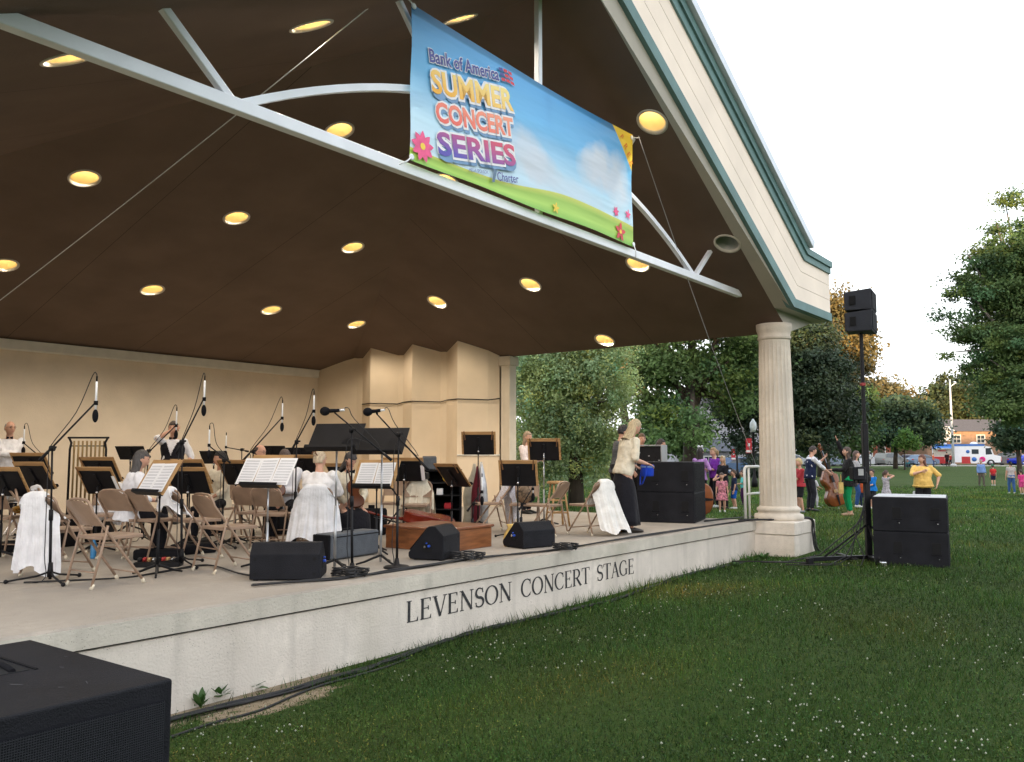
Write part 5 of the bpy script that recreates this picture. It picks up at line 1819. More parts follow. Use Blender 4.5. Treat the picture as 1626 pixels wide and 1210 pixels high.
def limb(mb, pts, rs, seg=10):
    """tapered limb through joints, with rounded ends"""
    P, Q = [], []
    for i in range(len(pts) - 1):
        for k in range(5):
            t = k / 5
            P.append(V(pts[i]).lerp(V(pts[i + 1]), t)); Q.append(rs[i] + (rs[i + 1] - rs[i]) * t)
    P.append(V(pts[-1])); Q.append(rs[-1])
    mb.tube(P, Q, seg)
    mb.ball(P[0], Q[0], seg, 6); mb.ball(P[-1], Q[-1], seg, 6)

def head_mesh(mb, m, k):
    S, Rn = 22, 18
    vs = [None] * 0
    def shp(d):
        x, y, z = d
        r = V((x * .076, y * .096, z * .118))
        if z < 0:
            r.x *= 1 - .28 * z * z
            r.y *= 1 - .20 * z * z * (1 if y < 0 else .2)
        if y > .2:                       # face
            nose = math.exp(-((x / .20) ** 2)) * math.exp(-(((z + .12) / .22) ** 2))
            r.y += .020 * nose * y
            r.y += .006 * math.exp(-((z + .80) / .2) ** 2) * math.exp(-(x / .35) ** 2)
            for sx in (-1, 1): r.y -= .010 * math.exp(-(((x - sx * .42) / .2) ** 2) - (((z - .10) / .12) ** 2))
            r.y += .005 * math.exp(-((z - .30) / .1) ** 2)
            r.y += .004 * math.exp(-((z + .45) / .08) ** 2 - (x / .3) ** 2)
        return r
    vs = [shp((0, 0, -1))]
    for i in range(1, Rn):
        t = math.pi * i / Rn
        for j in range(S):
            q = 2 * math.pi * j / S
            vs.append(shp((math.sin(t) * math.cos(q), math.sin(t) * math.sin(q), -math.cos(t))))
    vs.append(shp((0, 0, 1)))
    fs = []
    for j in range(S):
        fs.append((0, 1 + (j + 1) % S, 1 + j))
        for i in range(Rn - 2):
            a = 1 + i * S
            fs.append((a + j, a + (j + 1) % S, a + S + (j + 1) % S, a + S + j))
        a = 1 + (Rn - 2) * S
        fs.append((a + j, a + (j + 1) % S, len(vs) - 1))
    mb.add([m @ (p * k) for p in vs], fs, True)
    for sx in (-1, 1):
        st = len(mb.v); mb.ball((0, 0, 0), (.012 * k, .020 * k, .032 * k), 8, 6)
        mb.v[st:] = [tuple(m @ (V(p) + V((sx * .077, -.008, -.005)) * k)) for p in mb.v[st:]]

def hand_parts(mb_palm, mb_f, wr, d, nrm, k, curl=.5):
    """palm joined to the body, five separate fingers"""
    d = d.normalized(); s = d.cross(nrm).normalized(); nrm = s.cross(d).normalized()
    c = wr + d * .045 * k
    mb_palm.loft([ell(wr + d * .0 * k, s, nrm, .022 * k, .018 * k, 10), ell(wr + d * .03 * k, s, nrm, .034 * k, .016 * k, 10), ell(wr + d * .085 * k, s, nrm, .038 * k, .013 * k, 10)])
    for i, (off, L) in enumerate(((-.028, .070), (-.010, .080), (.009, .076), (.027, .060))):
        p = wr + d * .080 * k + s * off * k
        a1, a2 = curl * .6, curl * 1.5
        d1 = (d * math.cos(a1) + nrm * math.sin(a1)); d2 = (d * math.cos(a2) + nrm * math.sin(a2))
        q = p + d1 * L * .5 * k
        mb_f.tube([p, q, q + d2 * L * .5 * k], [.0088 * k, .0082 * k, .0066 * k], 7)
    p = wr + d * .025 * k - s * .030 * k
    t = (d * .75 - s * .6 + nrm * .25).normalized()
    mb_f.tube([p, p + t * .035 * k, p + t * .035 * k + (d * .9 - s * .1 + nrm * .3).normalized() * .028 * k], [.011 * k, .010 * k, .008 * k], 7)

HAIRM = {}
def hair_mat(c):
    nm = 'hair_%d_%d_%d' % tuple(int(x * 255) for x in c)
    return mat(nm, c, rough=.5, var=.3, scale=30, bump=.6, bscale=30, stretch=(3, 3, .5), spec=.35)

def person(label, loc, h, H=1.70, seat=None, lean=0.0, side=0.0, hl=None, hr=None, fl=None, fr=None, pl=None, pr=None,
           yaw=0, pitch=0, hair=('short', (.05, .03, .02)), top=None, sleeve=.5, bottom=None, blen=.95, skirt=None, shoes=None,
           fat=1.0, kid=0.0, skin=None, vest=None, bow=False, glasses=False, beard=None, hat=None, curl=.5, group=None, vox=.012, hem=0.0, hipw=1.0):
    k = H / 1.72
    hk = k * (1 + .28 * kid)                                  # children have larger heads
    skin = skin or M_skin
    fat = fat * 1.08 + .08 * kid
    sh_h = 1.40 - .05 * kid
    hipz = .90 - .03 * kid
    uA, fA, th, shn = .285 * k, .25 * k, .42 * k * (1 - .03 * kid), .41 * k * (1 - .03 * kid)
    pz = hipz * k if seat is None else seat + .09 * k
    hip = V((0, 0, pz))
    cl, sl_ = math.cos(lean), math.sin(lean)
    up = V((math.sin(side), sl_, cl * math.cos(side))).normalized()
    fwd = V((0, cl, -sl_)).normalized(); X = fwd.cross(up).normalized(); fwd = up.cross(X).normalized()
    T = (sh_h - hipz) * k
    chest = hip + up * T * .72; neck = hip + up * T * 1.06
    sw = .172 * k * (1 + .25 * (fat - 1))
    shL, shR = hip + up * T * .95 - X * sw, hip + up * T * .95 + X * sw
    nk_top = neck + up * .07 * k + fwd * .012 * k
    hc = nk_top + up * .10 * hk + fwd * .018 * hk
    HM = MX.Translation(hc) @ (MX((X, fwd, up)).transposed() @ rz3(-R(yaw)) @ rx(R(pitch))).to_4x4()
    # limbs
    hipL, hipR = hip - X * .085 * k * hipw, hip + X * .085 * k * hipw
    if seat is None:
        fl = V(fl) * k if fl is not None else V((-.10, 0.0, 0)) * k
        fr = V(fr) * k if fr is not None else V((.10, .02, 0)) * k
    else:
        fl = V(fl) * k if fl is not None else V((-.13, .40, 0)) * k
        fr = V(fr) * k if fr is not None else V((.13, .42, 0)) * k
    anL, anR = fl + V((0, -.02, .08 * k)), fr + V((0, -.02, .08 * k))
    kneeL, anL = ik(hipL, anL, th, shn, V((-.15, 1, .25)))
    kneeR, anR = ik(hipR, anR, th, shn, V((.15, 1, .25)))
    tgt = lambda q, s: (hip + X * (q[0] * k) + V((0, 1, 0)) * (q[1] * k) + V((0, 0, 1)) * ((q[2] - hipz) * k)) if q is not None else hip + X * (s * .26 * k) + fwd * .06 * k + V((0, 0, -.10 * k))
    elL, wrL = ik(shL, tgt(hl, -1), uA, fA, V(pl) if pl else V((-.6, -.7, -.5)))
    elR, wrR = ik(shR, tgt(hr, 1), uA, fA, V(pr) if pr else V((.6, -.7, -.5)))
    B, F = MB(), MB()
    tor = [(-.10, .150, .105), (0, .165 * hipw, .118), (.22, .150, .105), (.45, .138, .095), (.72, .160, .108), (.88, .165, .092), (.97, .125, .075), (1.04, .060, .055)]
    TM = (1.0 - .12 * kid) * k
    def torso(mb, g, t0=-.2, f=1.0, belly=0.0, fl_=0.0):
        rings = []
        for (t, a, b) in tor:
            if t < t0: continue
            fx = 1 + (f - 1) * (1.0 if t < .8 else .5)
            by = belly * math.exp(-((t - .28) / .25) ** 2)
            rings.append(ell(hip + up * T * t + fwd * (.012 * k * math.sin(t * 3) + by * .5), X, fwd, a * TM * fx + g, b * TM * fx + g + by * .5, 18))
        mb.loft(rings)
    torso(B, 0, -.2, fat * .97, .05 * (fat - 1))
    limb(B, [hip + up * T * 1.0, nk_top + up * .03 * k], [.062 * k, .052 * k])
    limb(B, [shL, elL, wrL], [.050 * k * fat ** .5, .040 * k * fat ** .5, .026 * k]); limb(B, [shR, elR, wrR], [.050 * k * fat ** .5, .040 * k * fat ** .5, .026 * k])
    for hp, kn, an in ((hipL, kneeL, anL), (hipR, kneeR, anR)):
        limb(B, [hp, kn, kn.lerp(an, .3), an], [.082 * k * fat ** .7, .056 * k * fat ** .5, .056 * k * fat ** .5, .036 * k])
    head_mesh(B, HM, hk)
    for wr, el in ((wrL, elL), (wrR, elR)):
        d = wr - el
        nr = V((-fwd.x, -fwd.y, 0)) + V((0, 0, .01)) if abs(d.normalized().dot(fwd)) < .8 else V((0, 0, -1))
        if d.normalized().z < -.5: nr = -X if wr is wrR else X
        hand_parts(B, F, wr, d, nr, k * (1 + .1 * kid), curl)
    for an, f_ in ((anL, fl), (anR, fr)):
        limb(B, [an, f_ + V((0, .03, .035)) * k, f_ + V((0, .14, .025)) * k], [.036 * k, .032 * k, .024 * k], 8)
    body = remeshed(B, vox, None, 'b', 1)
    st = len(body.v)
    body.add(F.v, F.f, True)
    # eyes and mouth
    def face(c, r, mi):
        body.cur = mi
        s0 = len(body.v); body.ball((0, 0, 0), tuple(q * hk for q in r), 8, 6)
        body.v[s0:] = [tuple(HM @ (V(p) + V(c) * hk)) for p in body.v[s0:]]
    for sx in (-1, 1):
        face((sx * .031, .083, .012), (.011, .006, .006), 1)
        face((sx * .031, .088, .036), (.017, .005, .004), 3)
    face((0, .096, -.055), (.022, .006, .006), 2)
    body.cur = 0
    hm = hair_mat(hair[1])
    o = mesh_obj('person', body, [skin, M_eye, M_lip, hm])
    o.location = loc; o.rotation_euler = (0, 0, heading(h))
    tag(o, label, 'person', group)
    # hair: a cap over the skull, falling to its length
    style = hair[0]
    if style != 'bald0':
        HB = MB()
        S, Rn = 26, 20
        L = {'short': 0, 'bald': 0, 'long': .30, 'mid': .12, 'bob': .07, 'bun': .0, 'pony': .0, 'curly': .05}.get(style, 0)
        vs = []
        for i in range(Rn + 1):
            t = math.pi * i / Rn
            for j in range(S):
                q = 2 * math.pi * j / S
                x, y, z = math.sin(t) * math.cos(q), math.sin(t) * math.sin(q), math.cos(t)
                line = .38 if y > .45 else (.38 - 1.1 * (.45 - y) if y > -.25 else -.39)
                if style == 'bald': line = (2 if y > .12 else -.45) if z < .62 else 2
                if L > 0 and y < .35: line = -.9 if y < .1 else line - .9 * (.35 - y)
                inside = z < line
                g = 1.13 + .03 * math.sin(q * 7 + z * 9) * (1.2 if style in ('curly', 'mid', 'long') else .5)
                if style == 'bald': g = 1.09
                if style == 'curly': g += .12
                if inside: g = .86
                px, py, pz_ = x * .076 * g, y * .096 * g - (.004 if not inside else 0), z * .118 * g
                if L > 0 and not inside and z < -.05 and y < .42:
                    pz_ = pz_ - (L * min(1, (-z) * 1.25)); py -= .02 * (-z); px *= 1 + .25 * min(1, -z)
                    px *= 1 / max(.35, math.sqrt(max(.12, 1 - z * z))) * .95
                    py = py if y > 0 else py / max(.45, math.sqrt(max(.2, 1 - z * z))) * .88
                vs.append(HM @ (V((px, py, pz_)) * hk))
        HB.add(vs, [(i * S + j, i * S + (j + 1) % S, (i + 1) * S + (j + 1) % S, (i + 1) * S + j) for i in range(Rn) for j in range(S)], True)
        if style in ('bun', 'pony'):
            s0 = len(HB.v)
            if style == 'bun': HB.ball((0, -.085, .085), (.045, .04, .04), 10, 8)
            else: HB.tube([(0, -.095, .05), (0, -.13, .03), (0, -.135, -.06), (0, -.12, -.13)], [.025, .034, .03, .008], 8)
            HB.v[s0:] = [tuple(HM @ (V(p) * hk)) for p in HB.v[s0:]]
        part('hair', HB, hm, o)
    if beard:
        pass
    if glasses:
        G = MB(); s0 = 0
        for sx in (-1, 1):
            G.tube([(sx * .031 + .022 * math.cos(a), .098, .010 + .016 * math.sin(a)) for a in [2 * math.pi * q / 10 for q in range(10)]], .0018, 4, closed=True)
            G.tube([(sx * .053, .097, .014), (sx * .078, .02, .012)], .0018, 4)
        G.v = [tuple(HM @ (V(p) * hk)) for p in G.v]
        part('glasses', G, M_black, o)
    if hat:
        kind, hm2 = hat
        G = MB()
        if kind == 'cap':
            G.lathe([(.0, .135), (.05, .128), (.080, .10), (.092, .05), (.093, .03), (.0, .03)], (0, -.004, 0), 18)
            G.loft([[V((x * .08, .085 + .0 * x, .034)) for x in (-1, -.5, 0, .5, 1)] + [V((x * .08, .085, .042)) for x in (1, .5, 0, -.5, -1)], [V((x * .06, .155 - .02 * x * x, .026)) for x in (-1, -.5, 0, .5, 1)] + [V((x * .06, .155 - .02 * x * x, .032)) for x in (1, .5, 0, -.5, -1)]])
        elif kind == 'headphones':
            G.tube([(.105 * math.cos(a), 0, .13 * math.sin(a) + .01) for a in np.linspace(0, math.pi, 14)], .012, 8)
            for sx in (-1, 1): G.ball((sx * .098, 0, 0), (.03, .045, .05), 10, 8)
        elif kind == 'ears':
            G.tube([(.10 * math.cos(a), 0, .14 * math.sin(a)) for a in np.linspace(.3, math.pi - .3, 10)], .006, 6)
            for sx in (-1, 1): G.ball((sx * .05, 0, .150), (.038, .02, .035), 10, 8)
        elif kind == 'clip':
            for sx in (-1, 1): G.tube([(sx * .03, -.075, .06), (sx * .035, -.125, .10), (sx * .01, -.10, .14)], .010, 6)
        elif kind == 'headband':
            G.tube([(.089 * math.cos(a), .02, .128 * math.sin(a) + .01) for a in np.linspace(0, math.pi, 14)], .010, 6)
        G.v = [tuple(HM @ (V(p) * hk)) for p in G.v]
        part({'cap': 'cap', 'headphones': 'ear_defenders', 'ears': 'hair_bow', 'clip': 'hair_clip', 'headband': 'headband'}[kind], G, hm2, o)
    # clothes
    if top is not None:
        Tm = MB()
        g = .014 * k
        torso(Tm, g, -.2 if not hem else -.2, fat, .10 * (fat - 1) * k)
        if hem:
            Tm.loft([ell(hip + up * T * .1, X, fwd, .16 * k * hipw * fat + g, .115 * k * fat + g, 18), ell(hip - V((0, 0, hem * .5 * k)), X, fwd, .175 * k * hipw * fat + g, .135 * k * fat + g, 18), ell(hip - V((0, 0, hem * k)), X, fwd, .19 * k * hipw * fat + g, .15 * k * fat + g, 18)])
        for sh, el, wr in ((shL, elL, wrL), (shR, elR, wrR)):
            if sleeve <= 0: continue
            if sleeve <= .5:
                limb(Tm, [sh, sh.lerp(el, sleeve * 2)], [.060 * k * fat ** .5, .057 * k * fat ** .5])
            else:
                limb(Tm, [sh, el, el.lerp(wr, (sleeve - .5) * 2)], [.062 * k * fat ** .5, .054 * k * fat ** .5, .046 * k * fat ** .5])
        part('shirt', crease(remeshed(Tm, vox, None, 's', 1), .012 * k), top, o)
        if bow:
            Bw = MB(); c = neck + fwd * .085 * k + up * .005
            for sx in (-1, 1): Bw.loft([ell(c + X * sx * .006, up, fwd, .010, .012, 8), ell(c + X * sx * .05, up, fwd, .026, .012, 8)])
            part('bow_tie', Bw, M_blackcloth, o)
    if vest is not None:
        Vm = MB(); torso(Vm, .022 * k, -.12, fat, .10 * (fat - 1) * k)
        vm = remeshed(Vm, vox, None, 'v', 1)
        keep = []
        for f in vm.f:
            c = sum((V(vm.v[i]) for i in f), V()) / len(f) - hip
            t = c.dot(up) / T
            if t > .93 or (t > .5 and abs(c.dot(X)) < (t - .5) * .2 * k and c.dot(fwd) > 0): continue
            keep.append(f)
        vm.f = keep; vm.sm = [True] * len(keep); vm.mi = [0] * len(keep)
        part('vest', vm, vest, o)
    if bottom is not None:
        Pm = MB(); g = .012 * k
        rings = [ell(hip + up * T * t, X, fwd, a * TM * fat * (hipw if t < .1 else 1) + g, b * TM * fat + g, 18) for t, a, b in tor if t <= .23]
        Pm.loft(rings)
        for hp, kn, an in ((hipL, kneeL, anL), (hipR, kneeR, anR)):
            r0, r1, r2 = (.092 * k * fat ** .7, .070 * k * fat ** .5, .056 * k)
            if blen <= .5: limb(Pm, [hp, hp.lerp(kn, blen * 2)], [r0, r1 * 1.15])
            else: limb(Pm, [hp, kn, kn.lerp(an, (blen - .5) * 2)], [r0, r1, r2])
        part('trousers' if blen > .6 else 'shorts', crease(remeshed(Pm, vox, None, 'p', 1), .009 * k), bottom, o)
    if skirt is not None:
        sm_, zl, flare = skirt
        Sk = MB()
        n = 28
        if seat is None:
            rings = []
            for i in range(9):
                t = i / 8
                z = hip.z + .05 * k - (hip.z + .05 * k - zl) * t
                rr = (.120 + .065 * min(1, t * 3)) * k + flare * k * t
                c = hip.lerp((fl + fr) / 2, min(1, t)) if False else V((hip.x * (1 - t) + (fl.x + fr.x) / 2 * t, hip.y * (1 - t) + (fl.y + fr.y) / 2 * t, 0))
                rings.append([V((c.x + rr * math.cos(a) * (1 + .07 * t * math.sin(a * 7 + 1)), c.y + rr * .8 * math.sin(a) * (1 + .07 * t * math.sin(a * 7 + 1)), z)) for a in [2 * math.pi * q / n for q in range(n)]])
            Sk.loft(rings, True, True)
        else:
            rings = [ell(hip + up * T * .15, X, fwd, .15 * k + .02, .12 * k + .02, n)]
            mk = (kneeL + kneeR) / 2; mf = (V(fl) + V(fr)) / 2
            rings.append(ell(hip + V((0, .06, 0)), X, fwd, .18 * k, .16 * k, n))
            ax = V((0, .5, .8)).normalized()
            rings.append(ell(hip.lerp(mk, .6) + V((0, 0, -.02)), X, ax, .20 * k, .11 * k, n))
            ax = V((0, .8, .5)).normalized()
            rings.append(ell(mk + V((0, .03, -.03)), X, ax, .22 * k, .11 * k, n))
            rings.append(ell(mk.lerp(V((mf.x, mf.y, zl)), .5) + V((0, -.03, 0)), X, V((0, 1, 0)), .25 * k, .17 * k, n))
            rings.append(ell(V((mf.x, mf.y - .06, zl)), X, V((0, 1, 0)), .27 * k, .21 * k, n))
            Sk.loft(rings, True, True)
        part('skirt', Sk, sm_, o)
    if shoes is not None:
        for f_ in (fl, fr):
            Sh = MB()
            Sh.loft([ell(f_ + V((0, -.075, .03)) * k, V((1, 0, 0)), V((0, 0, 1)), .030 * k, .032 * k, 10), ell(f_ + V((0, -.04, .05)) * k, V((1, 0, 0)), V((0, 0, 1)), .040 * k, .050 * k, 10), ell(f_ + V((0, .06, .038)) * k, V((1, 0, 0)), V((0, 0, 1)), .045 * k, .038 * k, 10), ell(f_ + V((0, .15, .026)) * k, V((1, 0, 0)), V((0, 0, 1)), .042 * k, .026 * k, 10), ell(f_ + V((0, .19, .022)) * k, V((1, 0, 0)), V((0, 0, 1)), .022 * k, .018 * k, 10)])
            part('shoe', Sh, shoes, o)
    o['__k'] = k
    del o['__k']
    return o, dict(wrL=wrL, wrR=wrR, hip=hip, HM=HM, k=k, up=up, fwd=fwd)

def wpt(o, p): return MX.Rotation(o.rotation_euler.z, 3, 'Z') @ V(p) + V(o.location)
def seated_on(key):
    loc, h = CHAIRS[key]
    return V(loc) + MX.Rotation(heading(h), 3, 'Z') @ V((0, -.02, 0)), h

S_black = mat('black_shoe_leather', (.012, .012, .013), rough=.35)
S_white = mat('white_trainer', (.6, .6, .6), rough=.6)
C_ivory = cloth('ivory_blouse', (.66, .60, .48))
C_shirt = cloth('white_dress_shirt', (.72, .72, .76), bump=.6)

# ---- musicians
p = floorY(10, 15.0)
person('man with crossed arms in white shirt and bow tie standing at the left edge', p, 150, H=1.76, hair=('bald', (.35, .33, .30)), top=C_shirt, sleeve=.92, bottom=M_blackcloth, shoes=S_black, bow=True, glasses=True,
       hl=(.16, .22, 1.16), hr=(-.16, .25, 1.12), pl=(-1, .0, -.5), pr=(1, .0, -.5), yaw=-25, fat=1.1)
p = floorY(272, 14.6)
person('man in black vest and bow tie standing with one hand raised before his face', p, 172, H=1.74, hair=('short', (.04, .025, .02)), top=C_shirt, sleeve=.55, vest=M_blackcloth, bottom=M_blackcloth, shoes=S_black, bow=True,
       hr=(-.02, .24, 1.56), pr=(1, .2, -.6), hl=(-.22, .12, .95), fat=1.08)
pos, h = seated_on('E')
person('woman with long grey hair in a white blouse seated with her back to us', pos, 52, H=1.50, seat=.43, hair=('long', (.075, .07, .07)), top=C_shirt, sleeve=.75, bottom=M_blackcloth, shoes=S_black, lean=.16, yaw=12, hem=.12, fat=1.15,
       hl=(-.12, .34, 1.05), hr=(.15, .30, 1.05))
pos, h = seated_on('Vv')
person('dark haired woman in a cream blouse looking left across the orchestra', pos, 205, H=1.48, seat=.43, hair=('short', (.015, .012, .012)), top=C_ivory, sleeve=.75, bottom=M_blackcloth, shoes=S_black, yaw=40, hem=.10,
       hl=(-.10, .30, .98), hr=(.12, .30, .98), skin=M_skin2)
pos, h = seated_on('X')
person('balding man in glasses whose head shows over the crowded sheet music', pos, 110, H=1.66, seat=.45, hair=('bald', (.07, .05, .04)), top=C_shirt, sleeve=.92, bottom=M_blackcloth, shoes=S_black, glasses=True, lean=.08, pitch=-4,
       hl=(-.1, .3, 1.1), hr=(.1, .3, 1.1))
pos, h = seated_on('U')
o, q = person('man in white shirt and bow tie bowed toward his instrument', pos, 168, H=1.60, seat=.43, hair=('short', (.10, .07, .06)), top=C_shirt, sleeve=.92, bottom=M_blackcloth, shoes=S_black, bow=True, lean=.30, pitch=-14, yaw=-15,
       hl=(.05, .38, 1.10), hr=(.12, .34, .95), fat=1.1)
fiddle('violin', 'dark violin held upright by the man in white shirt and bow tie', .36, wpt(o, (.08, .36, .62)), (R(8), R(-6), heading(168)), 'violin', (.12, .035, .012))
pos, h = seated_on('M')
person('blonde woman with a hair clip in a loose white blouse seated facing away', pos, 8, H=1.46, seat=.43, hair=('bun', (.50, .40, .28)), hat=('clip', mat('brown_clip', (.16, .07, .03))), top=cloth('white_gauze', (.78, .76, .76), bump=.8), sleeve=.85, bottom=M_blackcloth, shoes=S_black, yaw=28,
       hl=(-.12, .34, 1.0), hr=(.16, .34, 1.12), hem=.16, fat=1.42)
pos, h = seated_on('Tt')
o, q = person('violinist with grey streaked dark hair looking down at her sheets', pos, 152, H=1.50, seat=.43, hair=('mid', (.05, .045, .045)), top=C_ivory, sleeve=.9, skirt=(M_blackcloth, .06, 0), shoes=S_black, lean=.20, pitch=-24, yaw=-18, bow=True,
       hl=(-.14, .30, .98), hr=(.10, .34, .95))
fiddle('violin', 'orange brown violin resting on the lap of the grey haired violinist', .36, wpt(o, (-.02, .40, .50)), (R(10), R(12), heading(160)), 'violin', (.30, .075, .02))
p = floorY(836, 17.2)
person('short haired person in a pale blouse standing behind the tall music stand', p, 125, H=1.64, hair=('bob', (.30, .22, .15)), top=cloth('pale_pink_blouse', (.66, .58, .57)), sleeve=.9, bottom=M_blackcloth, shoes=S_black, hl=(-.12, .3, 1.15), hr=(.10, .32, 1.12), hem=.08)

# ---- woman in the long black skirt with the blue drum bag
p = at(990, 846, ZS)
o, q = person('blonde woman in a sheer cream blouse and long black skirt carrying a blue bag', p, 66, H=1.74, hair=('mid', (.46, .36, .22)), top=C_ivory, sleeve=.45, skirt=(M_blackcloth, .12, .08), shoes=mat('black_sandal', (.02, .015, .012), rough=.4), lean=.27, pitch=-9,
       hl=(-.12, .30, .98), hr=(.16, .32, 1.02), pr=(.3, -1, -.2), fl=(-.09, -.06, 0), fr=(.08, .10, 0))
bgp = wpt(o, (.06, .40, .84))
BB = thing('shoulder_bag', 'bright blue cylindrical bag held by the woman in the black skirt', 'bag', bgp, heading(62))
M_blue = cloth('bright_blue_nylon', (.010, .045, .42))
mb = MB(); mb.lathe([(0, 0), (.085, 0), (.095, .012), (.10, .165), (.092, .178), (0, .178)], (0, 0, 0), 20); part('body', mb, M_blue, BB)
mb = MB(); mb.lathe([(.099, .13), (.105, .135), (.105, .155), (.099, .16)], (0, 0, 0), 20); part('rim', mb, mat('pale_blue_rim', (.15, .25, .6)), BB)
mb = MB(); mb.tube([(.07, -.06, .16), (.09, -.10, .03), (.04, -.12, -.10), (-.04, -.11, -.13), (-.07, -.08, .0), (-.07, -.05, .15)], .012, 6); part('strap', mb, M_blue, BB)
p = floorY(980, 14.9)
person('dark haired man in a striped shirt bending behind the woman in the black skirt', p, 75, H=1.70, hair=('short', (.02, .018, .02)), top=mat('grey_striped_shirt', (.07, .075, .085), rough=.8, var=.7, scale=18, stretch=(.1, .1, 6)), sleeve=.9, bottom=M_blackcloth, shoes=S_black, lean=.15, hl=(-.1, .2, .9), hr=(.15, .25, .9))
def lawnman(label, u, vt, vf, h, **k):
    p = ongr(u, vf)
    p.z = ground_z(p.x, p.y)
    top_ = atY(u, vt, p.y).z
    H = (top_ - p.z)
    return person(label, p, h, H=max(.8, H), **k)
p = V((c2.x + .05, c2.y + 2.2, -.05))
person('stage hand whose brown hair shows above the rack of gear', p + V((-.25, 0, .45)), 170, H=1.66, hair=('short', (.10, .06, .035)), top=cloth('grey_tee', (.08, .08, .085)), bottom=M_blackcloth, shoes=S_black)
person('man in a grey shirt standing beside the rack of gear', p + V((.18, .3, .38)), 95, H=1.62, hair=('short', (.03, .022, .02)), top=cloth('slate_tee', (.05, .055, .06)), bottom=M_blackcloth, shoes=S_black, hl=(-.1, .3, 1.1))

# ---- children and parents beyond the column, left group
C = lambda n, c: cloth(n, c)
lawnman('girl in a lilac shirt with a white bow band in her long dark hair', 1113, 711, 806, 40, hair=('long', (.025, .018, .016)), top=C('lilac_tee', (.42, .22, .50)), sleeve=.5, bottom=M_blackcloth, shoes=S_white, hat=('ears', M_white), kid=.3, hl=(-.05, .3, 1.1), hr=(.18, .25, 1.1), vox=.015, hem=.1)
lawnman('girl in a purple shirt and black leggings with fair hair tied up', 1136, 711, 806, 250, hair=('pony', (.28, .18, .09)), top=C('purple_tee', (.17, .03, .30)), sleeve=.45, bottom=M_blackcloth, shoes=S_white, kid=.3, hl=(.0, .3, 1.1), hr=(.22, .2, 1.0), vox=.015)
lawnman('woman in a black top with long light brown hair and a headband', 1150, 724, 808, 240, hair=('mid', (.32, .20, .10)), top=M_blackcloth, sleeve=.4, bottom=M_blackcloth, shoes=S_black, hat=('headband', M_cream), hl=(-.05, .28, 1.0), hr=(.1, .28, 1.0), vox=.015)
lawnman('small child in a pink and red floral dress', 1147, 751, 813, 190, hair=('short', (.05, .03, .02)), top=mat('floral_fabric', (.45, .16, .20), rough=.8, var=.8, scale=22), sleeve=.3, skirt=(mat('floral_fabric', (.45, .16, .20)), .32, .08), shoes=S_white, kid=1, vox=.015)
lawnman('boy in a navy vest with yellow hem and bright blue shorts', 1167, 746, 808, 265, hair=('short', (.05, .03, .02)), top=C('navy_jersey', (.02, .03, .07)), sleeve=.35, bottom=C('royal_blue_shorts', (.01, .09, .42)), blen=.45, shoes=S_white, kid=1, hl=(-.2, .1, .8), hr=(.2, .15, .85), vox=.015, hem=.05)
lawnman('girl in a turquoise shirt and dark purple leggings', 1181, 747, 802, 270, hair=('mid', (.07, .04, .03)), top=C('turquoise_tee', (.10, .50, .48)), sleeve=.4, bottom=C('plum_leggings', (.05, .01, .06)), shoes=S_black, kid=1, hl=(.0, .32, 1.05), vox=.015)
# ---- right of the column
lawnman('fair haired boy in a red shirt and black shorts beside the column', 1272, 728, 814, 262, hair=('short', (.50, .36, .18)), top=C('red_tee', (.36, .035, .045)), sleeve=.45, bottom=C('black_shorts', (.015, .015, .018)), blen=.42, shoes=mat('grey_trainer', (.25, .26, .28)), kid=.6, hl=(.05, .28, 1.0), hr=(.12, .3, 1.0), vox=.013, hem=.06)
BS, bq = lawnman('man in a navy waistcoat playing a double bass on the lawn', 1287, 708, 812, 88, hair=('short', (.04, .025, .02)), top=C('white_shirt_sleeves', (.68, .68, .72)), sleeve=.7, vest=C('navy_waistcoat', (.012, .018, .05)), bottom=C('dark_trousers', (.02, .02, .028)), shoes=S_black, hl=(-.02, .42, 1.40), hr=(.12, .48, 1.02), lean=.12, pitch=-10, vox=.013, fat=1.05)
bp_ = ongr(1326, 810); bp_.z = ground_z(bp_.x, bp_.y) + .12
fiddle('double_bass', 'large orange brown double bass leaning toward the man who plays it', 1.08, bp_ + V((0, -.25, 0)), (R(-6), R(-15), R(8)), 'double bass', (.34, .075, .018), endpin=.14, slope=.25)
lawnman('small girl in pale clothes wearing yellow ear defenders', 1293, 752, 806, 70, hair=('short', (.04, .03, .03)), top=C('pale_grey_tee', (.55, .53, .55)), sleeve=.4, bottom=C('pale_leggings', (.50, .48, .52)), shoes=S_white, hat=('headphones', mat('bright_yellow', (.75, .65, .05))), kid=1, hr=(.15, .3, 1.0), hl=(-.1, .3, .95), vox=.013, fr=(.1, .12, 0), fl=(-.1, -.1, 0))
o, q = lawnman('woman in a black cardigan and green trousers waving one raised arm', 1350, 710, 819, 285, hair=('mid', (.07, .045, .035)), top=cloth('black_cardigan', (.012, .011, .012)), sleeve=.97, bottom=C('emerald_trousers', (.006, .24, .085)), blen=.9, shoes=mat('tan_sandal', (.35, .22, .14)), hr=(.16, .26, 1.95), pr=(.2, 1, -.3), hl=(-.16, .38, 1.15), hem=.16, curl=.1, fat=1.12, hipw=1.15, pitch=8)
mb = MB(); mb.loft([[V((x, y, z)) for x, y in ((-w_, -.05), (w_, -.05), (w_, .05), (-w_, .05))] for w_, z in ((.13, 0), (.14, .1), (.10, .28))], True, False); mb.tube([(-.08, 0, .27), (-.05, 0, .48), (.05, 0, .48), (.08, 0, .27)], .008, 6)
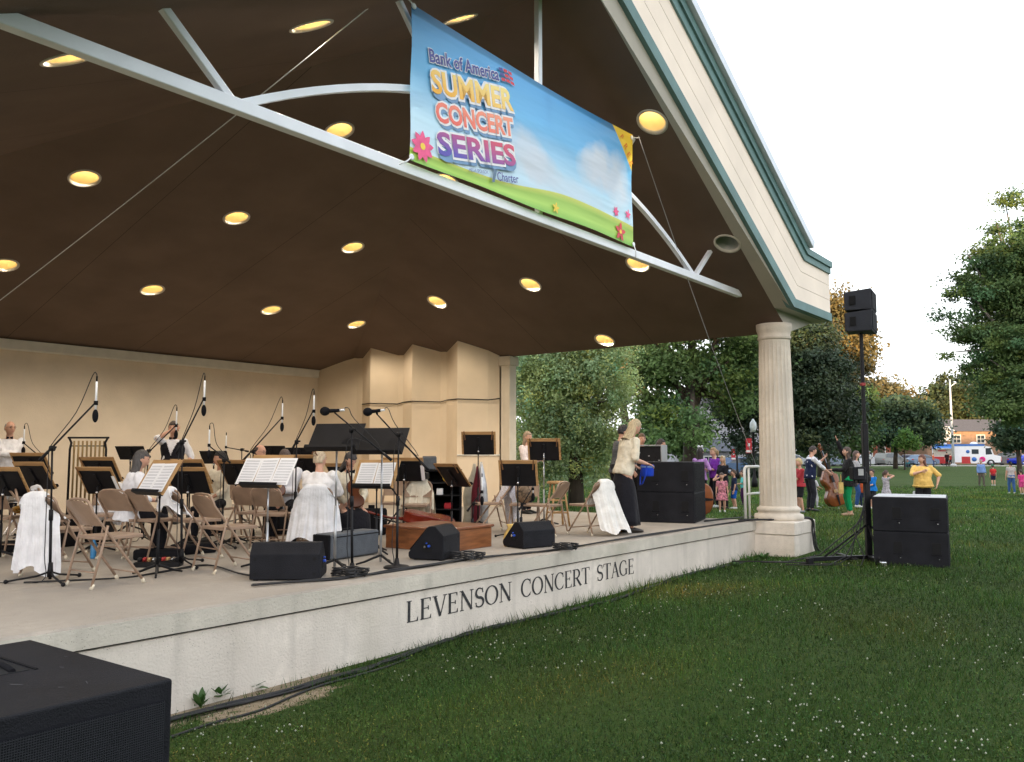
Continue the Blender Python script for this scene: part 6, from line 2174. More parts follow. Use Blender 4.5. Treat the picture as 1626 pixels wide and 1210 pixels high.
solo('tote_bag', mb, cloth('straw_tote', (.52, .36, .13)), 'straw coloured tote bag hanging by the woman in green trousers', 'bag', wpt(o, (-.18, .22, .58)), heading(285))
lawnman('person in grey and blue jeans mostly hidden behind the waving woman', 1361, 716, 806, 120, hair=('mid', (.08, .05, .04)), top=C('grey_heather_top', (.30, .29, .30)), sleeve=.8, bottom=C('blue_jeans', (.03, .08, .22)), shoes=S_white, vox=.015)
lawnman('boy in a bright blue shirt beside the speaker tower', 1387, 745, 808, 250, hair=('short', (.03, .02, .018)), top=C('azure_tee', (.012, .16, .50)), sleeve=.5, bottom=C('dark_shorts', (.02, .02, .025)), blen=.5, shoes=S_white, kid=.8, hl=(-.05, .3, 1.0), vox=.015, hem=.10)
lawnman('child in an orange shirt half hidden by the speaker tower', 1371, 757, 806, 200, hair=('short', (.06, .04, .03)), top=C('orange_tee', (.62, .12, .04)), sleeve=.4, bottom=C('navy_shorts', (.02, .03, .07)), shoes=S_white, kid=1, vox=.016)
lawnman('girl in a grey patterned dress with hands raised to her face', 1408, 747, 806, 75, hair=('pony', (.06, .035, .025)), top=mat('grey_print_dress', (.34, .32, .34), rough=.8, var=.4, scale=24), sleeve=.1, skirt=(mat('grey_print_dress', (.34, .32, .34)), .35, .08), shoes=S_white, kid=.9, hl=(-.02, .22, 1.5), hr=(.06, .24, 1.5), vox=.014)
lawnman('stout woman in a yellow shirt and black trousers touching her chest', 1468, 722, 826, 205, hair=('bob', (.12, .045, .03)), top=C('golden_yellow_tee', (.70, .45, .13)), sleeve=.48, bottom=C('black_trousers', (.012, .012, .015)), shoes=S_black, fat=1.32, hr=(.02, .26, 1.28), pr=(1, .2, -.6), hl=(-.34, .08, .95), pl=(-1, -.5, 0), yaw=55, vox=.013, hem=.02)
lawnman('child crouching behind the woman in the yellow shirt', 1458, 768, 824, 160, hair=('short', (.10, .06, .04)), top=M_white, sleeve=.4, bottom=C('beige_shorts', (.4, .34, .25)), shoes=S_white, kid=1, vox=.016)
# ---- far across the lawn
lawnman('old man in a blue shirt and brown trousers walking on the far lawn', 1559, 730, 772, 185, hair=('short', (.30, .28, .26)), top=C('sky_blue_shirt', (.16, .26, .52)), sleeve=.9, bottom=C('brown_trousers', (.10, .085, .07)), shoes=S_black, fat=1.1, vox=.02, fl=(-.1, .12, 0), fr=(.1, -.1, 0))
lawnman('boy in a red shirt and green cap on the far lawn', 1578, 738, 771, 5, hair=('short', (.05, .03, .02)), hat=('cap', C('green_cap', (.03, .18, .08))), top=C('scarlet_tee', (.45, .03, .03)), sleeve=.4, bottom=C('navy_short_trousers', (.015, .02, .05)), blen=.45, shoes=S_white, kid=.8, vox=.02)
lawnman('woman in a grey top and jeans with a dark shoulder bag walking away', 1607, 733, 784, 10, hair=('pony', (.015, .012, .012)), top=C('light_grey_top', (.48, .44, .44)), sleeve=.2, bottom=C('mid_blue_jeans', (.05, .12, .30)), shoes=S_white, vox=.018, fl=(-.09, .14, 0), fr=(.09, -.1, 0), hat=('cap', M_blackcloth))
lawnman('child in bright pink at the right picture edge', 1623, 746, 785, 350, hair=('short', (.04, .03, .02)), top=C('hot_pink_tee', (.62, .05, .22)), sleeve=.4, bottom=C('pink_shorts', (.6, .07, .25)), blen=.4, shoes=S_white, kid=.9, vox=.018)
def kerbman(label, u, H, Y, h, **k):
    p = floorY(u, Y, 0); p.z = ground_z(p.x, p.y)
    return person(label, p, h, H=H, vox=.03, **k)
kerbman('customer in an orange top standing by the food truck counter', 1485, 1.65, 106, 120, hair=('short', (.05, .03, .02)), top=C('bright_orange_top', (.60, .12, .05)), bottom=C('indigo_jeans', (.03, .05, .15)), shoes=S_black)
kerbman('dark clothed customer leaning on the red food truck counter', 1507, 1.8, 106, 10, hair=('short', (.02, .015, .015)), top=C('maroon_black_top', (.03, .012, .014)), bottom=M_blackcloth, shoes=S_black, fat=1.15)
kerbman('customer in red beside the white pole', 1512, 1.6, 107, 40, hair=('short', (.05, .03, .02)), top=C('brick_red_top', (.34, .04, .03)), bottom=M_blackcloth, shoes=S_black)
kerbman('man in a white shirt standing by the parked cars', 1383, 1.8, 100, 200, hair=('short', (.05, .04, .03)), top=M_white, bottom=C('grey_trousers', (.12, .12, .13)), shoes=S_black)
p = floorY(1444, 96, 0); p.z = ground_z(p.x, p.y)
person('person in teal sitting on the grass before the parked cars', p, 180, H=1.65, seat=.04, hair=('short', (.05, .03, .02)), top=C('teal_jacket', (.04, .20, .24)), sleeve=.95, bottom=C('slate_trousers', (.05, .06, .08)), shoes=S_black, vox=.03)
# ================================================================ TREES
def leaf_mat(name, col, trans=.4):
    return mat(name, col, rough=.55, var=.15, scale=.6, tint='tint', trans=trans, spec=.25)
M_bark = mat('bark', (.055, .042, .032), rough=.95, var=.35, scale=6, bump=.8, bscale=14, stretch=(1, 1, .25))
M_bark2 = mat('grey_bark', (.10, .09, .08), rough=.95, var=.3, scale=6, bump=.8, bscale=14, stretch=(1, 1, .25))

def leaves(lobes, n, size, clumps, spread, seed, squash=.7, surf=.55, droop=0.0):
    """n leaf faces gathered in clumps spread through ellipsoid lobes (cx, cy, cz, rx, ry, rz)"""
    g = np.random.default_rng(seed)
    lob = np.array(lobes, float)
    vol = (lob[:, 3] * lob[:, 4] * lob[:, 5]) ** .75
    w = vol / vol.sum()
    li = g.choice(len(lob), clumps, p=w)
    d = g.normal(size=(clumps, 3)); d /= np.linalg.norm(d, axis=1)[:, None]
    r = g.random(clumps) ** (surf * .6)
    cc = lob[li, :3] + d * lob[li, 3:6] * r[:, None]
    ct = g.normal(1, .20, clumps).clip(.5, 1.6)
    ch = g.normal(0, .10, clumps)
    cs = spread * g.uniform(.55, 1.35, clumps)
    ci = g.integers(0, clumps, n)
    off = g.normal(size=(n, 3)) * np.array([1, 1, squash]) * cs[ci][:, None]
    p = cc[ci] + off
    if droop: p[:, 2] -= droop * (off[:, 0] ** 2 + off[:, 1] ** 2)
    nrm = g.normal(size=(n, 3)) * .8 + d[ci] * .5 + np.array([0, 0, .6])
    nrm /= np.linalg.norm(nrm, axis=1)[:, None]
    a = np.cross(nrm, g.normal(size=(n, 3))); a /= np.linalg.norm(a, axis=1)[:, None]
    b = np.cross(nrm, a)
    L = size * g.uniform(.6, 1.35, n)[:, None]
    v = np.empty((n, 4, 3))
    v[:, 0] = p - a * L * .55
    v[:, 1] = p + b * L * .34 + a * L * .05
    v[:, 2] = p + a * L * .60
    v[:, 3] = p - b * L * .34 + a * L * .05
    t = (ct[ci] * g.uniform(.8, 1.2, n))
    col = np.stack([t * (1 + ch[ci]), t, t * (1 - ch[ci] * 1.5), np.ones(n)], 1)
    return v.reshape(-1, 3), np.repeat(col, 4, axis=0)

def quads_obj(name, v, m, col=None, k=4):
    n = len(v) // k
    me = bpy.data.meshes.new(name)
    me.vertices.add(len(v)); me.vertices.foreach_set('co', v.astype(np.float32).ravel())
    me.loops.add(n * k); me.loops.foreach_set('vertex_index', np.arange(n * k, dtype=np.int32))
    me.polygons.add(n)
    me.polygons.foreach_set('loop_start', np.arange(0, n * k, k, dtype=np.int32))
    me.polygons.foreach_set('loop_total', np.full(n, k, dtype=np.int32))
    me.update(calc_edges=True)
    me.materials.append(m)
    if col is not None: color_attr(me, 'tint', col)
    o = bpy.data.objects.new(name, me)
    COL.objects.link(o)
    return o

def tree(name, label, base, lobes, n, size, m, trunk_r=.3, clumps=260, spread=.5, seed=1, bark=None, group=None, limbs=True, squash=.7, surf=.55, fork=.35, cat='tree', droop=0.0, limb_n=12):
    """lobes are relative to the base of the trunk"""
    bark = bark or M_bark
    t = thing(name, label, cat, base, 0, group)
    v, c = leaves(lobes, n, size, clumps, spread, seed, squash, surf, droop)
    o = quads_obj('crown', v, m, c); o.parent = t
    rnd = random.Random(seed)
    mb = MB()
    top = max(l[2] + l[5] * .5 for l in lobes)
    cx = sum(l[0] for l in lobes) / len(lobes); cy = sum(l[1] for l in lobes) / len(lobes)
    fz = top * fork
    spine = [V((0, 0, -.2)), V((cx * .05, cy * .05, fz * .5)), V((cx * .15, cy * .15, fz)), V((cx * .5, cy * .5, fz + (top - fz) * .5)), V((cx, cy, top * .92))]
    mb.tube(spine, [trunk_r * 1.25, trunk_r, trunk_r * .85, trunk_r * .45, trunk_r * .1], 9)
    if limbs:
        for k in range(limb_n):
            l = lobes[k % len(lobes)]
            e = V((l[0] + rnd.uniform(-.7, .7) * l[3], l[1] + rnd.uniform(-.7, .7) * l[4], l[2] + rnd.uniform(-.4, .7) * l[5]))
            s_ = rnd.uniform(.0, .55)
            st = spine[2].lerp(spine[3], s_)
            md = st.lerp(e, .5) + V((0, 0, .12 * (e - st).length))
            mb.tube([st, md, e], [trunk_r * .42, trunk_r * .25, trunk_r * .06], 6)
    part('trunk', mb, bark, t)
    return t

L_shrub = leaf_mat('sage_green_leaves', (.36, .44, .20))
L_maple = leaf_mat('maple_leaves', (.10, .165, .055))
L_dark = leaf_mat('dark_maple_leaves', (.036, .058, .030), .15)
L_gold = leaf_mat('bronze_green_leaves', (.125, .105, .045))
L_mid = leaf_mat('mid_green_leaves', (.07, .125, .042))
L_bright = leaf_mat('bright_sapling_leaves', (.10, .20, .045))
L_pine = leaf_mat('blue_green_leaves', (.048, .085, .048))
L_honey = leaf_mat('feathery_green_leaves', (.095, .155, .055))

def lob(u, v, Y, base, rx_, ry_, rz_):
    p = atY(u, v, Y) - base
    return (p.x, p.y, p.z, rx_, ry_, rz_)
def gbase(u, Y):
    p = floorY(u, Y, 0); p.z = ground_z(p.x, p.y); return p

b = gbase(915, 27)
tree('weeping_tree', 'dense sage green tree with fine leaves right behind the open side of the stage', b,
     [lob(912, 690, 27, b, 1.75, 1.5, 1.3), lob(905, 620, 27, b, 1.95, 1.7, 1.6), lob(885, 560, 27.3, b, 1.8, 1.6, 1.7), lob(950, 590, 26.8, b, 1.3, 1.2, 1.4), lob(860, 650, 26.8, b, 1.1, 1.1, 1.5), lob(910, 490, 27.4, b, 1.5, 1.4, 1.3), lob(850, 730, 27, b, 1.0, .9, .9), lob(960, 730, 27, b, .9, .9, .8)],
     95000, .085, L_shrub, .22, 1300, .17, 3, surf=.6, squash=1.1)
b = gbase(1100, 42)
tree('maple_tree', 'big green maple with its dark trunk and sky gaps left of the column', b,
     [lob(1050, 600, 42, b, 2.6, 2.4, 1.7), lob(1110, 545, 42, b, 3.0, 2.6, 1.8), lob(1030, 660, 41, b, 1.6, 1.5, 1.0), lob(1165, 580, 42, b, 2.0, 2.2, 1.6), lob(1065, 500, 43, b, 3.0, 2.8, 1.7), lob(1140, 470, 43, b, 3.2, 2.8, 1.9), lob(1085, 680, 39.5, b, 2.0, 1.2, .95), lob(1170, 655, 42, b, 1.2, 1.2, .9)],
     42000, .18, L_maple, .45, 170, .42, 5, fork=.30, limb_n=18)
b = gbase(1240, 50)
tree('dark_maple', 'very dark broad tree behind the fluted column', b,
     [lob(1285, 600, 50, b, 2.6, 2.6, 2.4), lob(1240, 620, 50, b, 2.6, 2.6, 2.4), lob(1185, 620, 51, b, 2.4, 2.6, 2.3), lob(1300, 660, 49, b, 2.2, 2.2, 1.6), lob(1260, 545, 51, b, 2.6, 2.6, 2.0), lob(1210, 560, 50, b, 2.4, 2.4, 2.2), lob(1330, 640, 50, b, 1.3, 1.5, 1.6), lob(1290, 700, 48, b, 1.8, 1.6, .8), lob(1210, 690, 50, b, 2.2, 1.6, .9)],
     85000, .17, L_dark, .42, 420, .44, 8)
b = gbase(1310, 66)
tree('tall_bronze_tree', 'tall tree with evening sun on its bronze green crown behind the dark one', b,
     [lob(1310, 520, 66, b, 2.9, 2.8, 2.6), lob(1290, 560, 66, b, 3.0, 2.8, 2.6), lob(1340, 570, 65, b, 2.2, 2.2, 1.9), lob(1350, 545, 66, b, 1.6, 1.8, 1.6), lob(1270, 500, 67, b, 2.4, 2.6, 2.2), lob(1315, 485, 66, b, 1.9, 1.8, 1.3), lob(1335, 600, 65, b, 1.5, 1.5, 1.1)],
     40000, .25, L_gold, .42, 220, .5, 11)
b = gbase(1000, 72)
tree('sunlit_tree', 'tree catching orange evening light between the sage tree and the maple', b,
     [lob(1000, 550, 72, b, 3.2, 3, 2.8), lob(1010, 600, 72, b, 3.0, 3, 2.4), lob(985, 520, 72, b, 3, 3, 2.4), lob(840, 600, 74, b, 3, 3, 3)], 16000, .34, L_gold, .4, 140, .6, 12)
b = gbase(1360, 86)
tree('round_tree', 'round dark green tree directly right of the speaker mast foot', b, [lob(1352, 640, 86, b, 2.2, 2.4, 2.2), lob(1338, 665, 86, b, 2.2, 2.2, 2.6), lob(1366, 655, 86, b, 1.4, 2, 2.2), lob(1345, 700, 85, b, 2.2, 2, 1.6)], 16000, .34, L_mid, .35, 150, .55, 14)
b = gbase(1402, 125)
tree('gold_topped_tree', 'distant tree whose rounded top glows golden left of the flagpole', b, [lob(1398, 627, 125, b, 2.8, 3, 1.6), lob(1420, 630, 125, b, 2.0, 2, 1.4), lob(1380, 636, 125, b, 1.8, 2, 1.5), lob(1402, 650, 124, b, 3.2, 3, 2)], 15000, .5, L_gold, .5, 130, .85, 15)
b = gbase(1424, 92)
tree('spreading_tree', 'broad bluish green tree in front of the brick apartments', b, [lob(1430, 652, 92, b, 2.6, 2.6, 1.4), lob(1412, 668, 92, b, 2.2, 2.2, 1.5), lob(1455, 668, 92, b, 2.2, 2.2, 1.5), lob(1438, 686, 91, b, 3.2, 2.4, 1.1), lob(1410, 696, 92, b, 1.6, 1.6, .9), lob(1472, 688, 92, b, 1.3, 1.3, .9)], 26000, .34, L_pine, .22, 200, .6, 16)
b = gbase(1439, 86)
tree('sapling', 'small bright green sapling on the far lawn before the parked cars', b, [lob(1438, 699, 86, b, .85, .8, .8), lob(1447, 704, 86, b, .65, .7, .6), lob(1429, 706, 86, b, .6, .6, .5), lob(1437, 690, 86, b, .5, .5, .5)], 4200, .20, L_bright, .07, 70, .24, 17, fork=.55)
b = gbase(1505, 150)
tree('distant_tree', 'distant olive tree behind the flagpole', b, [lob(1500, 645, 150, b, 6, 5, 4.2), lob(1525, 635, 150, b, 5.5, 5, 4.5), lob(1485, 660, 150, b, 4.5, 4, 3.4), lob(1550, 640, 152, b, 6, 5, 5), lob(1515, 668, 150, b, 7, 5, 3.2)], 18000, .55, leaf_mat('olive_leaves', (.06, .075, .03)), .5, 160, .95, 18)
b = gbase(1665, 31)
tree('honey_locust', 'big feathery tree filling the right edge of the picture', b,
     [lob(1600, 420, 31, b, 1.3, 1.6, 1.0), lob(1618, 440, 31.3, b, 1.3, 1.5, 1.4), lob(1600, 505, 31.3, b, 1.3, 1.5, 1.3), lob(1604, 565, 31.2, b, 1.4, 1.5, 1.3), lob(1612, 625, 31, b, 1.2, 1.5, 1.1), lob(1560, 470, 31, b, 1.15, 1.3, .55), lob(1615, 480, 31, b, 1.5, 1.6, 1.0), lob(1565, 530, 31, b, 1.35, 1.4, .6), lob(1620, 550, 30.5, b, 1.6, 1.6, 1.0), lob(1575, 590, 31, b, 1.15, 1.3, .6), lob(1625, 620, 30.5, b, 1.4, 1.5, .9), lob(1660, 430, 31, b, 2.2, 2, 1.8), lob(1680, 560, 31, b, 2.2, 2, 2.0), lob(1640, 370, 31, b, 1.0, 1.2, .8), lob(1533, 468, 31, b, .55, .7, .28), lob(1532, 525, 31, b, .55, .7, .25), lob(1600, 655, 30, b, .8, 1, .45), lob(1512, 500, 31, b, .5, .6, .16), lob(1520, 560, 31, b, .5, .6, .2), lob(1530, 440, 31, b, .45, .6, .2), lob(1555, 405, 31, b, .5, .6, .3), lob(1585, 360, 31, b, .5, .6, .3), lob(1610, 325, 31, b, .6, .6, .4)],
     130000, .10, L_honey, .26, 800, .21, 21, squash=.55, surf=.7, bark=M_bark2, fork=.25, limb_n=26)
b = gbase(1622, 70)
tree('low_dark_tree', 'low dark bushy tree at the right edge beyond the far walkers', b, [lob(1612, 690, 70, b, 1.7, 1.7, 1.3), lob(1630, 680, 70, b, 2, 2, 1.6), lob(1595, 698, 70, b, 1.0, 1, .8)], 10000, .26, L_pine, .2, 110, .38, 22)
b = gbase(1204, 64)
tree('clipped_shrub', 'round clipped dark shrub before the grey porch', b, [(0, 0, .75, 1.05, .9, .8)], 3500, .13, L_dark, .06, 60, .22, 23, cat='shrub', limbs=False)
b = gbase(1085, 66)
tree('yard_tree', 'leafy yard tree beside the pale low building', b, [lob(1080, 700, 66, b, 1.6, 1.5, 1.2), lob(1055, 690, 66, b, 2, 2, 1.6), lob(1100, 680, 66, b, 1.6, 1.5, 1.3)], 7000, .26, L_mid, .2, 90, .4, 24)
# the far wood that closes the view
far = MB()
vv, cc_ = [], []
g_ = np.random.default_rng(77)
lb = []
for k in range(46):
    x = -70 + 190 * k / 45
    lb.append((x, 175 + 12 * math.sin(k), 3.5 + g_.uniform(-.5, 2.0), g_.uniform(4, 7), 5, g_.uniform(3.5, 6.0)))
v_, c_ = leaves(lb, 42000, .95, 620, 1.3, 33)
fw = quads_obj('far_wood', v_, L_mid, c_)
tag(fw, 'continuous far wood closing the view behind the houses and street', 'wood', kind='stuff')

# ================================================================ GRASS, CLOVER AND WEEDS
def grass():
    g = np.random.default_rng(5)
    N = 760000
    u = g.uniform(200, 2250, N)
    w = g.uniform(0, 1, N)
    Y = 3.0 * (48.0 / 3.0) ** (w ** .92)
    x = (u - CX) / FPX * Y
    n_ = x * DN.x + Y * DN.y - N0
    s_ = x * DS.x + Y * DS.y - S0
    q = -n_
    patch = np.sin(x * 2.1 + 1.3 * np.sin(Y * 1.7)) * np.sin(Y * 1.9 + np.sin(x * 1.1)) * .5 + .5
    keep = ((q > .06) | (s_ > 7.75)) & ~((s_ > 6.5) & (s_ < 7.65) & (q < .85) & (q > -.3))
    soil = np.array([soil_amount(a, b_) for a, b_ in zip(x, Y)])
    keep &= g.random(N) > soil * .93
    keep &= g.random(N) < np.clip((2250 - u) / 500, 0, 1)
    x, Y, patch = x[keep], Y[keep], patch[keep]
    n = len(x)
    z = np.array([ground_z(a, b_) for a, b_ in zip(x, Y)])
    k = np.clip(Y / 7.0, .75, 5.0)
    h = g.uniform(.018, .060, n) * (.7 + .7 * patch) * np.clip(k, .8, 1.5)
    near = np.abs(-(x * DN.x + Y * DN.y - N0)) < .35
    h[near] *= 1.7
    wd = g.uniform(.0022, .0048, n) * k
    a = g.uniform(0, 2 * np.pi, n)
    lean = g.uniform(.1, .9, n) * h
    la = g.uniform(0, 2 * np.pi, n)
    p = np.stack([x, Y, z - .005], 1)
    dx = np.stack([np.cos(a) * wd, np.sin(a) * wd, np.zeros(n)], 1)
    tip = np.stack([np.cos(la) * lean, np.sin(la) * lean, h], 1)
    v = np.empty((n, 3, 3))
    v[:, 0] = p - dx; v[:, 1] = p + dx; v[:, 2] = p + tip
    big = np.sin(x * .9 + 2.2 * np.sin(Y * .45 + 1)) * np.sin(Y * .75 + 1.6 * np.sin(x * .6 + 2))
    brn = np.clip(np.sin(x * 1.35 - Y * .5 + 4) * np.sin(Y * 1.1 + x * .35 + .7) - .25, 0, 1)
    flat_ = g.random(n) < .42
    hz = g.uniform(.012, .05, n)
    sz = g.uniform(.005, .011, n) * np.clip(k, .8, 1.6)
    b2 = g.uniform(0, 2 * np.pi, n)
    q0 = p + np.stack([np.zeros(n), np.zeros(n), hz], 1)
    for j_, ang in enumerate((0, 2.1, 4.2)):
        off_ = np.stack([np.cos(b2 + ang) * sz, np.sin(b2 + ang) * sz, g.normal(0, .004, n)], 1)
        v[flat_, j_] = (q0 + off_)[flat_]
    t = g.normal(1.0, .42, n).clip(.25, 2.3) * (.80 + .40 * patch) * (1 + .30 * np.clip(big, -.6, 1)) * .80
    t = np.where(flat_, t * g.uniform(.7, 1.25, n), t)
    t *= 1 + .55 * np.clip((Y - 9) / 20, 0, 1) ** .8  # lit tips of the low far view put into the tint: brighter with distance
    dry = g.random(n) < .07
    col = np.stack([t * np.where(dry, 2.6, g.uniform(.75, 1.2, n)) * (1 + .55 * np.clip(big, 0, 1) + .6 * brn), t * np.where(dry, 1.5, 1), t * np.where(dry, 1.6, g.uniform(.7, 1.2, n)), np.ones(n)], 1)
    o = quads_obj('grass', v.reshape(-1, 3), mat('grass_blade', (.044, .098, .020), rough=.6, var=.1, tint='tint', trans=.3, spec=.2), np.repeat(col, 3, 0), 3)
    tag(o, 'short green grass blades covering the lawn in front of the stage', 'grass', kind='stuff')
    # clover heads
    M = 4600
    u = g.uniform(300, 2100, M); Y = 3.4 * (30.0 / 3.4) ** g.uniform(0, 1, M)
    x = (u - CX) / FPX * Y
    cl_ = np.sin(x * 1.3 + 2) * np.sin(Y * .9 + x * .4) + .25
    cl_ = cl_ + .5 * np.sin(x * 3.1 + Y) * np.sin(Y * 2.3 - x)
    kp = ((-(x * DN.x + Y * DN.y - N0) > .5) | (x * DS.x + Y * DS.y - S0 > 8.0)) & (g.random(M) < np.clip(.05 + cl_, .03, 1))
    x, Y = x[kp], Y[kp]
    mb = MB()
    vs, fs = [], []
    for a, b_ in zip(x, Y):
        r = g.uniform(.0030, .0075) * (1 + .045 * b_)
        c = V((a, b_, ground_z(a, b_) + g.uniform(.035, .07)))
        o_ = len(vs)
        vs += [c + V((r, 0, 0)), c + V((0, r, 0)), c + V((-r, 0, 0)), c + V((0, -r, 0)), c + V((0, 0, r * 1.1)), c + V((0, 0, -r))]
        fs += [(o_ + i, o_ + (i + 1) % 4, o_ + 4) for i in range(4)] + [(o_ + (i + 1) % 4, o_ + i, o_ + 5) for i in range(4)]
    mb.add(vs, fs, True)
    o = solo('clover_flowers', mb, mat('clover_white', (.33, .35, .27), rough=.8, var=.2, scale=30), 'small white clover flowers scattered through the lawn', 'clover', kind='stuff')
grass()
M_weed = mat('weed_leaf', (.055, .13, .03), rough=.5, var=.25, scale=12, trans=.25)
def weed(u, v, sc, nl, label, upright=.6, seed=0):
    rnd = random.Random(seed)
    p = ongr(u, v)
    p.z = ground_z(p.x, p.y)
    mb = MB()
    for k in range(nl):
        a = 2.4 * k + rnd.uniform(-.4, .4); e = upright + rnd.uniform(-.3, .25)
        d = V((math.cos(a) * math.cos(e), math.sin(a) * math.cos(e), math.sin(e))); s_ = d.cross(V((0, 0, 1))).normalized()
        L = sc * rnd.uniform(.6, 1.1)
        sect = []
        for j in range(6):
            t = j / 5
            w_ = .16 * L * math.sin(math.pi * min(1, .08 + t * .95)) + .002
            c = d * L * t - V((0, 0, .35 * L * t * t * (1 - e * .4))) + V((0, 0, .01))
            sect.append((c - s_ * w_, c + V((0, 0, -.02 * L)), c + s_ * w_))
        for j in range(5):
            A, B_ = sect[j], sect[j + 1]
            mb.add([A[0], A[1], B_[1], B_[0]], [(0, 1, 2, 3)], True); mb.add([A[1], A[2], B_[2], B_[1]], [(0, 1, 2, 3)], True)
    mb.tube([V((0, 0, 0)), V((0, 0, sc * .5))], .004, 5)
    solo('weed_plant', mb, M_weed, label, 'weed', p, 0, 'weeds along the foot of the stage wall')
weed(402, 1096, .16, 9, 'small leafy weed at the wall foot above the bare soil', seed=1)
weed(550, 1052, .15, 9, 'broad leaved weed under the start of the wall lettering', seed=2)
weed(587, 1042, .13, 7, 'thin upright weed just right of the broad leaved one', 1.0, seed=3)
weed(345, 1112, .18, 14, 'spreading weed patch closest to the foreground subwoofer', .9, seed=4)
weed(318, 1124, .17, 14, 'grassy weed tuft touching the foreground subwoofer side', 1.1, seed=5)
weed(745, 1003, .14, 10, 'low weed by the wall under the second word', .5, seed=6)
weed(1195, 893, .20, 14, 'leafy weed in the corner between wall and plinth', .8, seed=7)
weed(1212, 890, .22, 16, 'tallest leafy weed at the left foot of the plinth', .9, seed=8)
weed(1168, 899, .15, 10, 'small weed a little left of the plinth', .7, seed=9)
weed(1280, 868, .22, 10, 'grass tuft at the right foot of the plinth', 1.2, seed=10)

# ================================================================ HOUSES, CARS, TRUCK, POLES
M_brick = mat('orange_brick', (.24, .15, .10), rough=.9, var=.18, scale=2.5, bump=.2, bscale=18)
M_brick2 = mat('red_brick', (.20, .065, .04), rough=.9, var=.2, scale=2.5, bump=.2, bscale=18)
M_roof = mat('grey_shingles', (.075, .07, .075), rough=.9, var=.2, scale=5, bump=.4, bscale=8)
M_glass = mat('window_glass', (.03, .04, .05), rough=.08, spec=.8, var=.1)
M_frame = mat('white_window_frame', (.60, .60, .58), rough=.6)
def window(parent, c, w_, h_, d, sash=True):
    """c is the middle of the opening on a wall whose outside looks to -y of the parent"""
    mb = MB()
    for s_ in (-1, 1):
        mb.box((c[0] + s_ * w_ / 2, c[1] - d * .5, c[2]), (.10, d, h_ + .1)); mb.box((c[0], c[1] - d * .5, c[2] + s_ * h_ / 2), (w_ - .1, d, .10))
    if sash: mb.box((c[0], c[1] - d * .45, c[2]), (w_ - .1, d * .8, .06)); mb.box((c[0], c[1] - d * .42, c[2]), (.05, d * .7, h_ - .1))
    f = part('window', mb, M_frame, parent)
    mb = MB(); mb.box((c[0], c[1] - d * .12, c[2]), (w_, .03, h_)); part('pane', mb, M_glass, f)
def hip_roof(mb, x0, x1, y0, y1, z, h_, ov=.4, ridge=None):
    r = (y1 - y0) / 2 if ridge is None else ridge
    a = [V((x0 - ov, y0 - ov, z)), V((x1 + ov, y0 - ov, z)), V((x1 + ov, y1 + ov, z)), V((x0 - ov, y1 + ov, z))]
    p, q = V((x0 + r, (y0 + y1) / 2, z + h_)), V((x1 - r, (y0 + y1) / 2, z + h_))
    mb.add(a + [p, q], [(0, 1, 5, 4), (1, 2, 5), (2, 3, 4, 5), (3, 0, 4), (0, 3, 2, 1)])
# brick apartments
base = gbase(1560, 134); z0 = .3
AP = thing('apartment_building', 'two storey orange brick apartment building with a grey hipped roof', 'building', V((base.x, 134, z0)))
xl = floorY(1476, 134).x - base.x; xr = 24
ez = atY(1520, 685, 134).z - z0
mb = MB(); mb.box(((xl + xr) / 2, 5, ez / 2), (xr - xl, 10, ez)); wl = part('wall', mb, M_brick, AP)
mb = MB(); hip_roof(mb, xl, xr, 0, 10, ez, 2.1, .6); rf = part('roof', mb, M_roof, AP)
mb = MB(); mb.box((xl + 2.2, 5.5, ez + 2.0), (1.6, 1.2, 2.2)); mb.box((xl + 2.2, 5.5, ez + 3.15), (1.8, 1.4, .15)); part('chimney', mb, M_brick, rf)
mb = MB(); mb.box((xl + 2.4, -.5, 4.4), (2.6, 1.0, 1.5)); hip_roof(mb, xl + 1.2, xl + 3.8, -1, 0, 5.2, .7, .15, .4); part('bay', mb, mat('pale_siding', (.5, .5, .5)), AP)
for wx in (-3.6, 0.2, 4.2, 8.2, 13): window(AP, (wx, 0, ez - 1.2), 1.25, 1.25, .10); window(AP, (wx, 0, 1.5), 1.25, 1.25, .10)
# dark red brick block
b2 = gbase(1392, 138)
BL = thing('brick_block', 'dark red brick building behind the trees by the speaker mast', 'building', V((b2.x, 138, .3)))
mb = MB(); mb.box((0, 4, 4.6), (5.2, 8, 9.2)); part('wall', mb, M_brick2, BL)
mb = MB(); mb.box((0, 4, 9.3), (5.6, 8.4, .3)); part('roof', mb, M_roof, BL)
for wz in (2, 5, 8): window(BL, (-.9, 0, wz), 1.0, 1.5, .12); window(BL, (1.2, 0, wz), 1.0, 1.5, .12)
# white house with a grey porch
b3 = gbase(1168, 74)
HS = thing('house', 'pale house with white framed windows and a grey roofed porch', 'house', V((b3.x, 76, -.2)))
M_side = mat('lilac_white_siding', (.42, .42, .48), rough=.8, var=.05, stretch=(.2, .2, 6), scale=8)
mb = MB(); mb.box((0, 4, 3.2), (9.5, 8, 6.4)); part('wall', mb, M_side, HS)
mb = MB(); hip_roof(mb, -4.75, 4.75, 0, 8, 6.4, 2.2); part('roof', mb, M_roof, HS)
mb = MB(); mb.box((-1.6, -1.2, 1.1), (3.4, 2.4, 2.2)); pch = part('porch', mb, mat('grey_porch', (.16, .16, .18)), HS)
mb = MB(); hip_roof(mb, -3.3, .1, -2.4, 0, 2.2, 1.1, .25, 1.0); part('roof', mb, mat('blue_grey_shingles', (.13, .14, .17), rough=.9), pch)
mb = MB(); mb.box((-1.2, .8, 4.6), (.5, .5, 5)); part('chimney', mb, M_brick2, HS)
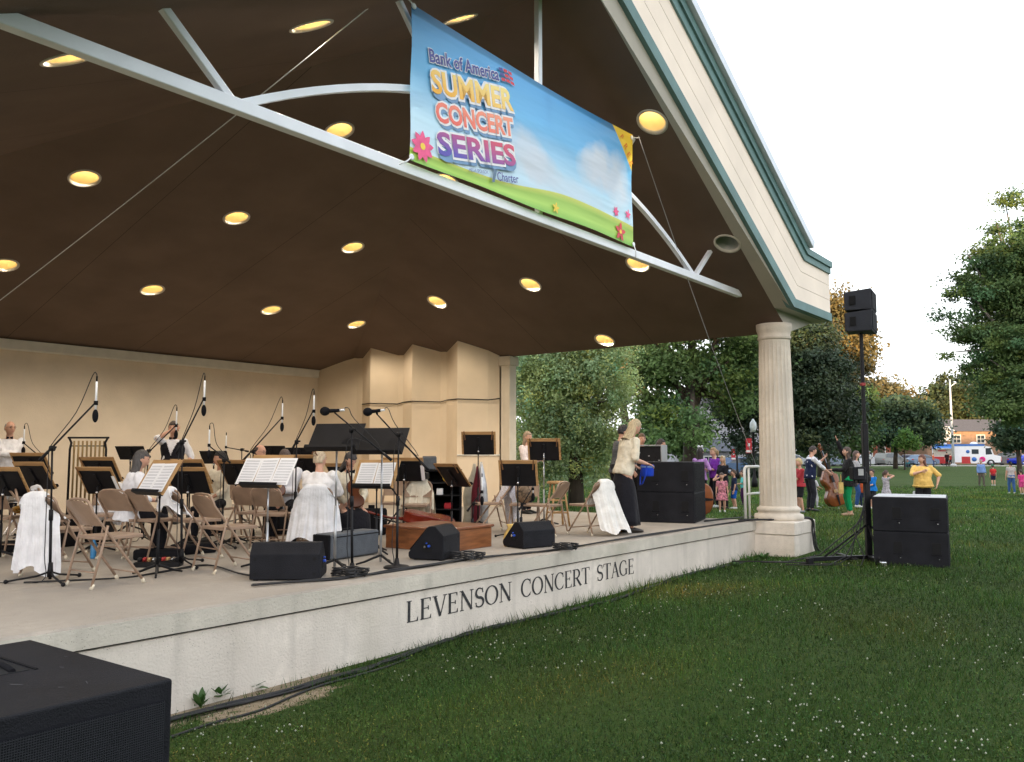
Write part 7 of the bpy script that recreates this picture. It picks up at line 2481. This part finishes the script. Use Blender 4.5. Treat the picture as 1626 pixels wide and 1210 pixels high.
for wx in (-2.6, 2.0): window(HS, (wx, 0, 4.3), .85, 1.5, .1)
for wx in (-2.35, -1.35, -.35): window(HS, (wx, -2.4, 1.15), .8, 1.25, .1)
window(HS, (2.2, 0, 1.5), 1.6, 1.2, .1)
b4 = gbase(1098, 80)
PB2 = thing('low_building', 'low cream building with a teal roof seen between the rack and the lilac shirt', 'building', V((b4.x, 82, -.2)))
mb = MB(); mb.box((0, 3, 1.3), (7, 6, 2.6)); part('wall', mb, mat('cream_stucco', (.55, .50, .42)), PB2)
mb = MB(); hip_roof(mb, -3.5, 3.5, 0, 6, 2.6, 1.4); part('roof', mb, mat('teal_roof', (.10, .22, .24), rough=.6), PB2)

def tyre(mb, mb2, x, y, z, r, w_):
    m = MX.Translation((x, y, z)) @ rx(R(90)).to_4x4()
    s0 = len(mb.v); mb.lathe([(r * .6, -w_ / 2), (r, -w_ / 2 + .02), (r, w_ / 2 - .02), (r * .6, w_ / 2), (r * .6, -w_ / 2)], (0, 0, 0), 18); mb.v[s0:] = [tuple(m @ V(p)) for p in mb.v[s0:]]
    s0 = len(mb2.v); mb2.lathe([(0, -w_ / 2 + .01), (r * .62, -w_ / 2 + .015), (r * .62, w_ / 2 - .015), (0, w_ / 2 - .01)], (0, 0, 0), 14); mb2.v[s0:] = [tuple(m @ V(p)) for p in mb2.v[s0:]]

def car(label, u, Y, h, col, kind='sedan', name='parked_car', flip=False):
    p = floorY(u, Y, 0); p.z = .315
    t = thing(name, label, 'car', p, heading(h), 'cars parked along the street')
    pm = mat('car_paint_%d_%d_%d' % tuple(int(c * 100) for c in col), col, rough=.25, var=.05, spec=.6)
    L, Wd = 4.6, 1.78
    if kind == 'suv':
        prof = [(-2.25, .35), (-2.3, .75), (-2.25, 1.05), (-1.95, 1.62), (-1.5, 1.70), (.15, 1.70), (.55, 1.62), (1.25, 1.10), (2.0, .98), (2.28, .85), (2.32, .45), (2.25, .30), (1.9, .25), (-1.9, .25)]
        cab = [(-1.90, 1.10), (-1.66, 1.55), (-1.4, 1.61), (.12, 1.61), (.48, 1.54), (1.05, 1.12)]
    else:
        prof = [(-2.25, .35), (-2.3, .70), (-2.2, .95), (-1.6, 1.02), (-.95, 1.40), (-.5, 1.46), (.25, 1.44), (.6, 1.36), (1.25, 1.0), (2.0, .88), (2.28, .75), (2.3, .42), (2.2, .28), (1.9, .24), (-1.9, .24)]
        cab = [(-1.40, 1.02), (-.90, 1.34), (-.5, 1.40), (.22, 1.38), (.55, 1.31), (1.08, 1.0)]
    m = MX(((0, 1, 0, 0), (1, 0, 0, 0), (0, 0, 1, 0), (0, 0, 0, 1)))
    mb = MB()
    rings = []
    zt = max(z for y, z in prof)
    for sx, kx in ((-1, .84), (-.97, .97), (-.9, 1.0), (.9, 1.0), (.97, .97), (1, .84)):
        rings.append([V((sx * Wd / 2 * (1 - .16 * max(0, (z - .95)) / (zt - .9)), y * (1 if abs(sx) < .95 else .985), .25 + (z - .25) * (1 if abs(sx) < .95 else .97))) for y, z in prof])
    mb.loft(rings, True, False)
    bd = part('body', mb, pm, t)
    mb = MB()
    for sx in (-1, 1):
        outl = [V((sx * (Wd / 2 * (1 - .16 * max(0, (z - .95)) / (zt - .9)) + .004), y, z)) for y, z in cab]
        mb.poly(outl)
    part('side_windows', mb, M_glass, bd)
    mb = MB(); (y1, z1), (y2, z2) = cab[-2], cab[-1]
    mb.quad((-.70, y1 + .12, z1 + .02), (.70, y1 + .12, z1 + .02), (.78, y2 + .16, z2 + .02), (-.78, y2 + .16, z2 + .02)); part('windscreen', mb, M_glass, bd)
    (y1, z1), (y2, z2) = cab[0], cab[1]
    mb = MB(); mb.quad((-.72, y1 - .10, z1 + .03), (.72, y1 - .10, z1 + .03), (.64, y2 - .10, z2 + .03), (-.64, y2 - .10, z2 + .03)); part('rear_window', mb, M_glass, bd)
    for y in (-1.42, 1.42):
        for sx in (-1, 1):
            A, B_ = MB(), MB(); tyre(A, B_, 0, 0, 0, .33, .22)
            mw = MX.Translation((sx * (Wd / 2 - .10), y, .33)) @ rz3(R(90)).to_4x4()
            A.xf(mw); B_.xf(mw)
            w_ = part('wheel', B_, M_silver, t); part('tyre', A, M_rubber, w_)
    for sx in (-1, 1):
        mb = MB(); mb.box((sx * .66, 2.24, .74), (.34, .10, .13), bev=.03); part('headlight', mb, mat('headlight_glass', (.7, .72, .75), rough=.15), t)
        mb = MB(); mb.box((sx * .68, -2.25, .82), (.30, .08, .16), bev=.03); part('tail_light', mb, mat('tail_light_red', (.35, .02, .02), rough=.3), t)
        mb = MB(); mb.box((sx * (Wd / 2 + .07), .85, 1.05), (.14, .10, .11), bev=.02); part('mirror', mb, pm, t)
    mb = MB(); mb.box((0, 2.31, .48), (1.1, .05, .16)); part('grille', mb, M_blackmatte, t)
    return t
car('grey suv parked beside the waving woman with its headlights toward us', 1417, 112, 62, (.17, .175, .165), 'suv')
car('pale blue sedan parked behind the double bass', 1318, 108, 70, (.16, .20, .28))
car('white sedan parked behind the waving woman', 1373, 112, 75, (.55, .57, .60))
car('blue grey sedan parked behind the woman in yellow', 1466, 113, 68, (.13, .19, .28))
car('dark navy sedan parked left of the blue grey one', 1450, 118, 68, (.02, .025, .05))
car('silver car parked just right of the column', 1259, 108, 75, (.40, .42, .46))
car('black suv parked right of the food truck', 1598, 113, 300, (.015, .016, .025), 'suv')
car('dark sedan parked at the back behind the black suv', 1613, 119, 300, (.03, .03, .04))
car('bright blue car cut by the right picture edge', 1632, 112, 70, (.01, .03, .40))
car('small blue car parked in front of the porch', 1174, 70, 70, (.06, .12, .24)).location.z = ground_z(14, 70)

# food truck
ft = floorY(1537, 113, 0)
FT = thing('food_truck', 'white food truck with blue roof edge, red counter panels and a lit serving hatch', 'food truck', V((ft.x, 113, .315)), R(-30))
M_tw = mat('white_truck_paint', (.66, .68, .72), rough=.3, var=.04)
M_tb = mat('blue_truck_stripe', (.03, .13, .40), rough=.35)
M_tr = mat('red_truck_panel', (.38, .025, .03), rough=.4)
mb = MB(); mb.prism([(-3.9, .45), (2.2, .45), (2.2, 2.65), (-3.9, 2.65)], 2.2); bdy = part('body', mb, M_tw, FT)
mb = MB(); mb.prism([(2.2, .45), (4.0, .45), (4.05, 1.25), (3.25, 1.45), (2.95, 2.45), (2.2, 2.62)], 2.1); cab_ = part('cab', mb, M_tw, FT)
mb = MB(); mb.quad((3.27, -.98, 1.50), (3.27, .98, 1.50), (3.00, .95, 2.38), (3.00, -.95, 2.38)); part('windscreen', mb, M_glass, cab_)
mb = MB(); mb.quad((2.35, -1.056, 1.45), (3.1, -1.056, 1.5), (2.88, -1.056, 2.3), (2.35, -1.056, 2.3)); part('side_window', mb, M_glass, cab_)
mb = MB(); mb.box((4.05, 0, .90), (.10, 2.0, .55)); part('bumper', mb, M_tr, cab_)
mb = MB(); mb.box((4.10, 0, .92), (.06, 1.2, .36)); part('grille', mb, M_silver, cab_)
for sy in (-1, 1):
    mb = MB(); mb.box((4.08, sy * .75, .82), (.05, .24, .24)); part('headlight', mb, mat('headlight_glass', (.7, .72, .75)), cab_)
mb = MB(); mb.box((-.85, 0, 2.70), (6.2, 2.28, .26)); part('roof_edge', mb, M_tb, FT)
mb = MB(); mb.lathe([(0, 0), (.5, 0), (.42, .2), (.2, .32), (0, .34)], (1.0, 0, 2.80), 14); mb.box((-2.6, 0, 2.92), (.8, .8, .22), bev=.03); part('roof_vent', mb, M_tw, FT)
mb = MB(); mb.box((-3.0, -1.12, .75), (1.7, .05, .9)); mb.box((.05, -1.12, .75), (1.0, .05, .9)); part('counter_panel', mb, M_tr, FT)
mb = MB(); mb.box((-2.6, -1.115, 1.75), (2.4, .05, .95)); ht_ = part('hatch', mb, mat('hatch_interior', (.45, .42, .36), rough=.7), FT)
mb = MB(); mb.box((-2.6, -1.16, 2.32), (2.3, .05, .10)); part('hatch_lamp', mb, mat('hatch_tube', (1, .9, .6), emit=(1, .88, .6), es=.8), ht_)
mb = MB(); mb.box((-2.6, -1.6, 2.42), (2.5, .95, .06), rx(R(18))); part('awning', mb, M_tb, FT)
mb = MB(); mb.box((-2.7, -1.15, 1.98), (1.0, .02, .20)); part('menu_sign', mb, mat('sign_red_print', (.45, .10, .10), var=.5, scale=9), ht_)
mb = MB(); mb.box((1.0, -1.115, .82), (.75, .04, 1.0)); pn = part('side_panel', mb, M_tw, FT)
mb = MB(); mb.lathe([(0, -.01), (.30, -.01), (.30, .01), (0, .01)], (0, 0, 0), 16, rx(R(90)).to_4x4()); mb.shift((1.0, -1.145, .85)); part('round_logo', mb, M_tb, pn)
mb = MB(); mb.box((1.95, -1.115, .82), (.9, .04, 1.0)); pn = part('side_panel', mb, M_tw, FT)
mb = MB(); mb.lathe([(.12, -.01), (.36, -.01), (.36, .01), (.12, .01), (.12, -.01)], (0, 0, 0), 16, rx(R(90)).to_4x4()); mb.shift((1.95, -1.145, .85)); part('round_logo', mb, mat('magenta_logo', (.60, .02, .20)), pn)
mb = MB(); mb.box((1.15, -1.115, 1.85), (.8, .03, .6)); part('side_window', mb, M_glass, FT)
mb = MB(); mb.lathe([(0, -.01), (.22, -.01), (.22, .01), (0, .01)], (0, 0, 0), 14, rx(R(90)).to_4x4()); mb.shift((.3, -1.125, 1.85)); part('round_logo', mb, M_tb, FT)
for x in (-2.6, 2.9):
    for sy in (-1, 1):
        A, B_ = MB(), MB(); tyre(A, B_, x, sy * .98, .42, .42, .26)
        w_ = part('wheel', B_, M_silver, FT); part('tyre', A, M_rubber, w_)
# pole, lamp post
fp = floorY(1517, 104, 0); fp.z = ground_z(fp.x, fp.y)
FP = thing('flagpole', 'tall white pole standing on the far lawn before the food truck', 'pole', fp)
hp_ = atY(1513, 605, 104).z - fp.z
mb = MB(); mb.tube([(0, 0, 0), (0, 0, hp_ * .5), (0, 0, hp_)], [.17, .14, .09], 12); mb.lathe([(0, 0), (.34, 0), (.34, .25), (.22, .35), (0, .35)], (0, 0, 0), 14); part('pole', mb, mat('grey_white_pole', (.42, .43, .45), rough=.5), FP)
mb = MB(); mb.tube([(0, 0, hp_ * .93), (.7, 0, hp_ * .98), (.9, 0, hp_ * .97)], .04, 6); part('arm', mb, M_truss, FP)
mb = MB(); mb.ball((0, 0, hp_ + .08), .14, 10, 8); part('finial', mb, M_silver, FP)
def lamp_post(u, Y, vtop, label, flag):
    p = floorY(u, Y, 0); p.z = ground_z(p.x, p.y)
    t = thing('lamp_post', label, 'lamp post', p)
    h_ = atY(u, vtop, Y).z - p.z
    mb = MB(); mb.lathe([(0, 0), (.17, 0), (.17, .35), (.10, .55), (.065, .7), (.055, h_ - .8), (.09, h_ - .72), (0, h_ - .72)], (0, 0, 0), 12); part('post', mb, M_black, t)
    mb = MB(); mb.lathe([(0, h_ - .72), (.11, h_ - .70), (.19, h_ - .45), (.17, h_ - .22), (.10, h_ - .12), (.04, h_), (0, h_)], (0, 0, 0), 14); part('globe', mb, mat('frosted_globe', (.60, .66, .68), rough=.3), t)
    mb = MB(); mb.tube([(0, 0, h_ - 1.05), (-.42, 0, h_ - 1.05)], .015, 5); mb.tube([(0, 0, h_ - 1.85), (-.42, 0, h_ - 1.85)], .015, 5); part('bracket', mb, M_black, t)
    mb = MB(); mb.box((-.26, 0, h_ - 1.45), (.32, .012, .78)); f = part('street_banner', mb, mat('red_banner_cloth', (.55, .035, .05), rough=.7), t)
    mb = MB(); mb.box((-.26, -.008, h_ - 1.40), (.12, .006, .16)); mb.box((-.26, -.008, h_ - 1.75), (.28, .006, .12)); part('banner_print', mb, M_bwhite, f)
lamp_post(1199, 46, 665, 'black lamp post with a white globe and a red banner left of the column', True)
lamp_post(1172, 62, 690, 'second lamp post with a red banner further off before the pale house', True)
